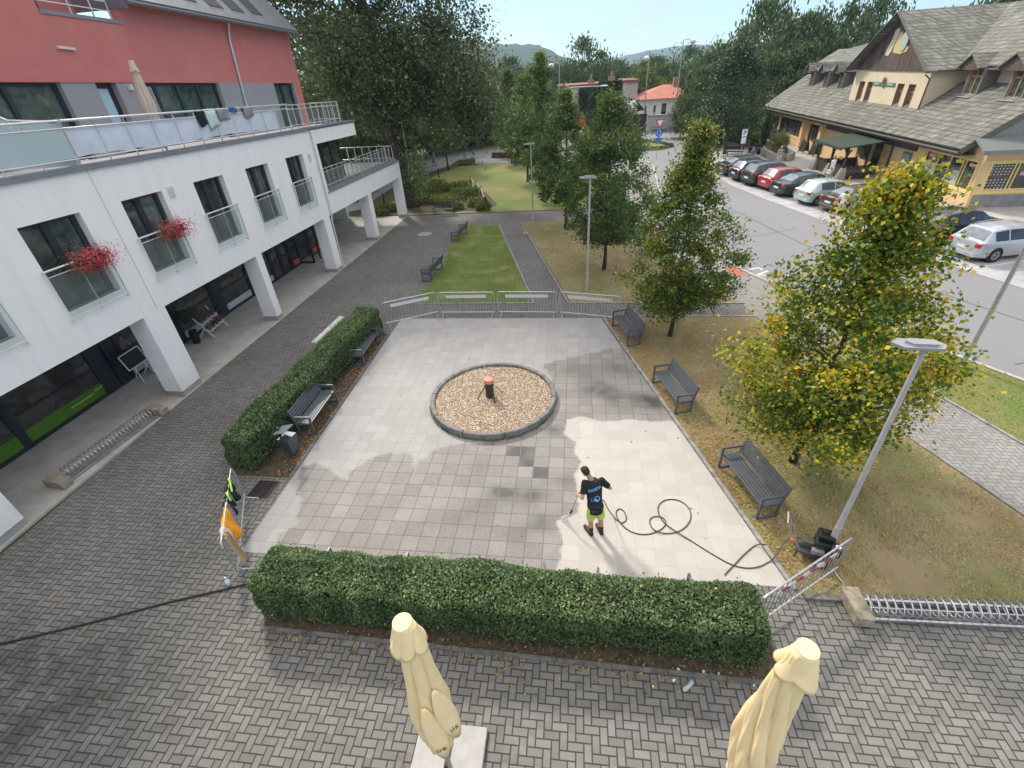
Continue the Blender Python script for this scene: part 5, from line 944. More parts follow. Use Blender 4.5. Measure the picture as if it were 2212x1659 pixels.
# ------------------------------------------------------------------ closed parasols
def parasol(name, lab, loc, rz, h, zb, Rm, m, twist, seed, group=None, pole_m=None, kf=2.5, low=0, amp=.38, side=None):
    t = thing(name, lab, 'parasol', loc, rz, group); N = 140; V_ = []; H = h-zb; rows = 44
    def g(a): return abs(math.sin(kf*a+.7*math.sin(a+seed)))**.5
    def g2(a): return abs(math.sin(2.5*a+.8*math.sin(a+seed)+.4))**.45*(.8+.2*math.sin(2*a+seed*2))
    for i in range(rows+1):
        f = i/rows; z = h-.02-H*f; base = Rm*np.interp(f, [0, .03, .12, .35, .7, .9, 1], [.34, .40, .50, .66, .98, .88, .66]); am = amp*np.interp(f, [0, .1, .5, 1], [.2, .6, 1, 1])
        for j in range(N):
            a = 2*PI*j/N; q = a+twist*f+.18*math.sin(4*f+seed); fold = g(q); r = base*(1-am*(1-fold)+.07*math.sin(3*a+5*f+seed)+.03*math.sin(9*a+17*f+seed)*f+.02*math.sin(17*a-11*f))
            if side is not None: r *= 1+.22*math.sin(PI*min(1, f*1.15))*max(0, math.cos(a-side))**2
            ez = .12*fold*(f > .96)+.06*math.sin(5*a)*(f > .96)
            V_.append((r*math.cos(a)+.03*math.sin(2.5*f+seed)*Rm/.34, r*math.sin(a), z-ez))
    mb = MB(); mb.add(V_, [(i*N+j, (i+1)*N+j, (i+1)*N+(j+1) % N, i*N+(j+1) % N) for i in range(rows) for j in range(N)]); c = mb.build('canopy', m, t, smooth=True); s_ = c.modifiers.new('t', 'SOLIDIFY'); s_.thickness = .006
    mb = MB(); V_ = []; K_ = 10
    for i in range(K_+1):
        for j in range(N):
            a = 2*PI*j/N; fold = g2(a+.5*i/K_); f = i/K_; r = Rm*(.36+.42*f**1.1)*(1.0-.24*min(1, f*1.6)*(1-fold)+.05*math.sin(2*a+seed)*f); V_.append((r*math.cos(a), r*math.sin(a), h+.01-.50*f*Rm/.34-(.07*(fold-.5)*f*f+.05*math.sin(3*a+seed)*f*f)*Rm/.34))
    mb.add(V_, [(i*N+j, (i+1)*N+j, (i+1)*N+(j+1) % N, i*N+(j+1) % N) for i in range(K_) for j in range(N)]); q = mb.build('vent_cap', m, t, smooth=True); s_ = q.modifiers.new('t', 'SOLIDIFY'); s_.thickness = .006
    mb = MB(); mb.lathe([(Rm*.37, h-.01), (Rm*.37, h+.012), (Rm*.30, h+.02), (.001, h+.022)], n=28); mb.build('top_disc', m, t)
    mb = MB(); mb.cyl((0, 0, 0), .032, zb+.5, 12); mb.cyl((0, 0, zb-.16), .055, .1, 12); mb.build('pole', pole_m or mk('beige_pole', (.30, .27, .21), .5, .3, nz=None, bump=None), t)
    if low: mb = MB(); mb.lathe([(Rm*.62, zb+.20), (Rm*.66, zb+.10), (Rm*.58, zb+.02), (Rm*.54, zb-.15), (Rm*.44, zb-.32)], n=60, wob=lambda a, z: 1+.12*math.sin(4*a+1)+.07*math.sin(9*a+z*9)); o = mb.build('tie_cover', m, t, smooth=True); s_ = o.modifiers.new('t', 'SOLIDIFY'); s_.thickness = .006
    return t
M_UMB = mk('cream_yellow_canvas', (.86, .68, .38), .9, nz=(2.2, .07), bump=(6, .5))
PU = (-.75, -15.39)
u1 = parasol('closed_parasol', 'closed cream parasol with lettering on its flaps, left of the two in front', (PU[0], PU[1], 0), 0, 4.0, 1.2, .285, M_UMB, 1.1, 1.0, 'closed cream parasols in the foreground', low=1, side=-.7)
u2 = parasol('closed_parasol', 'closed cream parasol twisted tight, right of the two in front', (3.26, -15.33, 0), 0, 4.0, 1.0, .285, M_UMB, -2.9, 4.0, 'closed cream parasols in the foreground', low=1, kf=3, amp=.34)
for j_, (s_, lx, ly, lz, rt) in enumerate((('ue', .10, -.31, 1.95, .4), ('ils', .27, -.20, 2.2, .8))):
    fl = MB(); P = []; NN = 10                      # rounded flap tip standing away from the folded canopy
    for i in range(NN+1):
        for j in range(7):
            f = i/NN; g2 = j/6-.5; wd = .125*math.sin(PI*(.04+.70*f))**.8; P.append((g2*2*wd, -.015-.055*math.cos(PI*g2)*f, -f*.95-.09*math.cos(PI*g2)*(f > .95)-.03*math.cos(PI*g2)*(f > .85)))
    fl.add(P, [(i*7+j, i*7+j+1, (i+1)*7+j+1, (i+1)*7+j) for i in range(NN) for j in range(6)]); o = fl.build('canopy_flap', M_UMB, u1, smooth=True); o.location = (lx*.75, ly*.8, lz+.72); o.rotation_euler = (R_(-6), R_(-5), rt); q = o.modifiers.new('t', 'SOLIDIFY'); q.thickness = .008
    tx = MB(); text_mesh(tx, s_, .14, Matrix.Translation((0, -.074, -.84))@Matrix.Rotation(PI/2, 4, 'X'), th=.002); tx.build('lettering', mk('brown_print', (.25, .17, .09), .8, nz=None, bump=None), o)
for (x, y) in ((-1.10, -15.22), (-.52, -15.24)):
    m = MB(); m.cbox((x, y, .045), (.5, .82, .085)); tag(m.build('ballast_slab', mk('pale_ballast_concrete', (.40, .39, .365), .8, nz=(5, .12)), bevel=.008), ['left', 'right'][x > -.8]+' concrete ballast slab at the foot of the left cream parasol', 'paving slab', 'parasol ballast slabs')
m = MB(); m.cbox((-1.06, -15.58, .02), (.5, .05, .02)); m.cbox((3.1, -15.9, .045), (.5, .5, .085)); bpy.data.meshes
ut = parasol('closed_parasol', 'closed beige parasol on the roof terrace in front of the red wall', (-12.024-.95+.0, -1.35, 7.1), .3, 2.55, .95, .20, mk('beige_canvas', (.60, .50, .40), .9, nz=(3, .06), bump=None), .0, 2.0)
# laundry on the roof terrace rail
def laundry(y0, y1, drop, m, lab, seed):
    mb = MB(warp); P = []; n = 6
    for j in range(-3, 7):
        for i in range(n+1):
            f = i/n; s = j/6; P.append((-.18+(.035 if j > 0 else -.035 if j < 0 else 0)+.012*math.sin(6*f+seed+j), y0+(y1-y0)*f+.05*s*math.sin(seed), 8.19-abs(s)*drop*(1+.12*math.sin(3*f+seed))))
    mb.add(P, [(a*(n+1)+b, a*(n+1)+b+1, (a+1)*(n+1)+b+1, (a+1)*(n+1)+b) for a in range(9) for b in range(n)]); o = mb.build('laundry', m, None, smooth=True); o.location = B1.location; o.rotation_euler = B1.rotation_euler; s_ = o.modifiers.new('t', 'SOLIDIFY'); s_.thickness = .01
    return tag(o, lab, 'laundry', 'washing on the terrace rail')
laundry(-.35, .05, .48, MATS['black_fabric'], 'black garment hanging from the roof terrace rail', 1)
laundry(.12, .68, .6, mk('patterned_pale_cloth', (.62, .74, .70), .9, nz=(22, .45), bump=None), 'pale patterned towel hanging from the roof terrace rail', 2)
laundry(.78, 1.35, .42, mk('grey_cloth', (.27, .27, .30), .9, nz=(5, .2), bump=None), 'grey cloth hanging beside the patterned towel on the rail', 3)
laundry(1.5, 1.95, .16, mk('blue_cloth', (.04, .12, .32), .8, nz=(5, .2), bump=None), 'blue cloth folded over the roof terrace rail', 5)
laundry(2.3, 2.9, .35, mk('taupe_cloth', (.26, .25, .25), .9, nz=(5, .2), bump=None), 'taupe cloth on the roof terrace rail, last on the right', 7)
# flower boxes on two balconets
def flowerbox(yc, lab, seed, n):
    r = np.random.default_rng(seed); t = thing('flower_box', lab, 'flower box', (0, 0, 0), 0, 'geranium boxes on the white facade'); t.location = B1.location; t.rotation_euler = B1.rotation_euler
    m = MB(warp); m.cbox((.22, yc, 5.0), (.18, .75, .16)); m.build('box', mk('dark_trough', (.06, .05, .04), .7), t)
    C_ = r.normal(0, 1, (n, 3))*[.14, .34, .17]+[.26, yc, 4.98]; C_[:, 2] *= (1-.0036*C_[:, 1]); tn = np.clip(r.random(n)*.9+.25*(C_[:, 1]-yc)/.5+.1, 0, 1)
    leaf_cloud('geraniums', C_, .05, M_FLOWER, t, tn, seed)
def leaf_cloud(name, C_, size, m, parent, tint, seed, up=0.0, kind=None):
    r = np.random.default_rng(seed); n = len(C_); d = r.normal(0, 1, (n, 3)); d[:, 2] += up; d /= np.linalg.norm(d, axis=1)[:, None]
    e = np.cross(d, r.normal(0, 1, (n, 3))); e /= np.linalg.norm(e, axis=1)[:, None]; f = np.cross(d, e); s = (size*(.6+.8*r.random(n)))[:, None]
    V = np.stack([C_+e*s*.5, C_+f*s*.34+d*s*.06, C_-e*s*.5, C_-f*s*.34+d*s*.06], 1).reshape(-1, 3)
    return np_mesh(name, V, np.arange(4*n).reshape(-1, 4), m, parent, {'tint': ('FACE', np.clip(tint, 0, 1))})
flowerbox(-6.75, 'pink geraniums in a box on the balconet nearest the camera', 31, 2600); flowerbox(-3.75, 'pink geraniums in a box on the second balconet', 32, 1900)
# easel and plant racks in the arcade
t = thing('easel_board', 'black chalkboard with white frame on an easel in the arcade', 'easel', (-14.75, -5.0, .012), .0); m = MB(); P = Vector((0, 0, 0))
m.slab([(.12, -.32, .62), (.12, .5, .62), (-.02, .5, 1.12), (-.02, -.32, 1.12)], .02); m.build('board', M_BLACK, t); m = MB()
q = [(.13, -.34, .6), (.13, .52, .6), (-.02, .52, 1.14), (-.02, -.34, 1.14)]
for a, b in zip(q, q[1:]+q[:1]): m.bar(a, b, .03, .03)
m.build('board_frame', MATS['white_plastic'], t); m = MB(); m.bar((.12, -.1, .6), (.3, -.2, 0), .025, .025); m.bar((.12, .3, .6), (.3, .42, 0), .025, .025); m.bar((.05, .1, .7), (-.3, .1, 0), .025, .025); m.build('easel_leg', MATS['white_plastic'], t)
def plant_rack(loc, lab, seed):
    t = thing('plant_rack', lab, 'plant rack', loc, .1, 'tiered plant racks in the arcade'); m = MB()
    for y in (-.55, .55): m.bar((.35, y, 0), (-.3, y, 1.0), .03, .05); m.bar((-.3, y, 0), (.1, y, .5), .03, .05)
    m.build('frame', MATS['white_plastic'], t); m = MB()
    for x, z in ((.2, .3), (-.02, .62)): m.cbox((x, 0, z), (.24, 1.15, .02))
    m.build('shelf', MATS['white_plastic'], t); r = np.random.default_rng(seed)
    for i, (x, y, z) in enumerate([(x, y, z) for x, z in ((.2, .31), (-.02, .63)) for y in (-.42, -.15, .14, .42)]):
        p = MB(); p.lathe([(.001, 0), (.06, 0), (.08, .13)], (x, y, z), 10); o = tag(p.build('flower_pot', mk('pot_plastic', (.13, .11, .11), .6, nz=None, bump=None)), 'small potted plant on a tiered rack in the arcade', 'potted plant', 'pots on the arcade racks'); o.location = t.location; o.rotation_euler = t.rotation_euler
        leaf_cloud('plant_foliage', r.normal(0, .06, (90, 3))+[x, y, z+.2], .06, M_FLOWER if i % 3 == 0 else M_LF_SHR, o, r.random(90)*(1 if i % 3 == 0 else .6), seed+i)
plant_rack((-14.45, -1.2, .012), 'white tiered plant rack between the second and third arcade columns', 3); plant_rack((-14.75, -4.0, .012), 'white tiered plant rack half hidden behind the widest column', 13)
t = thing('potted_tree', 'clipped dark ball tree in a black cylindrical pot in the arcade', 'potted plant', (-14.55, -2.15, .012)); m = MB(); m.lathe([(.001, 0), (.15, 0), (.17, .55), (.15, .55), (.001, .5)], n=18); m.build('pot', M_BLACK, t); m = MB(); m.cyl((0, 0, .5), .02, .5, 8); m.build('trunk', M_BARK, t)
r = np.random.default_rng(8); q = r.normal(0, 1, (1800, 3)); q = q/np.linalg.norm(q, axis=1)[:, None]*(.22+.05*r.random((1800, 1)))+[0, 0, 1.2]; leaf_cloud('crown', q, .045, M_LF_CON, t, r.random(1800), 4)
# ------------------------------------------------------------------ people: limbs and torso fused into one surface by a voxel remesh
DG = lambda: bpy.context.evaluated_depsgraph_get()
def fuse(mb, name, mat, parent, vox=.013, sm=4):
    o = mb.build(name, mat, None); r = o.modifiers.new('r', 'REMESH'); r.mode = 'VOXEL'; r.voxel_size = vox; s = o.modifiers.new('s', 'SMOOTH'); s.factor = .5; s.iterations = sm
    bpy.context.view_layer.update(); me = bpy.data.meshes.new_from_object(o.evaluated_get(DG())); me.name = name; me.shade_smooth(); old = o.data; o.modifiers.clear(); o.data = me; bpy.data.meshes.remove(old); o.parent = parent
    return o
def loft(mb, secs, n=16):     # sections: (centre, rx, ry, yaw)
    vs = []
    for c, rx, ry, yw in secs:
        for j in range(n):
            a = 2*PI*j/n; x = rx*math.cos(a); y = ry*math.sin(a); vs.append((c[0]+x*math.cos(yw)-y*math.sin(yw), c[1]+x*math.sin(yw)+y*math.cos(yw), c[2]))
    k = len(secs); mb.add(vs, [(i*n+j, i*n+(j+1) % n, (i+1)*n+(j+1) % n, (i+1)*n+j) for i in range(k-1) for j in range(n)]+[tuple(range(n-1, -1, -1)), tuple((k-1)*n+j for j in range(n))])
M_SKIN = mk('skin', (.55, .30, .21), .55, nz=(8, .06), bump=None); M_HAIR = mk('dark_hair', (.035, .024, .018), .7, nz=(40, .4), bump=(60, .8)); M_SHIRT = mk('black_tshirt', (.016, .016, .02), .85, nz=(5, .2), bump=(14, .6))
M_HIVIS = mk('hi_vis_shorts', (.55, .80, .10), .8, nz=(6, .12), bump=(14, .8)); M_BOOT = mk('black_boot', (.022, .018, .016), .5, nz=(12, .3), bump=(40, .5))
V3 = Vector
def limb(mb, pts, rs, n=12):
    mb.tube(pts, rs, n)
    for p, r in zip(pts, rs): mb.ell(p, (r, r, r), 10, 6)
O_ = V3((1.54, -10.87, 0)); wk = thing('person', 'worker in black T-shirt and lime shorts spraying the tiles with a lance', 'person', tuple(O_))
P = {k: V3(v)-O_ for k, v in dict(head=(1.285, -10.60, 1.655), neck=(1.42, -10.615, 1.47), LS=(1.275, -10.69, 1.41), RS=(1.635, -10.60, 1.41), LE=(1.235, -10.87, 1.14), RE=(1.83, -10.56, 1.15), LW=(1.17, -10.67, 1.0), RW=(1.56, -10.34, 1.09),
     LHp=(1.435, -10.93, .90), RHp=(1.60, -10.89, .90), LK=(1.425, -10.90, .49), RK=(1.645, -10.85, .49), LA=(1.45, -10.90, .09), RA=(1.675, -10.855, .09), LT=(1.32, -10.69, .04), RT=(1.59, -10.63, .04)).items()}
YW = .22; mid = (P['LHp']+P['RHp'])/2; ch = (P['LS']+P['RS'])/2
def torso(mb, e=0, lo=.0, hi=1.0):
    S = []
    for f, rx, ry in ((0, .158, .118), (.14, .160, .122), (.35, .142, .105), (.6, .155, .108), (.82, .172, .112), (.95, .150, .095), (1.04, .085, .07), (1.12, .05, .05)):
        if lo <= f <= hi: c = mid.lerp(ch, f)+V3((0, 0, -.06+.08*f)); S.append((c, rx+e, ry+e, YW))
    loft(mb, S)
def head(mb, c, yaw, pitch, s=1):
    M = Matrix.Rotation(yaw, 3, 'Z')@Matrix.Rotation(-pitch, 3, 'X'); H = MB()
    H.ell((0, 0, 0), (.076, .094, .108), 16, 12); H.ell((0, .05, -.055), (.05, .05, .05), 12, 8); H.ell((0, .03, -.02), (.066, .07, .075), 12, 8)
    H.ell((0, .104, -.015), (.014, .02, .022), 8, 6); H.ell((0, .094, .012), (.012, .014, .022), 8, 6); H.ell((-.079, .0, -.012), (.012, .022, .03), 8, 6); H.ell((.079, .0, -.012), (.012, .022, .03), 8, 6)
    H.ell((0, .09, -.058), (.024, .012, .009), 8, 6); H.ell((-.03, .083, .03), (.018, .01, .007), 8, 5); H.ell((.03, .083, .03), (.018, .01, .007), 8, 5)
    mb.add([V3(c)+M@(V3(p)*s) for p in H.v], H.f); return M
def hand(mb, w, d, up, curl=.9, side=1):      # palm, five bent fingers, thumb from the palm side
    d = V3(d).normalized(); up = V3(up); n = (up-d*up.dot(d)).normalized(); s = d.cross(n)*side
    w = V3(w); p0 = w+d*.015; p1 = w+d*.085
    mb.tube([w-d*.01, p0, (p0+p1)/2, p1], [.022, .028, .034, .032], 10)
    for k, (o, L_) in enumerate(((-.030, .066), (-.010, .074), (.011, .069), (.030, .055))):
        q = p1+s*o; c = 0; pts = [q-d*.02]
        for seg in (.42, .32, .26): pts.append(pts[-1]+(d*math.cos(c)-n*math.sin(c))*L_*(seg+(.3 if c == 0 else 0))); c += curl
        mb.tube(pts, [.0095, .0095, .0085, .007], 7)
    q = w+d*.03-s*.028; mb.tube([q, q+(d*.5-s*.8-n*.2).normalized()*.035, q+(d*.9-s*.35-n*.6).normalized()*.065], [.012, .0105, .008], 7)
bd = MB(); torso(bd); limb(bd, [P['neck']-V3((0, 0, .06)), P['neck'].lerp(P['head'], .55)], [.062, .052])
for s in 'LR':
    limb(bd, [P[s+'S'], P[s+'S'].lerp(P[s+'E'], .5), P[s+'E']], [.054, .048, .040]); limb(bd, [P[s+'E'], P[s+'E'].lerp(P[s+'W'], .4), P[s+'W']], [.040, .042, .026])
    limb(bd, [P[s+'Hp'], P[s+'Hp'].lerp(P[s+'K'], .5), P[s+'K']], [.088, .074, .056]); limb(bd, [P[s+'K'], P[s+'K'].lerp(P[s+'A'], .35), P[s+'A']], [.054, .056, .036]); limb(bd, [P[s+'A'], P[s+'T']], [.036, .03])
    dd_ = P[s+'W']-P[s+'E']; hand(bd, P[s+'W'], dd_, V3((0, 0, 1)) if s == 'L' else V3((.3, .3, .9)), 1.0, 1 if s == 'L' else -1)
HM = head(bd, P['head'], .75, .75); fuse(bd, 'body', M_SKIN, wk, .0085, 2)
hr = MB(); HC = P['head']
for p, q in (((0, -.012, .026), (.084, .096, .094)), ((0, -.035, -.015), (.076, .072, .075)), ((0, .045, .07), (.06, .05, .035))):
    E_ = MB(); E_.ell(p, q, 16, 10); hr.add([HC+HM@V3(v) for v in E_.v], E_.f)
fuse(hr, 'hair', M_HAIR, wk, .009, 2)
sh_ = MB(); torso(sh_, .018, .0, 1.04)
loft(sh_, [(mid+V3((0, 0, -.10)), .172, .132, YW), (mid+V3((0, 0, 0)), .178, .138, YW), (mid+V3((0, 0, .12)), .168, .13, YW)])
for s in 'LR': E2 = P[s+'S'].lerp(P[s+'E'], .72); limb(sh_, [P[s+'S']+V3((0, 0, .005)), P[s+'S'].lerp(P[s+'E'], .4)], [.072, .068]); sh_.tube([P[s+'S'].lerp(P[s+'E'], .4), E2], [.068, .072], 14)
so2 = fuse(sh_, 'tshirt', M_SHIRT, wk, .011, 4)
st_ = MB()
for s in 'LR':
    a, b = P[s+'Hp'], P[s+'K']; st_.tube([a+V3((0, 0, .04)), a.lerp(b, .4), a.lerp(b, .80)], [.098, .098, .100], 16)
loft(st_, [(mid+V3((0, 0, -.1)), .15, .12, YW), (mid+V3((0, 0, .06)), .165, .125, YW)]); fuse(st_, 'shorts', M_HIVIS, wk, .011, 3)
bo = MB()
for s in 'LR': a, b = P[s+'K'], P[s+'A']; k = a.lerp(b, .50); st2 = MB(); bo.tube([k, b.lerp(k, .3), b], [.056, .054, .05], 12)
for s in 'LR': t0, t1 = P[s+'A'], P[s+'T']; dxy = (t1-t0); dxy.z = 0; dxy.normalize(); bo.tube([V3((t0.x, t0.y, .06))-dxy*.055, V3((t0.x, t0.y, .062)), V3((t1.x, t1.y, .045)), V3((t1.x, t1.y, .04))+dxy*.03], [.044, .052, .047, .03], 12)
fuse(bo, 'boots', M_BOOT, wk, .011, 2)
rf_ = MB()
for s in 'LR': a, b = P[s+'Hp'], P[s+'K']; rf_.tube([a.lerp(b, .52), a.lerp(b, .60)], [.1015, .1015], 16, caps=False)
rf_.build('reflective_band', mk('silver_band', (.62, .66, .62), .4, nz=None, bump=None), wk)
# prints on the back of the shirt, pressed onto the cloth
def on_back(mb_in, c, rot, name):      # project flat print onto the shirt surface
    me = so2.data; from mathutils.bvhtree import BVHTree; bv = BVHTree.FromPolygons([v.co for v in me.vertices], [p.vertices for p in me.polygons])
    nrm = V3((math.sin(YW), -math.cos(YW), .25)).normalized(); xa = V3((math.cos(YW), math.sin(YW), 0)); ya = nrm.cross(xa)*-1; ya = xa.cross(-nrm); ya = ya if ya.z > 0 else -ya
    out_ = []
    for p in mb_in.v:
        x = p[0]*math.cos(rot)-p[1]*math.sin(rot); y = p[0]*math.sin(rot)+p[1]*math.cos(rot); q = V3(c)+xa*x+ya*y; h = bv.ray_cast(q+nrm*.5, -nrm); out_.append((h[0]+nrm*.004) if h[0] else q+nrm*.12)
    r_ = MB(); r_.add(out_, mb_in.f); return r_.build(name, mk('sky_blue_print', (.13, .42, .75), .7, nz=None, bump=None), so2)
tx = MB(); text_mesh(tx, 'EXOSTA', .075, Matrix.Identity(4), th=0, bold=.002); on_back(tx, mid.lerp(ch, .80), .26, 'shirt_lettering')
tx = MB(); tx.prism([(.065*math.cos(a)+.03, .065*math.sin(a)) for a in np.linspace(-2.5, 2.3, 16)], 0, 0); tx.f = tx.f[1:2]; tx.m = tx.m[1:2]; on_back(tx, mid.lerp(ch, .43), .25, 'shirt_emblem')
tx = MB()
for k in (-1, 0, 1): tx.quad((-.1, k*.028-.006, 0), (-.02, k*.02-.006, 0), (-.02, k*.02+.006, 0), (-.1, k*.028+.006, 0))
on_back(tx, mid.lerp(ch, .43), .25, 'shirt_emblem'); tx = MB(); tx.quad((-.11, -.006, 0), (-.04, -.006, 0), (-.04, .006, 0), (-.11, .006, 0)); tx.quad((-.04, -.006, 0), (.11, -.006, 0), (.11, .006, 0), (-.04, .006, 0)); on_back(tx, mid.lerp(ch, .02), .2, 'shirt_lettering')
# spray lance held by the worker
t = thing('spray_lance', 'long thin spray lance held by the worker, jet hitting the tiles', 'spray lance', (1.0, -10.66, 0)); q = V3((1.0, -10.66, 0)); a = V3((1.56, -10.29, 1.06))-q; b = V3((1.16, -10.60, .98))-q; c = V3((1.02, -10.655, .50))-q; d = V3((.985, -10.66, .40))-q
m = MB(); m.tube([b, c], .011, 8); m.build('tube', M_GALV, t); m = MB(); m.tube([c, d], [.026, .018], 10); m.build('nozzle', M_BLACK, t); m = MB(); m.tube([a, b], .018, 8); m.tube([a, a+V3((.04, -.03, -.12))], .016, 8); m.build('handle', M_BLACK, t)
sp = MB(); e_ = V3((.84, -10.50, .02))-q; sp.tube([d, d.lerp(e_, .5), e_], [.008, .035, .08], 12, caps=False); sp.build('water_jet', clear('water_spray', (.9, .92, .95), .38), t, smooth=True)
def person(lab, loc, yaw, top, bottom, hair=(.35, .3, .26), h=1.7, step=.18, arms=.3, long_top=False, shorts=False, lean=0, extra=None, seat=False):
    t = thing('person', lab, 'person', loc, yaw); k = h/1.7; mt = mk('cloth_%02x%02x%02x' % tuple(int(99*c) for c in top), top, .85, nz=(5, .12), bump=(12, .6)); mb2 = mk('cloth_%02x%02x%02x' % tuple(int(99*c) for c in bottom), bottom, .85, nz=(5, .12), bump=(12, .6))
    J = lambda x, y, z: V3((x*k, y*k+lean*z*k, z*k)); b = MB()
    S = [(J(0, 0, .86), .15, .11, 0), (J(0, 0, 1.0), .135, .10, 0), (J(0, 0, 1.2), .15, .11, 0), (J(0, 0, 1.38), .16, .10, 0), (J(0, 0, 1.44), .07, .06, 0)]
    loft(b, [(c, rx*k, ry*k, yw) for c, rx, ry, yw in S]); limb(b, [J(0, .0, 1.42), J(0, .01, 1.52)], [.05*k, .045*k])
    c = MB(); loft(c, [(p, rx*k+.022, ry*k+.022, yw) for p, rx, ry, yw in S[:4]]+[(J(0, 0, 1.45), .085*k, .075*k, 0)])
    if long_top: loft(c, [(J(0, 0, .62), .19*k, .15*k, 0), (J(0, 0, .95), .17*k, .135*k, 0)])
    l = MB(); sh2 = MB(); loft(l, [(J(0, 0, .80), .14*k, .115*k, 0), (J(0, 0, .95), .145*k, .115*k, 0)])
    for s in (-1, 1):
        a0 = J(s*.185, 0, 1.38); a1 = J(s*.24, -.03+s*arms*.4, 1.10); a2 = J(s*.2, .1+s*arms*.6, .90 if arms < .5 else 1.05); limb(b, [a0, a1, a2], [.045*k, .038*k, .026*k]); hand(b, a2, a2-a1, V3((-s, 0, .2)), .7, s)
        limb(c, [a0, a0.lerp(a1, .55)], [.062*k, .058*k]); 
        if long_top: c.tube([a0.lerp(a1, .5), a1, a1.lerp(a2, .8)], [.056*k, .052*k, .045*k], 10)
        h0 = J(s*.085, 0, .86); h1 = J(s*.09, s*step*.55+.03, .47); h2 = J(s*.09, s*step*1.1, .07); limb(b, [h0, h1, h2], [.08*k, .055*k, .035*k])
        l.tube([h0+V3((0, 0, .04)), h1] if shorts else [h0+V3((0, 0, .04)), h1, h2+V3((0, 0, .03))], [.098*k, .082*k] if shorts else [.098*k, .078*k, .068*k], 12)
        sh2.tube([h2+V3((0, -.06, -.02)), h2+V3((0, .04, -.02)), h2+V3((0, .16, -.035))], [.042, .046, .03], 10)
    M_ = head(b, J(0, .03, 1.60), 0, .15, k); fuse(b, 'body', M_SKIN, t, .014, 2); fuse(c, 'top', mt, t, .016, 3); fuse(l, 'shorts' if shorts else 'trousers', mb2, t, .016, 3); sh2.build('shoe', M_BOOT, t, smooth=True)
    hr = MB(); hr.ell(J(0, .012, 1.628), (.086*k, .098*k, .095*k), 14, 9); hr.ell(J(0, -.02, 1.58), (.08*k, .075*k, .085*k), 12, 8); fuse(hr, 'hair', mk('hair_%02x' % int(99*hair[0]), hair, .8, nz=(30, .3), bump=(40, .6)), t, .014, 2)
    return t
def bag(t, c, d, m): b = MB(); b.cbox(c, d); b.tube([(c[0], c[1], c[2]+d[2]/2), (c[0], c[1]+.05, c[2]+d[2]/2+.2), (c[0], c[1], c[2]+d[2]/2+.02)], .01, 6); return b
t = person('person in long white coat and dark cap walking past the wooden porch', G(1790.5, 388.5), R_(-155), (.78, .76, .78), (.22, .23, .27), (.05, .05, .06), 1.72, .22, .3, True)
o = bag(t, (.30, .05, .62), (.16, .34, .3), None).build('bag', mk('cream_bag', (.66, .66, .58), .7)); o.location = t.location; o.rotation_euler = t.rotation_euler; tag(o, 'cream shoulder bag carried by the person in white by the porch', 'bag')
person('grey-haired person in white shirt and beige trousers walking beside the brown car', G(1811, 471), R_(-62), (.76, .74, .80), (.45, .42, .36), (.55, .50, .42), 1.68, .3, .45)
t = person('person in pale green shirt and dark trousers, half hidden by the yellow tree', G(1838, 476), R_(-80), (.42, .62, .58), (.03, .07, .06), (.62, .6, .56), 1.76, .2, .4)
o = bag(t, (0, -.19, 1.2), (.3, .16, .42), None).build('backpack', mk('teal_backpack', (.06, .16, .15), .7)); o.location = t.location; o.rotation_euler = t.rotation_euler; tag(o, 'dark teal backpack worn by the person in the pale green shirt', 'backpack')
t = person('person in black and white striped top standing beyond the black hatchback', G(1885-0, 411) if False else (19.03, 31.0, 0), R_(160), (.7, .7, .68), (.45, .47, .5), (.5, .48, .46), 1.68, .08, .3)
s_ = NT('striped_knit', .85); _, _, z_ = s_.xyz(); s_.col(s_.mix(s_.math('GREATER_THAN', s_.math('FRACT', s_.math('MULTIPLY', z_, 7.5)), .5), (.03, .03, .035), (.66, .66, .62)))
[c for c in t.children if c.name.startswith('top')][0].data.materials[0] = s_.m
person('dark-haired person behind the dark cars, only head and shoulders showing', (16.7, 31.2, 0), R_(200), (.12, .13, .17), (.05, .05, .07), (.02, .02, .02), 1.66, .05, .3)
t = person('person with blue backpack bending behind the stone planter', (21.4, 46.0, 0), R_(60), (.10, .11, .14), (.4, .25, .2), (.05, .04, .04), 1.7, .1, .4, shorts=True, lean=.2)
o = bag(t, (0, -.05, 1.3), (.32, .2, .42), None).build('backpack', mk('light_blue_backpack', (.22, .45, .62), .7)); o.location = t.location; o.rotation_euler = t.rotation_euler; tag(o, 'light blue backpack on the person behind the stone planter', 'backpack')
person('person in grey clothes walking on the far pavement behind the small linden', G(939, 359), R_(90), (.26, .28, .27), (.2, .2, .2), (.1, .1, .1), 1.7, .2, .3)
person('dark-clothed person on the side street seen past the old linden trunk', G(816, 338), R_(120), (.03, .03, .035), (.03, .03, .04), (.03, .03, .03), 1.75, .2, .3)
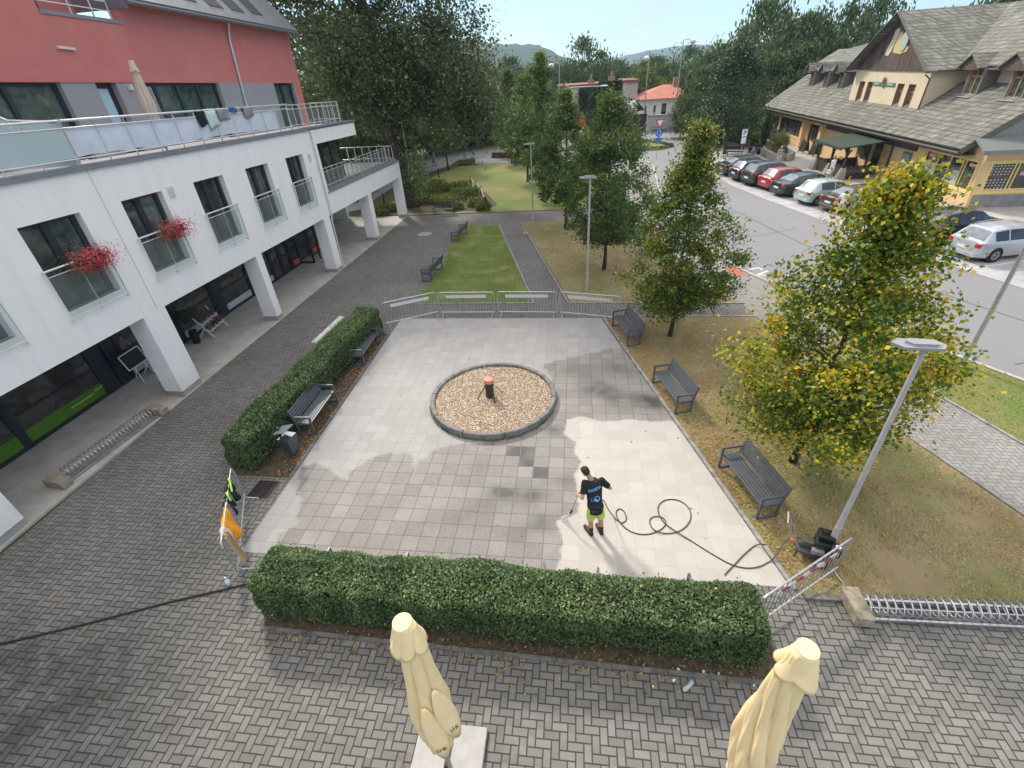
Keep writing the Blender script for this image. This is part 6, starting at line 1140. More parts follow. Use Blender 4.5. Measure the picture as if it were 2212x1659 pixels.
# ------------------------------------------------------------------ cars (local: x towards the bonnet, rear bumper at 0)
CT = {
 'hatch': dict(top=[(0, .90), (.06, .98), (.2, 1.02), (.62, 1.44), (1.2, 1.50), (1.9, 1.48), (2.35, 1.40), (3.05, .99), (3.75, .84), (3.98, .66), (4.02, .5)], w=.85, rear=(.24, .58), ws=(2.42, 2.98), sw=[(.82, 1.72), (1.8, 2.72)], wh=(.72, 3.2)),
 'suv': dict(top=[(0, .98), (.05, 1.06), (.18, 1.10), (.5, 1.55), (1.2, 1.64), (2.0, 1.62), (2.5, 1.54), (3.15, 1.10), (3.95, .98), (4.3, .78), (4.36, .55)], w=.91, rear=(.22, .47), ws=(2.56, 3.1), sw=[(.62, 1.0), (1.08, 1.9), (1.98, 2.85)], wh=(.82, 3.45)),
 'sedan': dict(top=[(0, .90), (.06, .98), (.4, 1.0), (.55, 1.02), (1.25, 1.36), (1.9, 1.43), (2.5, 1.42), (2.9, 1.36), (3.6, .98), (4.3, .85), (4.55, .64), (4.6, .5)], w=.88, rear=(.62, 1.2), ws=(2.98, 3.52), sw=[(1.2, 2.2), (2.28, 3.25)], wh=(.95, 3.65)),
 'wagon': dict(top=[(0, .88), (.05, .97), (.18, 1.00), (.62, 1.42), (1.3, 1.49), (2.3, 1.49), (2.9, 1.42), (3.6, .99), (4.3, .86), (4.58, .66), (4.62, .5)], w=.87, rear=(.22, .58), ws=(2.98, 3.52), sw=[(.7, 1.35), (1.43, 2.3), (2.38, 3.28)], wh=(.95, 3.65)),
}
def ip(x, P): return float(np.interp(x, [p[0] for p in P], [p[1] for p in P]))
def make_car(kind, lab, col, loc, rz, group='cars parked in the bays before the restaurant', rails=False, rough=.32, light_glass=True):
    T = CT[kind]; t = thing('parked_car', lab, 'car', loc, rz, group); Lc = T['top'][-1][0]; W = T['w']; body_m = mk('car_paint_%d_%d_%d' % tuple(int(999*c) for c in col), col, rough, .35, nz=None, bump=None, coat=.8)
    def hw(x): return W*float(np.interp(x, [0, .12, .5, Lc-1.2, Lc-.35, Lc], [.84, .94, 1, 1, .93, .78]))
    belt = lambda x: float(np.interp(x, [0, Lc*.55, Lc], [.93, .90, .62])) if kind != 'suv' else float(np.interp(x, [0, Lc*.55, Lc], [1.02, 1.0, .72]))
    ztop = lambda x: ip(x, T['top'])
    def sec(x):
        w = hw(x); zt = ztop(x); bl = min(belt(x), zt-.03); cab = max(0, min(1, (zt-bl-.06)/.35)); lo = .22+.08*max(0, 1-min(x, Lc-x)/.5)
        we = w*(.90-.22*cab); return [(w*.93, lo), (w*.995, lo+.16), (w, (lo+bl)/2+.08), (w*.97, bl), (we, zt-.045), (we*.72, zt-.008), (0, zt)]
    xs = sorted(set([p[0] for p in T['top']]+[Lc*i/26 for i in range(27)])); n = 13; V = []
    for x in xs:
        s = sec(x); rx = x
        for k, (y, z) in enumerate(s): V.append((x+(.035 if k == 0 and x < .05 else 0), y, z))
        for (y, z) in s[-2::-1]: V.append((x, -y, z))
    m = MB(); m.add(V, [(i*n+j, (i+1)*n+j, (i+1)*n+j+1, i*n+j+1) for i in range(len(xs)-1) for j in range(n-1)]+[tuple(range(n)), tuple((len(xs)-1)*n+j for j in range(n-1, -1, -1)) ]+[(i*n, i*n+n-1, (i+1)*n+n-1, (i+1)*n) for i in range(len(xs)-1)])
    bd_ = m.build('body', body_m, t, smooth=True); bd_.modifiers.new('e', 'EDGE_SPLIT').split_angle = R_(38)
    def pt(x, f, s, off=.008): a, b = sec(x)[3], sec(x)[4]; return (x, s*(a[0]+(b[0]-a[0])*f+off), a[1]+(b[1]-a[1])*f+off*.4)
    for s in (-1, 1):
        for (xa, xb) in T['sw']:
            m = MB(); K = 5; Pq = []
            for i in range(K+1):
                x = xa+(xb-xa)*i/K; fm = .90 if (sec(x)[4][1]-sec(x)[3][1]) > .25 else .55
                Pq += [pt(x, .10, s), pt(x, fm, s)]
            m.add(Pq, [((2*i, 2*i+2, 2*i+3, 2*i+1) if s < 0 else (2*i, 2*i+1, 2*i+3, 2*i+2)) for i in range(K)]); m.build('side_window', M_CARGL, t)
    for nm, (xa, xb) in (('rear_window', T['rear']), ('windscreen', T['ws'])):
        m = MB(); Pq = []; K = 4; sg = -1 if nm == 'rear_window' else 1
        for i in range(K+1):
            x = xa+(xb-xa)*i/K; z = ztop(x)+.008
            for j in range(7): f = j/3-1; we = sec(x)[4][0]*.92; Pq.append((x+sg*.012, f*we, z-.03*abs(f)**3))
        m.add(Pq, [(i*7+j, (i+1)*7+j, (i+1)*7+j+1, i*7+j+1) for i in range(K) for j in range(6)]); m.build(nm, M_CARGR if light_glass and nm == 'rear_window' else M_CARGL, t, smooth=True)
    rl = mk('tail_light_red', (.50, .03, .03), .2, nz=(20, .3), bump=None)
    for s in (-1, 1):
        m = MB(); m.cbox((.05, s*hw(.06)*.86, .80 if kind != 'suv' else .92), (.13, .24, .19)); m.build('tail_light', rl, t, bevel=.02)
        m = MB(); m.cbox((Lc-.2, s*hw(Lc-.2)*.82, .66), (.22, .26, .13)); m.build('headlight', MATS['white_plastic'], t, bevel=.02)
        m = MB(); xm = T['ws'][1]-.18; m.ell((xm, s*(W+.07), .98), (.08, .1, .07), 10, 6); m.build('mirror', body_m, t)
    m = MB(); m.cbox((-.008, 0, .62), (.02, .5, .12)); m.build('number_plate', MATS['white_plastic'], t)
    m = MB(); m.cbox((.03, 0, .36), (.1, W*1.62, .2)); m.build('bumper', body_m if kind != 'suv' else M_BLACK, t, bevel=.04)
    for x in T['wh']:
        for s in (-1, 1):
            r = .315 if kind != 'suv' else .35; m = MB(); m.tube([(x, s*(W-.2), r), (x, s*(W+.012), r)], r, 24); wo = m.build('wheel', M_RUBBER, t); m = MB(); m.tube([(x, s*(W-.01), r), (x, s*(W+.018), r)], r*.64, 18); ro_ = m.build('rim', M_GALV, wo)
            m = MB()
            for k in range(5): a = 2*PI*k/5; m.bar((x+.05*math.cos(a+.6), s*(W+.021), r+.05*math.sin(a+.6)), (x+r*.55*math.cos(a+.6), s*(W+.021), r+r*.55*math.sin(a+.6)), .012, .055, up=(0, 1, 0))
            m.build('rim_gap', M_BLACK, wo)
            m = MB(); m.tube([(x, s*(W-.3), r+.01), (x, s*(W+.004), r+.01)], r*1.16, 24); m.build('wheel_arch', M_BLACK, t)
    if rails:
        for s in (-1, 1): m = MB(); xa, xb = T['rear'][1]+.2, T['ws'][0]-.1; m.tube([(xa, s*W*.62, ztop(xa)+.0), (xa+.1, s*W*.62, ztop(xa)+.05), ((xa+xb)/2, s*W*.62, ztop(xa+.5)+.045), (xb-.1, s*W*.62, ztop(xb)+.04), (xb, s*W*.62, ztop(xb))], .014, 6); m.build('roof_rail', M_GALV, t)
    return t
RZ = R_(15)
def rear(c): return (c[0], c[1], .0)
make_car('sedan', 'dark green car at the far end of the parked row, mostly behind foliage', (.03, .045, .04), rear((13.3, 28.0)), RZ)
make_car('hatch', 'black hatchback with bright roof edge, second in the parked row from the far end', (.015, .015, .02), rear((13.75, 25.7)), RZ)
make_car('suv', 'charcoal small off-roader left of the red car in the parked row', (.045, .048, .05), rear((14.2, 23.75)), RZ)
make_car('hatch', 'red hatchback in the middle of the parked row', (.42, .035, .035), rear((14.95, 22.0)), RZ)
make_car('sedan', 'dark teal-black saloon between the red and the light green car', (.018, .045, .042), rear((15.2, 20.0)), RZ)
make_car('hatch', 'light silver-green hatchback in the parked row', (.42, .52, .46), rear((15.95, 17.45)), RZ)
make_car('sedan', 'brown saloon with pale rear window beside two walking people', (.075, .055, .045), rear((16.75, 15.35)), RZ)
make_car('hatch', 'black car mostly hidden behind the top of the yellow tree', (.015, .016, .018), rear((17.9, 11.2)), RZ)
make_car('suv', 'large black off-roader left of the silver estate car', (.013, .013, .016), rear((18.55, 8.75)), RZ, rails=True)
make_car('wagon', 'silver estate car with roof rails at the right edge', (.50, .52, .56), rear((19.05, 6.45)), RZ, rails=True)
make_car('hatch', 'dark red-lit car cut off by the right image edge, behind the roadside pole', (.03, .03, .035), rear((20.4, 3.1)), RZ)
make_car('hatch', 'pale car on the roundabout beside the grass mound', (.60, .63, .62), (-16.9, 59.8, .0), R_(-62), None)
for k, (q, c, l) in enumerate((((835, 401), (.35, .05, .04), 'red car parked beyond the arcade columns'), ((812, 421), (.03, .03, .035), 'dark car parked beyond the arcade, nearer than the red one'), ((792, 440), (.02, .02, .022), 'black car glimpsed between the last arcade columns'))):
    p = G(*q); make_car('hatch', l, c, (p[0]-.6, p[1]+1.2, 0), R_(150), 'cars parked on the side street')
# ------------------------------------------------------------------ vegetation
def leaves_at(C_, size, seed, droop=.0):
    r = np.random.default_rng(seed); n = len(C_); d = r.normal(0, 1, (n, 3)); d[:, 2] = np.abs(d[:, 2])*.9+.2; d /= np.linalg.norm(d, axis=1)[:, None]
    e = np.cross(d, r.normal(0, 1, (n, 3))); e /= np.linalg.norm(e, axis=1)[:, None]; f = np.cross(d, e); s = (size*(.6+.8*r.random(n)))[:, None]
    return np.stack([C_+e*s*.5, C_+f*s*.38+d*s*.08, C_-e*s*.5-d*s*.05, C_-f*s*.38+d*s*.08], 1).reshape(-1, 3)
def tree_geo(h, ht, R, prof, K, n, size, seed, spread=.5, sub=.30, tint_fn=None, surf=.55, lob=.28, core=1.0, zsq=.75):
    r = np.random.default_rng(seed); ph = r.random(6)*6.28
    f = r.random(K)**core; a = r.random(K)*2*PI; lobe = 1+lob*np.sin(2*a+ph[0]+3*f)+lob*.6*np.sin(3*a+ph[1]-5*f)+lob*.35*np.sin(5*a+ph[2]+9*f)
    Rr_ = R*np.interp(f, [p[0] for p in prof], [p[1] for p in prof])*lobe; q = surf+(1-surf)*r.random(K)**.6; inn = r.random(K) < .30; q[inn] = r.random(inn.sum())*.6
    cc = np.stack([Rr_*q*np.cos(a), Rr_*q*np.sin(a), ht+(h-ht)*f], -1)
    per = r.multinomial(n, (lambda w_: w_/w_.sum())(.4+r.random(K))); C_ = np.repeat(cc, per, 0); ci = np.repeat(np.arange(K), per); sg = sub*R*(.35+.65*r.random(K))[ci][:, None]*.5
    C_ = C_+r.normal(0, 1, C_.shape)*sg*[1, 1, zsq]; C_[:, 2] = np.maximum(C_[:, 2], ht*.62)
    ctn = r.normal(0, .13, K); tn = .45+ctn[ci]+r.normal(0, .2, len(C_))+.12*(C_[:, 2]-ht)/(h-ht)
    if tint_fn is not None: tn = tint_fn(C_, tn, r)
    return cc, C_, tn, ci
def limbs(cc, h, ht, rt, r, nl, lean=(0, 0)):
    mb = MB(); N = 9; P = [((.03*math.sin(i*1.3)+lean[0]*(i/N)**1.3)*1.0, (.03*math.cos(i*1.7)+lean[1]*(i/N)**1.3), h*.92*i/N) for i in range(N+1)]
    mb.tube(P, [rt*(1.25 if i == 0 else 1)*(1-.9*i/N) for i in range(N+1)], 10)
    for k in r.permutation(len(cc))[:nl]:
        c = cc[k]; z0 = max(ht*.75, min(c[2]-.35*math.hypot(c[0], c[1])-.2, h*.85)); fz = z0/(h*.92); p0 = V3((lean[0]*fz**1.3, lean[1]*fz**1.3, z0)); c = V3(c); m_ = p0.lerp(c, .5)+V3((0, 0, -.06*(c-p0).length)); rr = rt*.42*(1-.75*fz)
        mb.tube([p0, p0.lerp(m_, .5), m_, c], [rr, rr*.8, rr*.5, rr*.15], 5)
    return mb
def tree(name, lab, loc, h, ht, R, prof, K, n, size, leaf, seed, rt=.09, nl=40, lean=(0, 0), group=None, cat='tree', **kw):
    t = thing(name, lab, cat, loc, 0, group); r = np.random.default_rng(seed+50); cc, C_, tn, ci = tree_geo(h, ht, R, prof, K, n, size, seed, **kw)
    s = (lambda z: (np.clip(z, 0, h)/h)**1.3); cc[:, 0] += lean[0]*s(cc[:, 2]); cc[:, 1] += lean[1]*s(cc[:, 2]); C_[:, 0] += lean[0]*s(C_[:, 2]); C_[:, 1] += lean[1]*s(C_[:, 2])
    limbs(cc, h, ht, rt, r, nl, lean).build('trunk', M_BARK, t, smooth=True)
    np_mesh('crown', leaves_at(C_, size, seed), np.arange(4*len(C_)).reshape(-1, 4), leaf, t, {'tint': ('FACE', np.clip(tn, 0, 1))}); return t
PY = [(0, .45), (.08, .8), (.22, 1.0), (.4, .84), (.55, .60), (.7, .37), (.85, .21), (.95, .11), (1, .03)]
OV = [(0, .5), (.1, .82), (.28, 1), (.5, .88), (.72, .58), (.9, .26), (1, .05)]
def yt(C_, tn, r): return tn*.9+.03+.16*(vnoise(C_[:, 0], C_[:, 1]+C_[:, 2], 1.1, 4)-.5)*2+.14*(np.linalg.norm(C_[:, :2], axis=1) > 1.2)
def ht_(C_, tn, r): return tn*.9+.04+.25*(r.random(len(tn)) < .16)+.10*(vnoise(C_[:, 0], C_[:, 2], 1.0, 4)-.4)
GT = 'young lindens in the small park'
tree('linden_tree', 'yellowing linden nearest the camera, its crown full of gold leaves', (6.59, -8.30, .03), 6.75, 1.4, 2.4, PY, 230, 40000, .086, M_LF_YEL, 101, .085, 80, lean=(.12, -.15), group=GT, tint_fn=yt, sub=.30, lob=.2, surf=.40, core=1.5)
tree('linden_tree', 'green and yellow linden beside the far right bench', (4.61, -1.53, .03), 6.95, 1.3, 1.85, PY, 260, 38000, .085, M_LF_MID, 102, .075, 55, lean=(.1, 0), group=GT, tint_fn=ht_, sub=.28, lob=.12, core=1.5)
tree('linden_tree', 'dark full linden behind the lamp in the dry lawn', (2.48, 5.54, .03), 7.5, 1.7, 2.2, OV, 240, 36000, .10, M_LF_DARK, 103, .09, 50, group=GT, sub=.3, lob=.1, core=1.25)
for (u, v), hh, R0, sd, lab in (((1222, 493), 7.5, 1.85, 104, 'dark linden second in the row along the far lawn'), ((1172, 434), 9.4, 2.05, 105, 'tall dark linden third in the row, its top above the houses'), ((1140, 393), 8.1, 2.2, 106, 'dark linden fourth in the row, near the end of the lawn'), ((1106, 353), 8.6, 2.2, 107, 'narrow dark linden at the end of the lawn before the roundabout')):
    tree('linden_tree', lab, G(u, v, .03), hh, 1.7, R0, OV if sd != 107 else PY, 150, 15000, .135, M_LF_DARK, sd, .1, 25, group=GT, sub=.3, lob=.1, core=1.3)
tree('linden_tree', 'small linden standing alone on the left of the round lawn', G(968, 368, .03), 6.6, 1.9, 2.3, OV, 80, 8000, .16, M_LF_DARK, 108, .1, 20, group=GT, sub=.42)
tree('linden_tree', 'dense green tree on the promenade beside the two parking signs', (16.4, 39.0, 0), 9.2, 2.3, 3.4, [(0, .6), (.15, .95), (.35, 1), (.6, .8), (.85, .45), (1, .05)], 150, 20000, .17, M_LF_CON, 109, .17, 20, sub=.42, lob=.12, surf=.6)
# the old linden beside the white building
t = thing('old_linden_tree', 'huge old linden with thick leaning trunk at the corner of the white building', 'tree', (-12.25, 20.35, 0)); r = np.random.default_rng(77)
B_ = [((-1.5, 1.0, 15.5), (6.6, 6.0, 7.2), 120), ((2.6, 0, 12.5), (5.0, 5.0, 5.5), 95), ((-4.5, -1, 11.5), (4.5, 4.5, 5.0), 60), ((4.6, 1.0, 8.6), (3.6, 3.4, 3.2), 60), ((.5, -1.5, 9.5), (4.0, 3.2, 3.2), 55), ((3.2, -.5, 19), (4.2, 4.2, 5), 60), ((-3, 0, 21), (5, 5, 4.5), 50), ((-4.6, -2.5, 17), (3.5, 3.5, 4), 50), ((5.4, 1.5, 6.6), (1.6, 1.6, 1.9), 18), ((-1.0, -1.2, 7.2), (2.6, 2.0, 1.6), 20)]
cl = []
for c, s, k in B_:
    d = r.normal(0, 1, (k, 3)); d /= np.linalg.norm(d, axis=1)[:, None]; cl.append(np.array(c)+d*np.array(s)*(.35+.65*r.random((k, 1))**.5))
cl = np.vstack(cl); cl = cl[cl[:, 2] > 4.6]; per = r.multinomial(92000, (lambda w_: w_/w_.sum())(.3+r.random(len(cl)))); ci = np.repeat(np.arange(len(cl)), per); C_ = cl[ci]+r.normal(0, 1, (len(ci), 3))*(.35+.45*r.random(len(cl)))[ci][:, None]*[1.0, 1.0, 1.15]; C_[:, 2] -= np.abs(r.normal(0, .25, len(ci)))
tn = .42+r.normal(0, .14, len(cl))[ci]+r.normal(0, .2, len(ci)); np_mesh('crown', leaves_at(C_, .19, 5), np.arange(4*len(C_)).reshape(-1, 4), M_LF_BIG, t, {'tint': ('FACE', np.clip(tn, 0, 1))})
m = MB(); m.tube([(.35, .1, -.1), (.2, .05, .5), (-.05, 0, 3), (-.45, 0, 6.5), (-.8, .2, 11), (-1.3, .5, 17), (-1.4, .6, 21)], [.72, .52, .44, .42, .33, .2, .06], 14)
for k in range(46):
    c = V3(cl[r.integers(len(cl))]); z0 = max(4.8, min(c.z-2, 16)); p0 = V3((-.45-.06*(z0-6), .1, z0)); md = p0.lerp(c, .5)+V3((0, 0, .9)); m.tube([p0, p0.lerp(md, .5)+V3((0, 0, .2)), md, c], [.18, .14, .09, .02], 6)
m.build('trunk', M_BARK, t, smooth=True)
m = MB(); m.tube([(.75+.0*i, -.55, 6.3-i*.4) if i < 9 else (.62, -.5, 6.3-i*.4) for i in range(12)], .02, 5); m.build('hanging_rope', MATS['white_plastic'], t)
t = thing('young_sapling', 'leafy young shoot growing against the old linden trunk', 'sapling', (-11.6, 19.6, 0)); q = r.normal(0, 1, (1500, 3))*[.55, .5, .95]+[.55, 0, 2.9]; leaf_cloud('foliage', q, .16, M_LF_DARK, t, r.random(1500), 6); m = MB(); m.tube([(0, 0, 0), (.3, 0, 1.5), (.6, 0, 3.4)], [.04, .03, .01], 6); m.build('stem', M_BARK, t)
# ---- hedges
def hedge(name, lab, path, wd, hg, n, seed, size=.055):
    t = thing(name, lab, 'hedge', (0, 0, 0)); r = np.random.default_rng(seed); A = V3((path[0][0], path[0][1], 0)); B = V3((path[1][0], path[1][1], 0)); D = (B-A); L_ = D.length; D /= L_; N_ = V3((-D.y, D.x, 0)); rd = .2
    u = r.random(n)*L_; which = r.random(n); per = wd+2*hg; s = which*per
    off = np.where(s < hg, -wd/2, np.where(s < hg+wd, s-hg-wd/2, wd/2)); z = np.where(s < hg, s, np.where(s < hg+wd, hg, per-s))
    ne = n//9; ux = np.concatenate([np.zeros(ne//2), np.full(ne-ne//2, L_)]); u[:ne] = ux; off[:ne] = (r.random(ne)-.5)*wd; z[:ne] = r.random(ne)*hg
    # rounded edges
    def rnd(u, off, z):
        cx = np.clip(u, rd, L_-rd); cy = np.clip(off, -wd/2+rd, wd/2-rd); cz = np.clip(z, 0, hg-rd); d = np.stack([u-cx, off-cy, z-cz], -1); l = np.linalg.norm(d, axis=1)+1e-6; k = np.where(l > rd, rd/l, 1)[:, None]; return np.stack([cx, cy, cz], -1)+d*k
    Q = rnd(u, off, z); bulge = .15*(vnoise(Q[:, 0], Q[:, 1]+Q[:, 2]*1.3, 1.3, seed)-.5)+.07*(vnoise(Q[:, 0], Q[:, 1]*2+Q[:, 2]*2, 3.4, seed+1)-.5); cen = np.stack([np.clip(Q[:, 0], rd, L_-rd), np.zeros(n), np.full(n, hg*.5)], -1); dv_ = Q-cen; dv_ /= np.linalg.norm(dv_, axis=1)[:, None]
    dep = -np.abs(r.normal(0, .06, n)); Q = Q+dv_*(bulge+dep)[:, None]; sp = r.random(n) < .03; Q[sp, 2] += (Q[sp, 2] > hg*.8)*r.random(sp.sum())**2*.2
    low = (Q[:, 2] < .22) & (r.random(n) < .75); Q = Q[~low]; W = np.array(A)[None]+Q[:, :1]*np.array(D)+Q[:, 1:2]*np.array(N_)+np.array([0, 0, 1])*Q[:, 2:]
    tn = .42+.3*(vnoise(Q[:, 0], Q[:, 1], 4, seed+2)-.5)+r.normal(0, .17, len(Q))+.2*(Q[:, 2] > hg-.14)  # leaves along the top tinted lighter to imitate highlights
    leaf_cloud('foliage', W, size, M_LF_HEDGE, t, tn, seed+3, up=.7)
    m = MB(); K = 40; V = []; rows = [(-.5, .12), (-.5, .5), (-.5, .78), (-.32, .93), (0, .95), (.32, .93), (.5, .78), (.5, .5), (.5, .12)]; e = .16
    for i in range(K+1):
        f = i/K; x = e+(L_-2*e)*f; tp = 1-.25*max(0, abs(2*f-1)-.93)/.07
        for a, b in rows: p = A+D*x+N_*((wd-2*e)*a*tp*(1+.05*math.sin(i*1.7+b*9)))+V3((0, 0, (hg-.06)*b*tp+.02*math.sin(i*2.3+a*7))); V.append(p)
    k = len(rows); m.add(V, [(i*k+j, (i+1)*k+j, (i+1)*k+j+1, i*k+j+1) for i in range(K) for j in range(k-1)]+[tuple(range(k-1, -1, -1)), tuple(K*k+j for j in range(k))]); m.build('inner_core', mk('hedge_interior', (.022, .026, .012), .95, nz=(20, .6), bump=(30, 1)), t)  # solid dark core behind the leaf layer, not separate twigs
    m = MB(); rr = random.Random(seed)
    for i in range(int(L_*9)):
        x = rr.uniform(.1, L_-.1); o_ = rr.uniform(-wd/2+.12, wd/2-.12); p = A+D*x+N_*o_; m.tube([p, p+V3((rr.uniform(-.06, .06), rr.uniform(-.06, .06), hg*.5))], [.012, .007], 5)
    m.build('stems', M_BARK, t)
    m = MB(); Q2 = []
    for i in range(int(L_*3)):
        x = rr.uniform(.2, L_-.2); o_ = rr.uniform(-wd/2+.1, wd/2-.1); p = A+D*x+N_*o_+V3((0, 0, hg-.05)); h2 = rr.uniform(.1, .28); q = p+V3((rr.uniform(-.04, .04), rr.uniform(-.04, .04), h2)); m.tube([p, q], [.004, .002], 4); Q2 += [p.lerp(q, k_/7)+V3((rr.uniform(-.02, .02), rr.uniform(-.02, .02), 0)) for k_ in range(1, 8)]
    sh = m.build('shoots', MATS['hedge_interior'], t); leaf_cloud('shoot_leaves', np.array([tuple(q) for q in Q2]), .035, M_LF_HEDGE, sh, np.full(len(Q2), .8), seed+9); return t
hedge('clipped_hedge', 'long clipped privet hedge across the front of the plaza', ((-5.05, -12.88), (4.28, -13.04)), .98, 1.12, 72000, 41, .048)
hedge('clipped_hedge', 'clipped privet hedge along the left side of the plaza behind the benches', ((-7.92, -9.35), (-7.2, -1.05)), .98, 1.15, 42000, 42)
# weeds round the gravel rim and along the hedge foot
t = thing('weeds', 'small green weeds growing round the outer foot of the gravel rim', 'weeds', (PG[0], PG[1], 0)); r = np.random.default_rng(3); a = np.concatenate([r.normal(-1.2, .8, 500), r.normal(-2.6, .4, 150)]); q = np.stack([2.0*np.cos(a)+r.normal(0, .02, 650), 2.0*np.sin(a)+r.normal(0, .02, 650), .01+.05*r.random(650)], -1); leaf_cloud('weed_leaves', q, .045, M_LF_HEDGE, t, r.random(650), 5)
r = np.random.default_rng(4); q = np.stack([-4.5+9*r.random(420), -13.5-np.abs(r.normal(0, .22, 420)), .01+.03*r.random(420)], -1); t = thing('weeds', 'weeds sprouting from the kerb in front of the near hedge', 'weeds', (0, 0, 0)); leaf_cloud('weed_leaves', q, .05, M_LF_HEDGE, t, r.random(420), 5)
# ---- flower bed shrubs, rail posts
r = np.random.default_rng(15)
SH = [(930, 425, 1.1, .7), (905, 415, .9, .6), (960, 440, 1.2, .7), (1000, 430, 1.2, .8), (1030, 445, .9, .6), (985, 415, 1.0, .7), (915, 440, 1.1, .6), (955, 415, .8, .9), (1020, 425, .8, .7), (900, 432, .9, .6), (980, 452, .9, .5), (1045, 455, .7, .6), (940, 405, .8, .6), (1000, 410, .8, .7), (895, 407, .9, .6)]
for k, (u, v, w2, hh) in enumerate(SH):
    p = G(u, v); t = thing('garden_shrub', 'low leafy shrub in the wild flower bed behind the green bench', 'shrub', p, 0, 'shrubs of the flower bed'); q = r.normal(0, 1, (900, 3)); q = q/np.linalg.norm(q, axis=1)[:, None]*(.5+.5*r.random((900, 1)))*[w2, w2*.8, hh*.7]+[0, 0, hh*.55]; q = q[q[:, 2] > .02]
    leaf_cloud('foliage', q, .13, M_LF_SHR, t, np.clip(r.normal(.3+.4*((k*7) % 5)/5, .22, len(q)), 0, 1), 60+k)
for k, (u, v, w2, hh) in enumerate([(835, 458, .9, .55), (812, 462, .9, .5), (850, 455, .7, .5), (822, 466, .8, .4)]):
    t = thing('garden_shrub', 'green ground shrub between the last two arcade columns', 'shrub', G(u, v), 0, 'shrubs between the arcade columns'); q = r.normal(0, 1, (700, 3)); q = q/np.linalg.norm(q, axis=1)[:, None]*(.5+.5*r.random((700, 1)))*[w2, w2*.7, hh*.7]+[0, 0, hh*.5]; q = q[q[:, 2] > .02]; leaf_cloud('foliage', q, .12, M_LF_SHR, t, np.clip(r.normal(.5, .2, len(q)), 0, 1), 90+k)
def post(p, h, lab): m = MB(); m.tube([(0, 0, 0), (0, 0, h)], .07, 8); o = m.build('wooden_post', M_WOODD); o.location = p; return tag(o, lab, 'post', 'dark wooden posts around the flower bed')
PO = [G(*q) for q in ((1050, 452), (1040, 428), (1030, 415), (1018, 410-6))]
for k, p in enumerate(PO): post(p, .9, 'dark post with sagging rope on the right side of the flower bed')
for a, b in zip(PO, PO[1:]): m = MB(); A_ = V3(a)+V3((0, 0, .82)); B2_ = V3(b)+V3((0, 0, .82)); m.tube([A_, A_.lerp(B2_, .5)-V3((0, 0, .22)), B2_], .04, 6); tag(m.build('rope', mk('pale_rope', (.40, .36, .24), .9)), 'pale thick rope sagging between two posts of the flower bed', 'rope', 'ropes between the bed posts')
for q in ((806, 444), (830, 440), (948, 384), (918, 395)): post(G(*q), .85, 'single dark wooden post standing near the old linden')
for (a, b, lab) in (((990, 357), (1027, 354), 'wooden planter trough at the far edge of the round lawn'), ((1066, 340), (1134, 341), 'long reddish planter trough before the roundabout')):
    A_, B2_ = V3(G(*a)), V3(G(*b)); m = MB(); m.bar(A_+V3((0, 0, .3)), B2_+V3((0, 0, .3)), .8, .6); tag(m.build('planter_trough', mk('red_brown_wood' if a[0] > 1000 else 'mossy_wood', (.16, .08, .065) if a[0] > 1000 else (.15, .12, .06), .9, nz=(3, .35)), bevel=.02), lab, 'planter')
# ---- promenade things beside the restaurant
def psign(loc, h, face, lab, letter_m, two=False):
    t = thing('parking_sign', lab, 'road sign', loc, .12); m = MB(); m.tube([(0, 0, 0), (0, 0, h)], .03, 8); m.build('pole', M_GALV, t); m = MB(); m.cbox((0, -.04, h-.35), (.5, .02, .62)); o = m.build('sign_face', face, t); tx = MB(); text_mesh(tx, 'P', .5, Matrix.Translation((0, -.056, h-.35))@Matrix.Rotation(PI/2, 4, 'X'), bold=.012); tx.build('letter', letter_m, o)
    if two: m = MB(); m.cbox((0, -.04, h-1.0), (.45, .02, .55)); m.build('lower_plate', MATS['white_plastic'], t)
psign((16.4, 40.1, 0), 2.6, mk('sign_blue', (.03, .15, .50), .4, nz=None, bump=None), 'blue parking sign with white P beside the promenade tree', MATS['white_plastic']); psign((16.92, 35.26, 0), 2.7, MATS['white_plastic'], 'pale parking sign with blue P and lower plate before the planter', MATS['sign_blue'], True)
t = thing('stone_planter', 'rough stone raised bed running along the promenade', 'planter', (0, 0, 0)); m = MB(); PP = [(19.5, 48), (20.0, 43), (19.9, 40), (19.6, 35.2), (19.7, 33.8), (20.6, 33.4), (21.4, 34.5), (21.6, 40), (21.8, 44), (21.5, 48)]; rr = random.Random(2)
for a, b in zip(PP, PP[1:]+PP[:1]):
    n = max(1, int(math.hypot(b[0]-a[0], b[1]-a[1])/.45))
    for i in range(n):
        for z in (0, .3): f = (i+rr.random()*.3)/n; m.cbox((a[0]+(b[0]-a[0])*f, a[1]+(b[1]-a[1])*f, z+.16), (.4, .46, .31), rr.random()*.5)
m.build('stones', mk('rough_stone', (.36, .33, .27), .9, nz=(2, .4), bump=(9, 1)), t); m = MB(); m.prism([(p[0]*.985+.31, p[1]) for p in PP], 0, .5); m.build('soil', M_EARTH, t)
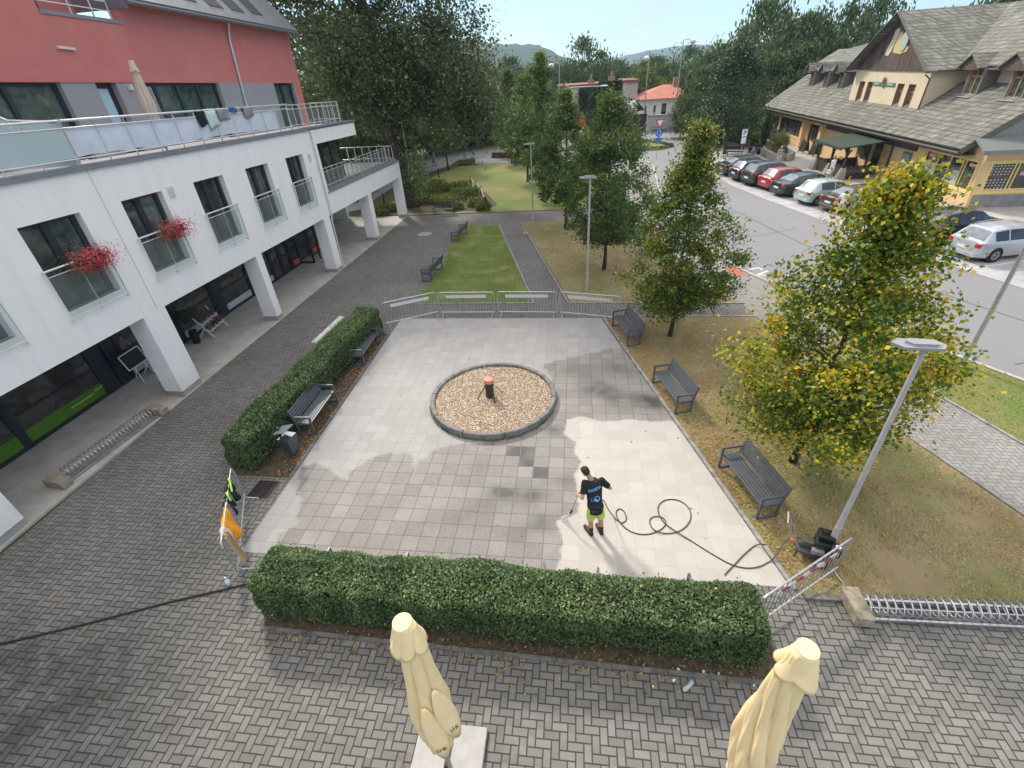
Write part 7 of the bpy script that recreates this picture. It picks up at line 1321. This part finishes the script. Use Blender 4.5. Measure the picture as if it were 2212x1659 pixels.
def bush(lab, loc, s, n, m_, seed, size=.13, cat='bush', nm='bush', zs=.5, tint=None):
    t = thing(nm, lab, cat, loc); r = np.random.default_rng(seed); q = r.normal(0, 1, (n, 3)); q = q/np.linalg.norm(q, axis=1)[:, None]*(.6+.4*r.random((n, 1))); q *= np.array(s)*(1+.15*np.sin(q[:, :1]*5+seed)); q += [0, 0, s[2]*zs*2]; q = q[q[:, 2] > .02]; leaf_cloud('foliage', q, size, m_, t, r.random(len(q)) if tint is None else np.clip(r.normal(tint, .2, len(q)), 0, 1), seed); mb = MB(); mb.tube([(0, 0, 0), (0, 0, s[2]*zs*2)], [.05, .02], 6); mb.build('stem', M_BARK, t); return t
bush('round yellow-green bush in the stone planter near its end', (20.7, 36.6, .5), (.95, .95, .85), 2600, M_LF_SHR, 5, .11, tint=.62); bush('low green bush at the front corner of the stone planter', (20.3, 34.4, .5), (.6, .6, .35), 900, M_LF_SHR, 6, .1, tint=.3)
t = thing('columnar_cypress', 'narrow dark cypress standing on the stone planter', 'cypress', (20.6, 40.6, .5)); r = np.random.default_rng(8); z = r.random(3500); a = r.random(3500)*2*PI; rd_ = .42*np.sin(PI*np.clip(z*.93+.06, 0, 1))**.7*(.8+.2*r.random(3500)); leaf_cloud('foliage', np.stack([rd_*np.cos(a), rd_*np.sin(a), .1+2.9*z], -1), .09, M_LF_CON, t, r.random(3500), 4); m = MB(); m.tube([(0, 0, 0), (0, 0, 2.6)], [.28, .1], 8); m.build('trunk', MATS['hedge_interior'], t)
bush('yellow-green plant spilling from a dark pot beside the bench', (20.0, 41.6, .9), (.62, .62, .35), 1100, M_LF_SHR, 9, .1, tint=.75, nm='potted_plant', cat='potted plant'); bush('loose pale bush behind the parking sign at the stone planter', (20.4, 45.0, .5), (.8, .9, .6), 1300, M_LF_SHR, 12, .12, tint=.45); bush('low dark hedge behind the planter against the restaurant end', (23.6, 46.5, 0), (1.2, 3.0, .6), 2600, M_LF_HEDGE, 14, .13, tint=.3)
m = MB(); m.lathe([(.001, 0), (.3, 0), (.42, .8), (.36, .8), (.001, .7)], (20.0, 41.6, 0), 12); tag(m.build('plant_pot', M_WOODD), 'dark wooden pot under the yellow-green plant', 'pot')
def sbench(c, yaw, lab): t = thing('promenade_bench', lab, 'bench', c, yaw); m = MB(); m.cbox((0, 0, .45), (1.6, .42, .06)); m.build('seat', M_WOODD, t); [MB().cbox((q, 0, .21), (.08, .4, .42)).build('leg', M_FRAME, t) for q in (-.65, .65)]; m = MB(); m.cbox((0, .22, .75), (1.6, .05, .3)); m.build('backrest', M_WOODD, t)
sbench((16.9, 37.3, 0), -.3, 'dark bench under the promenade tree beyond the parked cars'); sbench((19.2, 38.5, 0), -1.2, 'bench in front of the stone planter below the cypress')
for k, (x, y) in enumerate(((23.6, 37.6), (23.7, 35.4))):
    t = thing('advertising_board', ['black A-board nearer the far end of the restaurant', 'black A-board nearer the wooden porch'][k], 'A-board', (x, y, 0), -1.2, 'A-boards before the restaurant'); m = MB(); m.slab([(-.35, -.3, .15), (.35, -.3, .15), (.35, -.05, 1.15), (-.35, -.05, 1.15)], .03); m.slab([(-.35, .3, .15), (.35, .3, .15), (.35, .05, 1.15), (-.35, .05, 1.15)][::-1], .03); m.build('panel', M_WOODD, t); m = MB()
    for sx in (-.33, .33): m.bar((sx, -.36, 0), (sx, -.03, 1.2), .04, .04); m.bar((sx, .36, 0), (sx, .03, 1.2), .04, .04)
    m.build('frame', M_FRAME, t); m = MB(); m.tube([(-.2, -.09, 1.0), (0, -.07, 1.08), (.2, -.09, 1.0)], .02, 5); m.build('ornament', MATS['sandstone_pier'], t)
t = thing('metal_scaffold', 'thin dark metal climbing frame at the far end of the restaurant front', 'metal frame', (24.0, 45.6, 0)); m = MB()
for x in (-.8, .6):
    for y in (-1.4, 1.2): m.bar((x, y, 0), (x, y, 3.0), .04, .04)
for z in (.3, 1.7, 2.9): m.bar((-.8, -1.4, z), (-.8, 1.2, z), .035, .035); m.bar((.6, -1.4, z), (.6, 1.2, z), .035, .035); m.bar((-.8, -1.4, z), (.6, -1.4, z), .035, .035)
m.bar((-.8, -1.4, .3), (-.8, 1.2, 1.7), .03, .03); m.bar((-.8, 1.2, .3), (-.8, -1.4, 1.7), .03, .03); m.build('frame', M_FRAME, t)
# ------------------------------------------------------------------ roundabout surroundings, houses, far trees, hills
t = thing('give_way_sign', 'give-way triangle above a blue roundabout sign on one grey post', 'road sign', (9.35, 38.03, 0), .15); H0 = 3.6
m = MB(); m.tube([(0, 0, 0), (0, 0, H0)], .035, 8); m.build('post', M_GALV, t)
def tri(s, y, m_): m_.slab([(-s*.5, y, 0), (s*.5, y, 0), (0, y, -s*.87)], .01)
m = MB(); tri(.95, -.05, m); o = m.build('triangle', mk('sign_red', (.50, .03, .05), .4, nz=None, bump=None), t); o.location = (0, 0, H0); m = MB(); tri(.62, -.065, m); q = m.build('triangle_centre', MATS['white_plastic'], o); q.location = (0, -.0, -.09)
m = MB(); m.slab([(.36*math.cos(a), -.05, H0-1.22+.36*math.sin(a)) for a in np.linspace(0, 2*PI, 25)[:-1]], .01); o = m.build('blue_disc', MATS['sign_blue'], t); m = MB()
for k in range(3): a0 = 2*PI*k/3+.3; P = [(.2*math.cos(a0+i*.2), -.07, H0-1.22+.2*math.sin(a0+i*.2)) for i in range(7)]; m.tube(P, .028, 5); e_ = P[-1]; m.slab([(e_[0]-.07, -.075, e_[2]), (e_[0]+.07, -.075, e_[2]), (e_[0], -.075, e_[2]+.1)], .006)
m.build('arrows', MATS['white_plastic'], o); m = MB(); m.cbox((.0, -.05, H0-1.85), (.5, .015, .42)); o = m.build('lower_sign', MATS['sign_blue'], t); m = MB(); m.bar((.15, -.065, H0-1.7), (-.12, -.065, H0-1.98), .01, .05, up=(0, 1, 0)); m.build('arrow', MATS['white_plastic'], o)
m = MB()
def low_row(P, n, seed, lab):
    r = np.random.default_rng(seed); q = []; 
    for a, b in zip(P, P[1:]): f = r.random((n, 1)); q.append(np.array(a)*(1-f)+np.array(b)*f+r.normal(0, .09, (n, 2)))
    q = np.vstack(q); q = np.hstack([q, .08+.28*r.random((len(q), 1))]); t = thing('low_box_edging', lab, 'edging', (0, 0, 0)); leaf_cloud('foliage', q, .12, M_LF_CON, t, r.random(len(q)), seed)
low_row([(7.9, 43.8), (10.4, 43.9), (12.2, 45.4), (11.3, 47.6), (9.2, 50.9)], 350, 3, 'low dark box edging around the grass island by the give-way sign'); low_row([(9.2, 51.2), (14, 50.6), (18.5, 50.2), (23, 50.8)], 350, 4, 'low dark edging row across the street from the stone wall')
bush('small shrubs growing on top of the roundabout mound', (-12, 59.5, .7), (3.2, 1.2, .45), 1500, M_LF_SHR, 31, .2, tint=.4, nm='mound_shrub')
def arm_lamp(loc, h, arm, lab, ball=True):
    t = thing('street_lamp', lab, 'street lamp', loc, 0, 'tall lamps around the roundabout'); m = MB(); m.tube([(0, 0, 0), (0, 0, h), (arm*.2, 0, h+.1), (arm, 0, h+.05)], [.09, .06, .05, .04], 8); m.build('pole', M_GALV, t); m = MB(); m.ell((arm, 0, h-.2), (.42, .42, .3), 12, 8) if ball else m.ell((arm+.3*np.sign(arm), 0, h+.06), (.5, .16, .09), 10, 6); m.build('lamp_head', mk('opal_lamp', (.72, .72, .68), .3, nz=None, bump=None), t)
arm_lamp((15.6, 66, 0), 10.6, 1.3, 'tall lamp with round white head beside the red-roofed house'); arm_lamp((10.9, 64.5, 0), 9.0, -.3, 'tall lamp with small round head left of the red-roofed house'); arm_lamp((-1.7, 68, 0), 8.9, -1.2, 'tall lamp with white round head over the flat-roofed house'); arm_lamp((-.3, 50, 0), 6.3, 4.2, 'curved arm street lamp rising behind the row of lindens', False)
# houses
hs = thing('small_house', 'white two-storey house with red pyramid roof behind the stone wall', 'house', (0, 0, 0)); A_, B2_ = far(1379, 245, 88), far(1472, 240, 88); ax, bx, hy = A_[0], B2_[0]+2.5, A_[1]
za = far(1420, 213, 88)[2]; zr = far(1420, 184, 92)[2]
m = MB(); m.box(ax, bx, hy, hy+9, 0, za); m.box(bx-1.5, bx+2.5, hy-1.5, hy+3, 0, za-.7); m.build('wall', mk('white_house_render', (.80, .78, .75), .85, nz=(.6, .1)), hs)
m = MB(); c0, c1, d0, d1 = ax-.5, bx+.5, hy-.6, hy+9.5; mx_, my_ = (c0+c1)/2, (d0+d1)/2
m.add([(c0, d0, za), (c1, d0, za), (c1, d1, za), (c0, d1, za), (mx_-.4, my_, zr), (mx_+.6, my_, zr)], [(0, 1, 5, 4), (1, 2, 5), (2, 3, 4, 5), (3, 0, 4), (3, 2, 1, 0)]); ro = m.build('roof', mk('red_roof_tile', (.46, .17, .12), .8, nz=(1.5, .15), bump=(12, .6)), hs); m = MB(); m.box(mx_+1, mx_+1.9, my_-1, my_-.2, zr-1, zr+.9); m.build('chimney', mk('brick_chimney', (.30, .21, .16), .9), ro)
for x, z, w2, h2 in ((1.0, za-1.9, .35, 1.0), (2.4, za-1.9, .35, 1.0), (3.8, za-2.1, .7, 1.4), (7.4, za-2.6, .8, 1.4), (1.0, .6, .5, .9), (2.4, .5, .45, 1.0), (3.8, .3, .7, 1.4)):
    m = MB(); m.box(ax+x-w2/2, ax+x+w2/2, hy-.03, hy+.02, z, z+h2); m.build('window', M_GLASS, hs)
m = MB(); m.box(bx-1.2, bx+2.7, hy-1.9, hy-1.5, za-.75, za-.45); m.build('eaves_band', MATS['red_roof_tile'], hs)
tt = thing('garden_wall', 'long grey rendered wall with gate in front of the small house', 'wall', (0, 0, 0)); m = MB(); m.box(11.0, 17.6, 60.6, 60.9, 0, 2.0); m.box(17.6, 24, 60.6, 60.9, 0, 1.9); m.build('wall_body', mk('grey_wall_render', (.42, .41, .42), .9, nz=(.8, .15)), tt); m = MB(); m.box(10.9, 24.1, 60.5, 61.0, 2.0, 2.1); m.build('wall_cap', M_CONC, tt)
m = MB(); m.box(8.9, 10.9, 60.9, 61.1, 0, 2.3); tag(m.build('dark_gate', mk('dark_gate_paint', (.035, .03, .03), .6)), 'dark panelled gate left of the grey wall', 'gate')
for x in (12.6, 15.4): m = MB(); m.cbox((x, 60.1, .45), (2.0, .5, .08)); m.cbox((x, 60.35, .8), (2.0, .06, .4)); m.cbox((x-.8, 60.1, .2), (.1, .4, .4)); m.cbox((x+.8, 60.1, .2), (.1, .4, .4)); tag(m.build('street_bench', mk('pale_slat_bench', (.42, .41, .38), .8)), 'pale bench against the grey wall, '+('left' if x < 14 else 'right')+' one of two', 'bench', 'benches at the grey wall')
kk = thing('kiosk', 'small dark kiosk carrying a large tilted white billboard', 'kiosk', (0, 0, 0)); ka, kb = far(1325, 250, 80), far(1372, 250, 80); m = MB(); m.box(ka[0]-1, kb[0]-.2, ka[1], ka[1]+3, 0, 3.0); m.build('wall', mk('kiosk_wall', (.10, .09, .09), .8), kk)
zt, zl = far(1350, 218, 80)[2], far(1350, 243, 80)[2]; m = MB(); m.slab([(ka[0]-1.2, ka[1]-1.0, zl), (kb[0]-.6, ka[1]-1.0, zl), (kb[0]+.0, ka[1]+.3, zt), (ka[0]-.6, ka[1]+.3, zt)], .12); bb_ = m.build('billboard', mk('billboard_white', (.68, .71, .78), .5, nz=(1, .06), bump=None), kk)
m = MB(); m.add([(kb[0]-.5, ka[1]-1, zl), (kb[0]+.1, ka[1]+.3, zt), (kb[0]+1.6, ka[1]+2.5, zl)], [(0, 1, 2), (2, 1, 0)]); m.build('roof_side', M_FRAME, kk)
nb = V3((0, -(zt-zl), 1.3)).normalized(); Mb = Matrix.Translation(((ka[0]+kb[0])/2+.3, ka[1]-.42, (zl+zt)/2+.42))@Matrix.Rotation(math.atan2(zt-zl, 1.3), 4, 'X'); tx = MB(); text_mesh(tx, 'ntraweb', .85, Mb, th=.04); tx.build('billboard_lettering', mk('grey_pink_lettering', (.45, .36, .44), .6, nz=None, bump=None), bb_)
tx = MB()
for dz, w2 in ((-.75, 2.0), (-1.05, 2.4)): tx.add([Mb@V3(p) for p in ((-w2/2+.2, dz-.04, .05), (w2/2+.2, dz-.04, .05), (w2/2+.2, dz+.04, .05), (-w2/2+.2, dz+.04, .05))], [(0, 1, 2, 3)])
tx.build('billboard_lines', MATS['strip_line'], bb_)
fh = thing('flat_roofed_house', 'beige flat-roofed house overgrown with ivy behind the lindens', 'house', (0, 0, 0)); a, b, c = far(1206, 200, 92), far(1344, 200, 92), far(1376, 200, 92); z1_, z2_ = far(1210, 190, 92)[2], far(1360, 177, 92)[2]; fy = a[1]
m = MB(); m.box(a[0], b[0], fy, fy+9, 0, z1_); m.box(b[0], c[0], fy-1, fy+9, 0, z2_); m.build('wall', mk('beige_house_render', (.50, .46, .41), .9, nz=(.5, .15)), fh); m = MB(); m.box(a[0]-.2, b[0], fy-.2, fy+9, z1_, z1_+.3); m.box(b[0]-.1, c[0]+.15, fy-1.2, fy+9, z2_, z2_+.3); m.build('parapet', mk('rust_red_parapet', (.22, .10, .08), .8), fh)
m = MB(); m.box(b[0]+.9, b[0]+1.6, fy-1.05, fy-.99, z2_-4.3, z2_-2.2); m.box(a[0]+2.2, a[0]+3.2, fy-.05, fy, z1_-4, z1_-2.6); m.build('window', M_GLASS, fh)
for x, zc in ((a[0]+5.3, z1_), (b[0]-1.6, z1_+.3)): m = MB(); m.box(x-.5, x+.5, fy+2, fy+3, zc, zc+.8); m.box(x-.2, x+.2, fy+2.2, fy+2.8, zc+.8, zc+1.5); m.build('chimney', MATS['brick_chimney'], fh)
r = np.random.default_rng(6); q = np.stack([a[0]+6.5+(b[0]-a[0]-6.5)*r.random(4200), fy-.25-.3*r.random(4200), z1_+.5-3.4*r.random(4200)], -1); leaf_cloud('ivy', q, .4, M_LF_CON, fh, r.random(4200), 8); q = np.stack([a[0]+3.4+2.4*r.random(2600), fy-.3-.4*r.random(2600), (z1_-.2)*r.random(2600)**.8], -1); leaf_cloud('ivy', q, .4, M_LF_CON, fh, r.random(2600)*1.2, 9)
m = MB(); A_ = G(1250, 283); m.cbox((A_[0], A_[1], 1.3), (2.4, .15, 1.6)); m.cbox((A_[0]-1, A_[1], .3), (.1, .1, .6)); m.cbox((A_[0]+1, A_[1], .3), (.1, .1, .6)); tag(m.build('red_banner', mk('orange_red_banner', (.70, .12, .06), .6, nz=(3, .3), bump=None)), 'orange-red banner on a fence glimpsed between the lindens', 'banner')
# far trees from three prototypes
def proto(name, prof, K, n, seed, leaf, lob, surf, size=.055, sub=.4):
    t = thing(name, name, 'tree', (0, 0, 0)); cc, C_, tn, ci = tree_geo(1.0, .12, 1.0, prof, K, n, .05, seed, sub=sub, lob=lob, surf=surf, zsq=.42); np_mesh('crown', leaves_at(C_, size, seed)*1.0, np.arange(4*len(C_)).reshape(-1, 4), leaf, t, {'tint': ('FACE', np.clip(tn, 0, 1))})
    m = MB(); m.tube([(0, 0, -.05), (0, 0, .75)], [.045, .01], 6); m.build('trunk', M_BARK, t); return t
RD = [(0, .55), (.15, .9), (.4, 1), (.65, .9), (.85, .6), (1, .15)]; CN = [(0, .8), (.1, 1), (.5, .55), (1, .03)]
PR = {'round': proto('broadleaf_tree', RD, 110, 9000, 201, M_LF_FAR, .14, .55), 'loose': proto('broadleaf_tree', RD, 60, 6500, 202, M_LF_FAR, .25, .5, .05, .34), 'cone': proto('conifer_tree', CN, 110, 8000, 203, M_LF_CON, .08, .6, .05, .3), 'pale': proto('broadleaf_tree', RD, 80, 7000, 204, M_LF_FARY, .12, .5)}
first = set()
FT = [  # x, y of the top in the photograph, distance, half width in metres, kind, label
 (1035, 190, 76, 4.5, 'round', 'dark tree mass left behind the roundabout, nearest the old linden'), (1068, 204, 74, 3.6, 'round', 'dark bushy tree directly behind the roundabout mound'), (1100, 215, 76, 3.4, 'round', 'dark bushy tree right behind the roundabout mound'), (1140, 222, 80, 4.0, 'round', 'dark bushy tree behind the third and fourth linden'), (1185, 228, 82, 4.0, 'round', 'dark tree behind the row of lindens left of the flat house'),
 (1028, 140, 120, 6.5, 'round', 'far tree just right of the old linden crown'), (1062, 158, 130, 6.0, 'round', 'far low tree below the hill crest'), (1098, 134, 125, 4.5, 'round', 'far tree with round top below the left hill'), (1128, 158, 130, 5.5, 'loose', 'far tree between two taller crowns below the hill'), (1160, 155, 140, 6.0, 'round', 'far tree behind the tall third linden'), (1202, 152, 140, 5.5, 'round', 'far tree left of the tall open-crowned tree'),
 (1262, 97, 118, 6.6, 'loose', 'tall open-crowned tree rising in the middle of the skyline'), (1228, 150, 124, 5.0, 'round', 'rounded tree left under the tall skyline tree'), (1300, 150, 124, 5.0, 'round', 'rounded tree right under the tall skyline tree'), (1335, 140, 130, 5.5, 'round', 'far tree behind the chimney of the flat house'), (1372, 150, 135, 5.5, 'round', 'far tree above the ivy-covered house'), (1412, 132, 130, 6.0, 'round', 'far tree above the red pyramid roof'), (1448, 148, 128, 5.0, 'round', 'far tree right of the red pyramid roof'), (1488, 112, 135, 6.5, 'loose', 'tall loose tree beside the right hill'), (1522, 126, 120, 5.5, 'round', 'dark tree left of the promenade tree'),
 (1393, 160, 100, 4.6, 'pale', 'pale yellow-green tree behind the white house'), (1300, 190, 74, 1.9, 'cone', 'pointed thuja in front of the flat-roofed house'), (1282, 200, 74, 1.6, 'cone', 'smaller pointed thuja beside the flat-roofed house'), (1496, 172, 78, 2.4, 'cone', 'dark conifer right of the white house'), (1516, 180, 72, 2.6, 'cone', 'dense conifer behind the grey wall'), (1532, 160, 70, 3.6, 'round', 'dark tree behind the promenade'), (1556, 112, 84, 4.0, 'round', 'tall green tree left of the three tall ones'),
 (1665, 20, 96, 6.0, 'round', 'tallest tree of the group left of the restaurant roof'), (1607, 80, 86, 4.4, 'loose', 'tree in front of the tallest tree, left side'), (1705, 66, 92, 5.0, 'round', 'broad tree behind the restaurant end, left of its dormers'), (1761, 46, 92, 5.0, 'round', 'tall tree right above the small dormers'), (1655, 130, 86, 6.0, 'round', 'dark lower tree beside the restaurant end'), (1725, 110, 88, 6.0, 'round', 'dark low tree behind the small dormers'), (1905, 12, 92, 5.4, 'loose', 'loose airy tree left of the restaurant gable'), (1835, 30, 92, 5.0, 'loose', 'airy tree behind the left roof slope of the restaurant'), (1870, 55, 88, 4.6, 'loose', 'airy tree partly behind the restaurant gable'), (2190, -22, 70, 4.5, 'round', 'dark tree top above the restaurant ridge at the right edge'),
 (1640, 215, 76, 4.0, 'round', 'dark undergrowth tree behind the planter'), (1575, 230, 66, 4.0, 'round', 'dark bush-like tree behind the promenade bench'),
 (700, 60, 60, 7.5, 'round', 'dark tree behind the old linden, left side'), (800, 110, 66, 7.0, 'round', 'dark tree behind the old linden trunk'), (900, 120, 70, 7.0, 'round', 'dark tree behind the right half of the old linden'), (985, 215, 72, 4.5, 'round', 'dark bushy tree behind the small lone linden'), (770, 235, 62, 4.0, 'round', 'leafy tree behind the terrace railing end'), (690, 195, 50, 4.0, 'round', 'dark tree just behind the white building end')]
for u, v, dist, hw_, kd, lab in FT:
    p = far(u, v, dist); h = p[2]*1.03+.3
    if kd not in first: o = PR[kd]; first.add(kd); o.location = (p[0], p[1], 0); o['label'] = lab; o.scale = (hw_, hw_, h)
    else: o = dup(PR[kd], (p[0], p[1], 0), (u*1.7) % 6.28, lab, None, (hw_, hw_, h))
    o['group'] = 'trees beyond the park'
# hills: real ridges at their distance
def hill(name, prof, d0, d1, m_, seed, wob):
    Q = [far(u, v, d1) for u, v in prof]; n = 200; us = np.linspace(prof[0][0], prof[-1][0], n); vs_ = np.interp(us, [p[0] for p in prof], [p[1] for p in prof]); rr = np.random.default_rng(seed); V = []; K = 9
    for i, (u, v) in enumerate(zip(us, vs_)):
        top = far(u, v, d1); dx, dy = top[0]-CAM[0], top[1]-CAM[1]; L_ = math.hypot(dx, dy); dx /= L_; dy /= L_
        for k in range(K+3):
            f = k/K if k <= K else 1+(k-K)*.25; D_ = d0+(d1-d0)*f; z = (top[2]+30)*(math.sin(min(f, 1)*PI/2)**1.5)*(1 if f <= 1 else .8)-30+wob*(vnoise(np.array([u*.06]), np.array([f*9.]), 1, seed)[0]-.5)*min(f, 1)*2+(wob*.35*rr.random() if k >= K-1 else 0); V.append((CAM[0]+dx*D_, CAM[1]+dy*D_, z))
    w2 = K+3; m = MB(); m.add(V, [(i*w2+k, (i+1)*w2+k, (i+1)*w2+k+1, i*w2+k+1) for i in range(n-1) for k in range(w2-1)]); struct(name, m, m_, smooth=True)
def hillm(name, a, b, sc):
    s = NT(name, .95); s.col(s.mix(s.ramp(s.noise(sc, 8, .75), [(.35, 0.), (.65, 1.)]), a, b)); s.bump(s.noise(sc*3, 6, .8), 1.0, 12); return s.m
hill('wooded_hill', [(-600, 150), (500, 130), (900, 100), (1000, 84), (1040, 92), (1085, 98), (1130, 97), (1180, 104), (1205, 118), (1235, 126), (1290, 140), (1340, 150)], 700, 1500, hillm('near_hill_forest', (.035, .075, .035), (.07, .12, .045), .02), 5, 5)
hill('distant_hill', [(1180, 150), (1260, 136), (1330, 126), (1400, 112), (1455, 103), (1500, 97), (1530, 101), (1560, 112), (1640, 116), (1800, 90), (2100, 70), (2700, 60)], 1500, 3000, hillm('far_hill_forest', (.045, .08, .05), (.075, .11, .06), .01), 6, 6)
# haze
hz = MB(); hz.box(-2600, 3000, -280, 3600, -1.2, 320); hz = hz.build('haze', None); hz.data.materials.clear(); mh = bpy.data.materials.new('haze'); mh.use_nodes = True; q = mh.node_tree; q.nodes.clear(); oo = nn(q, 'ShaderNodeOutputMaterial'); pv = nn(q, 'ShaderNodeVolumePrincipled', Density=.00024, Anisotropy=.2); pv.inputs['Color'].default_value = (.55, .76, 1, 1); q.links.new(pv.outputs[0], oo.inputs['Volume']); hz.data.materials.append(mh); tag(hz, kind='stuff')
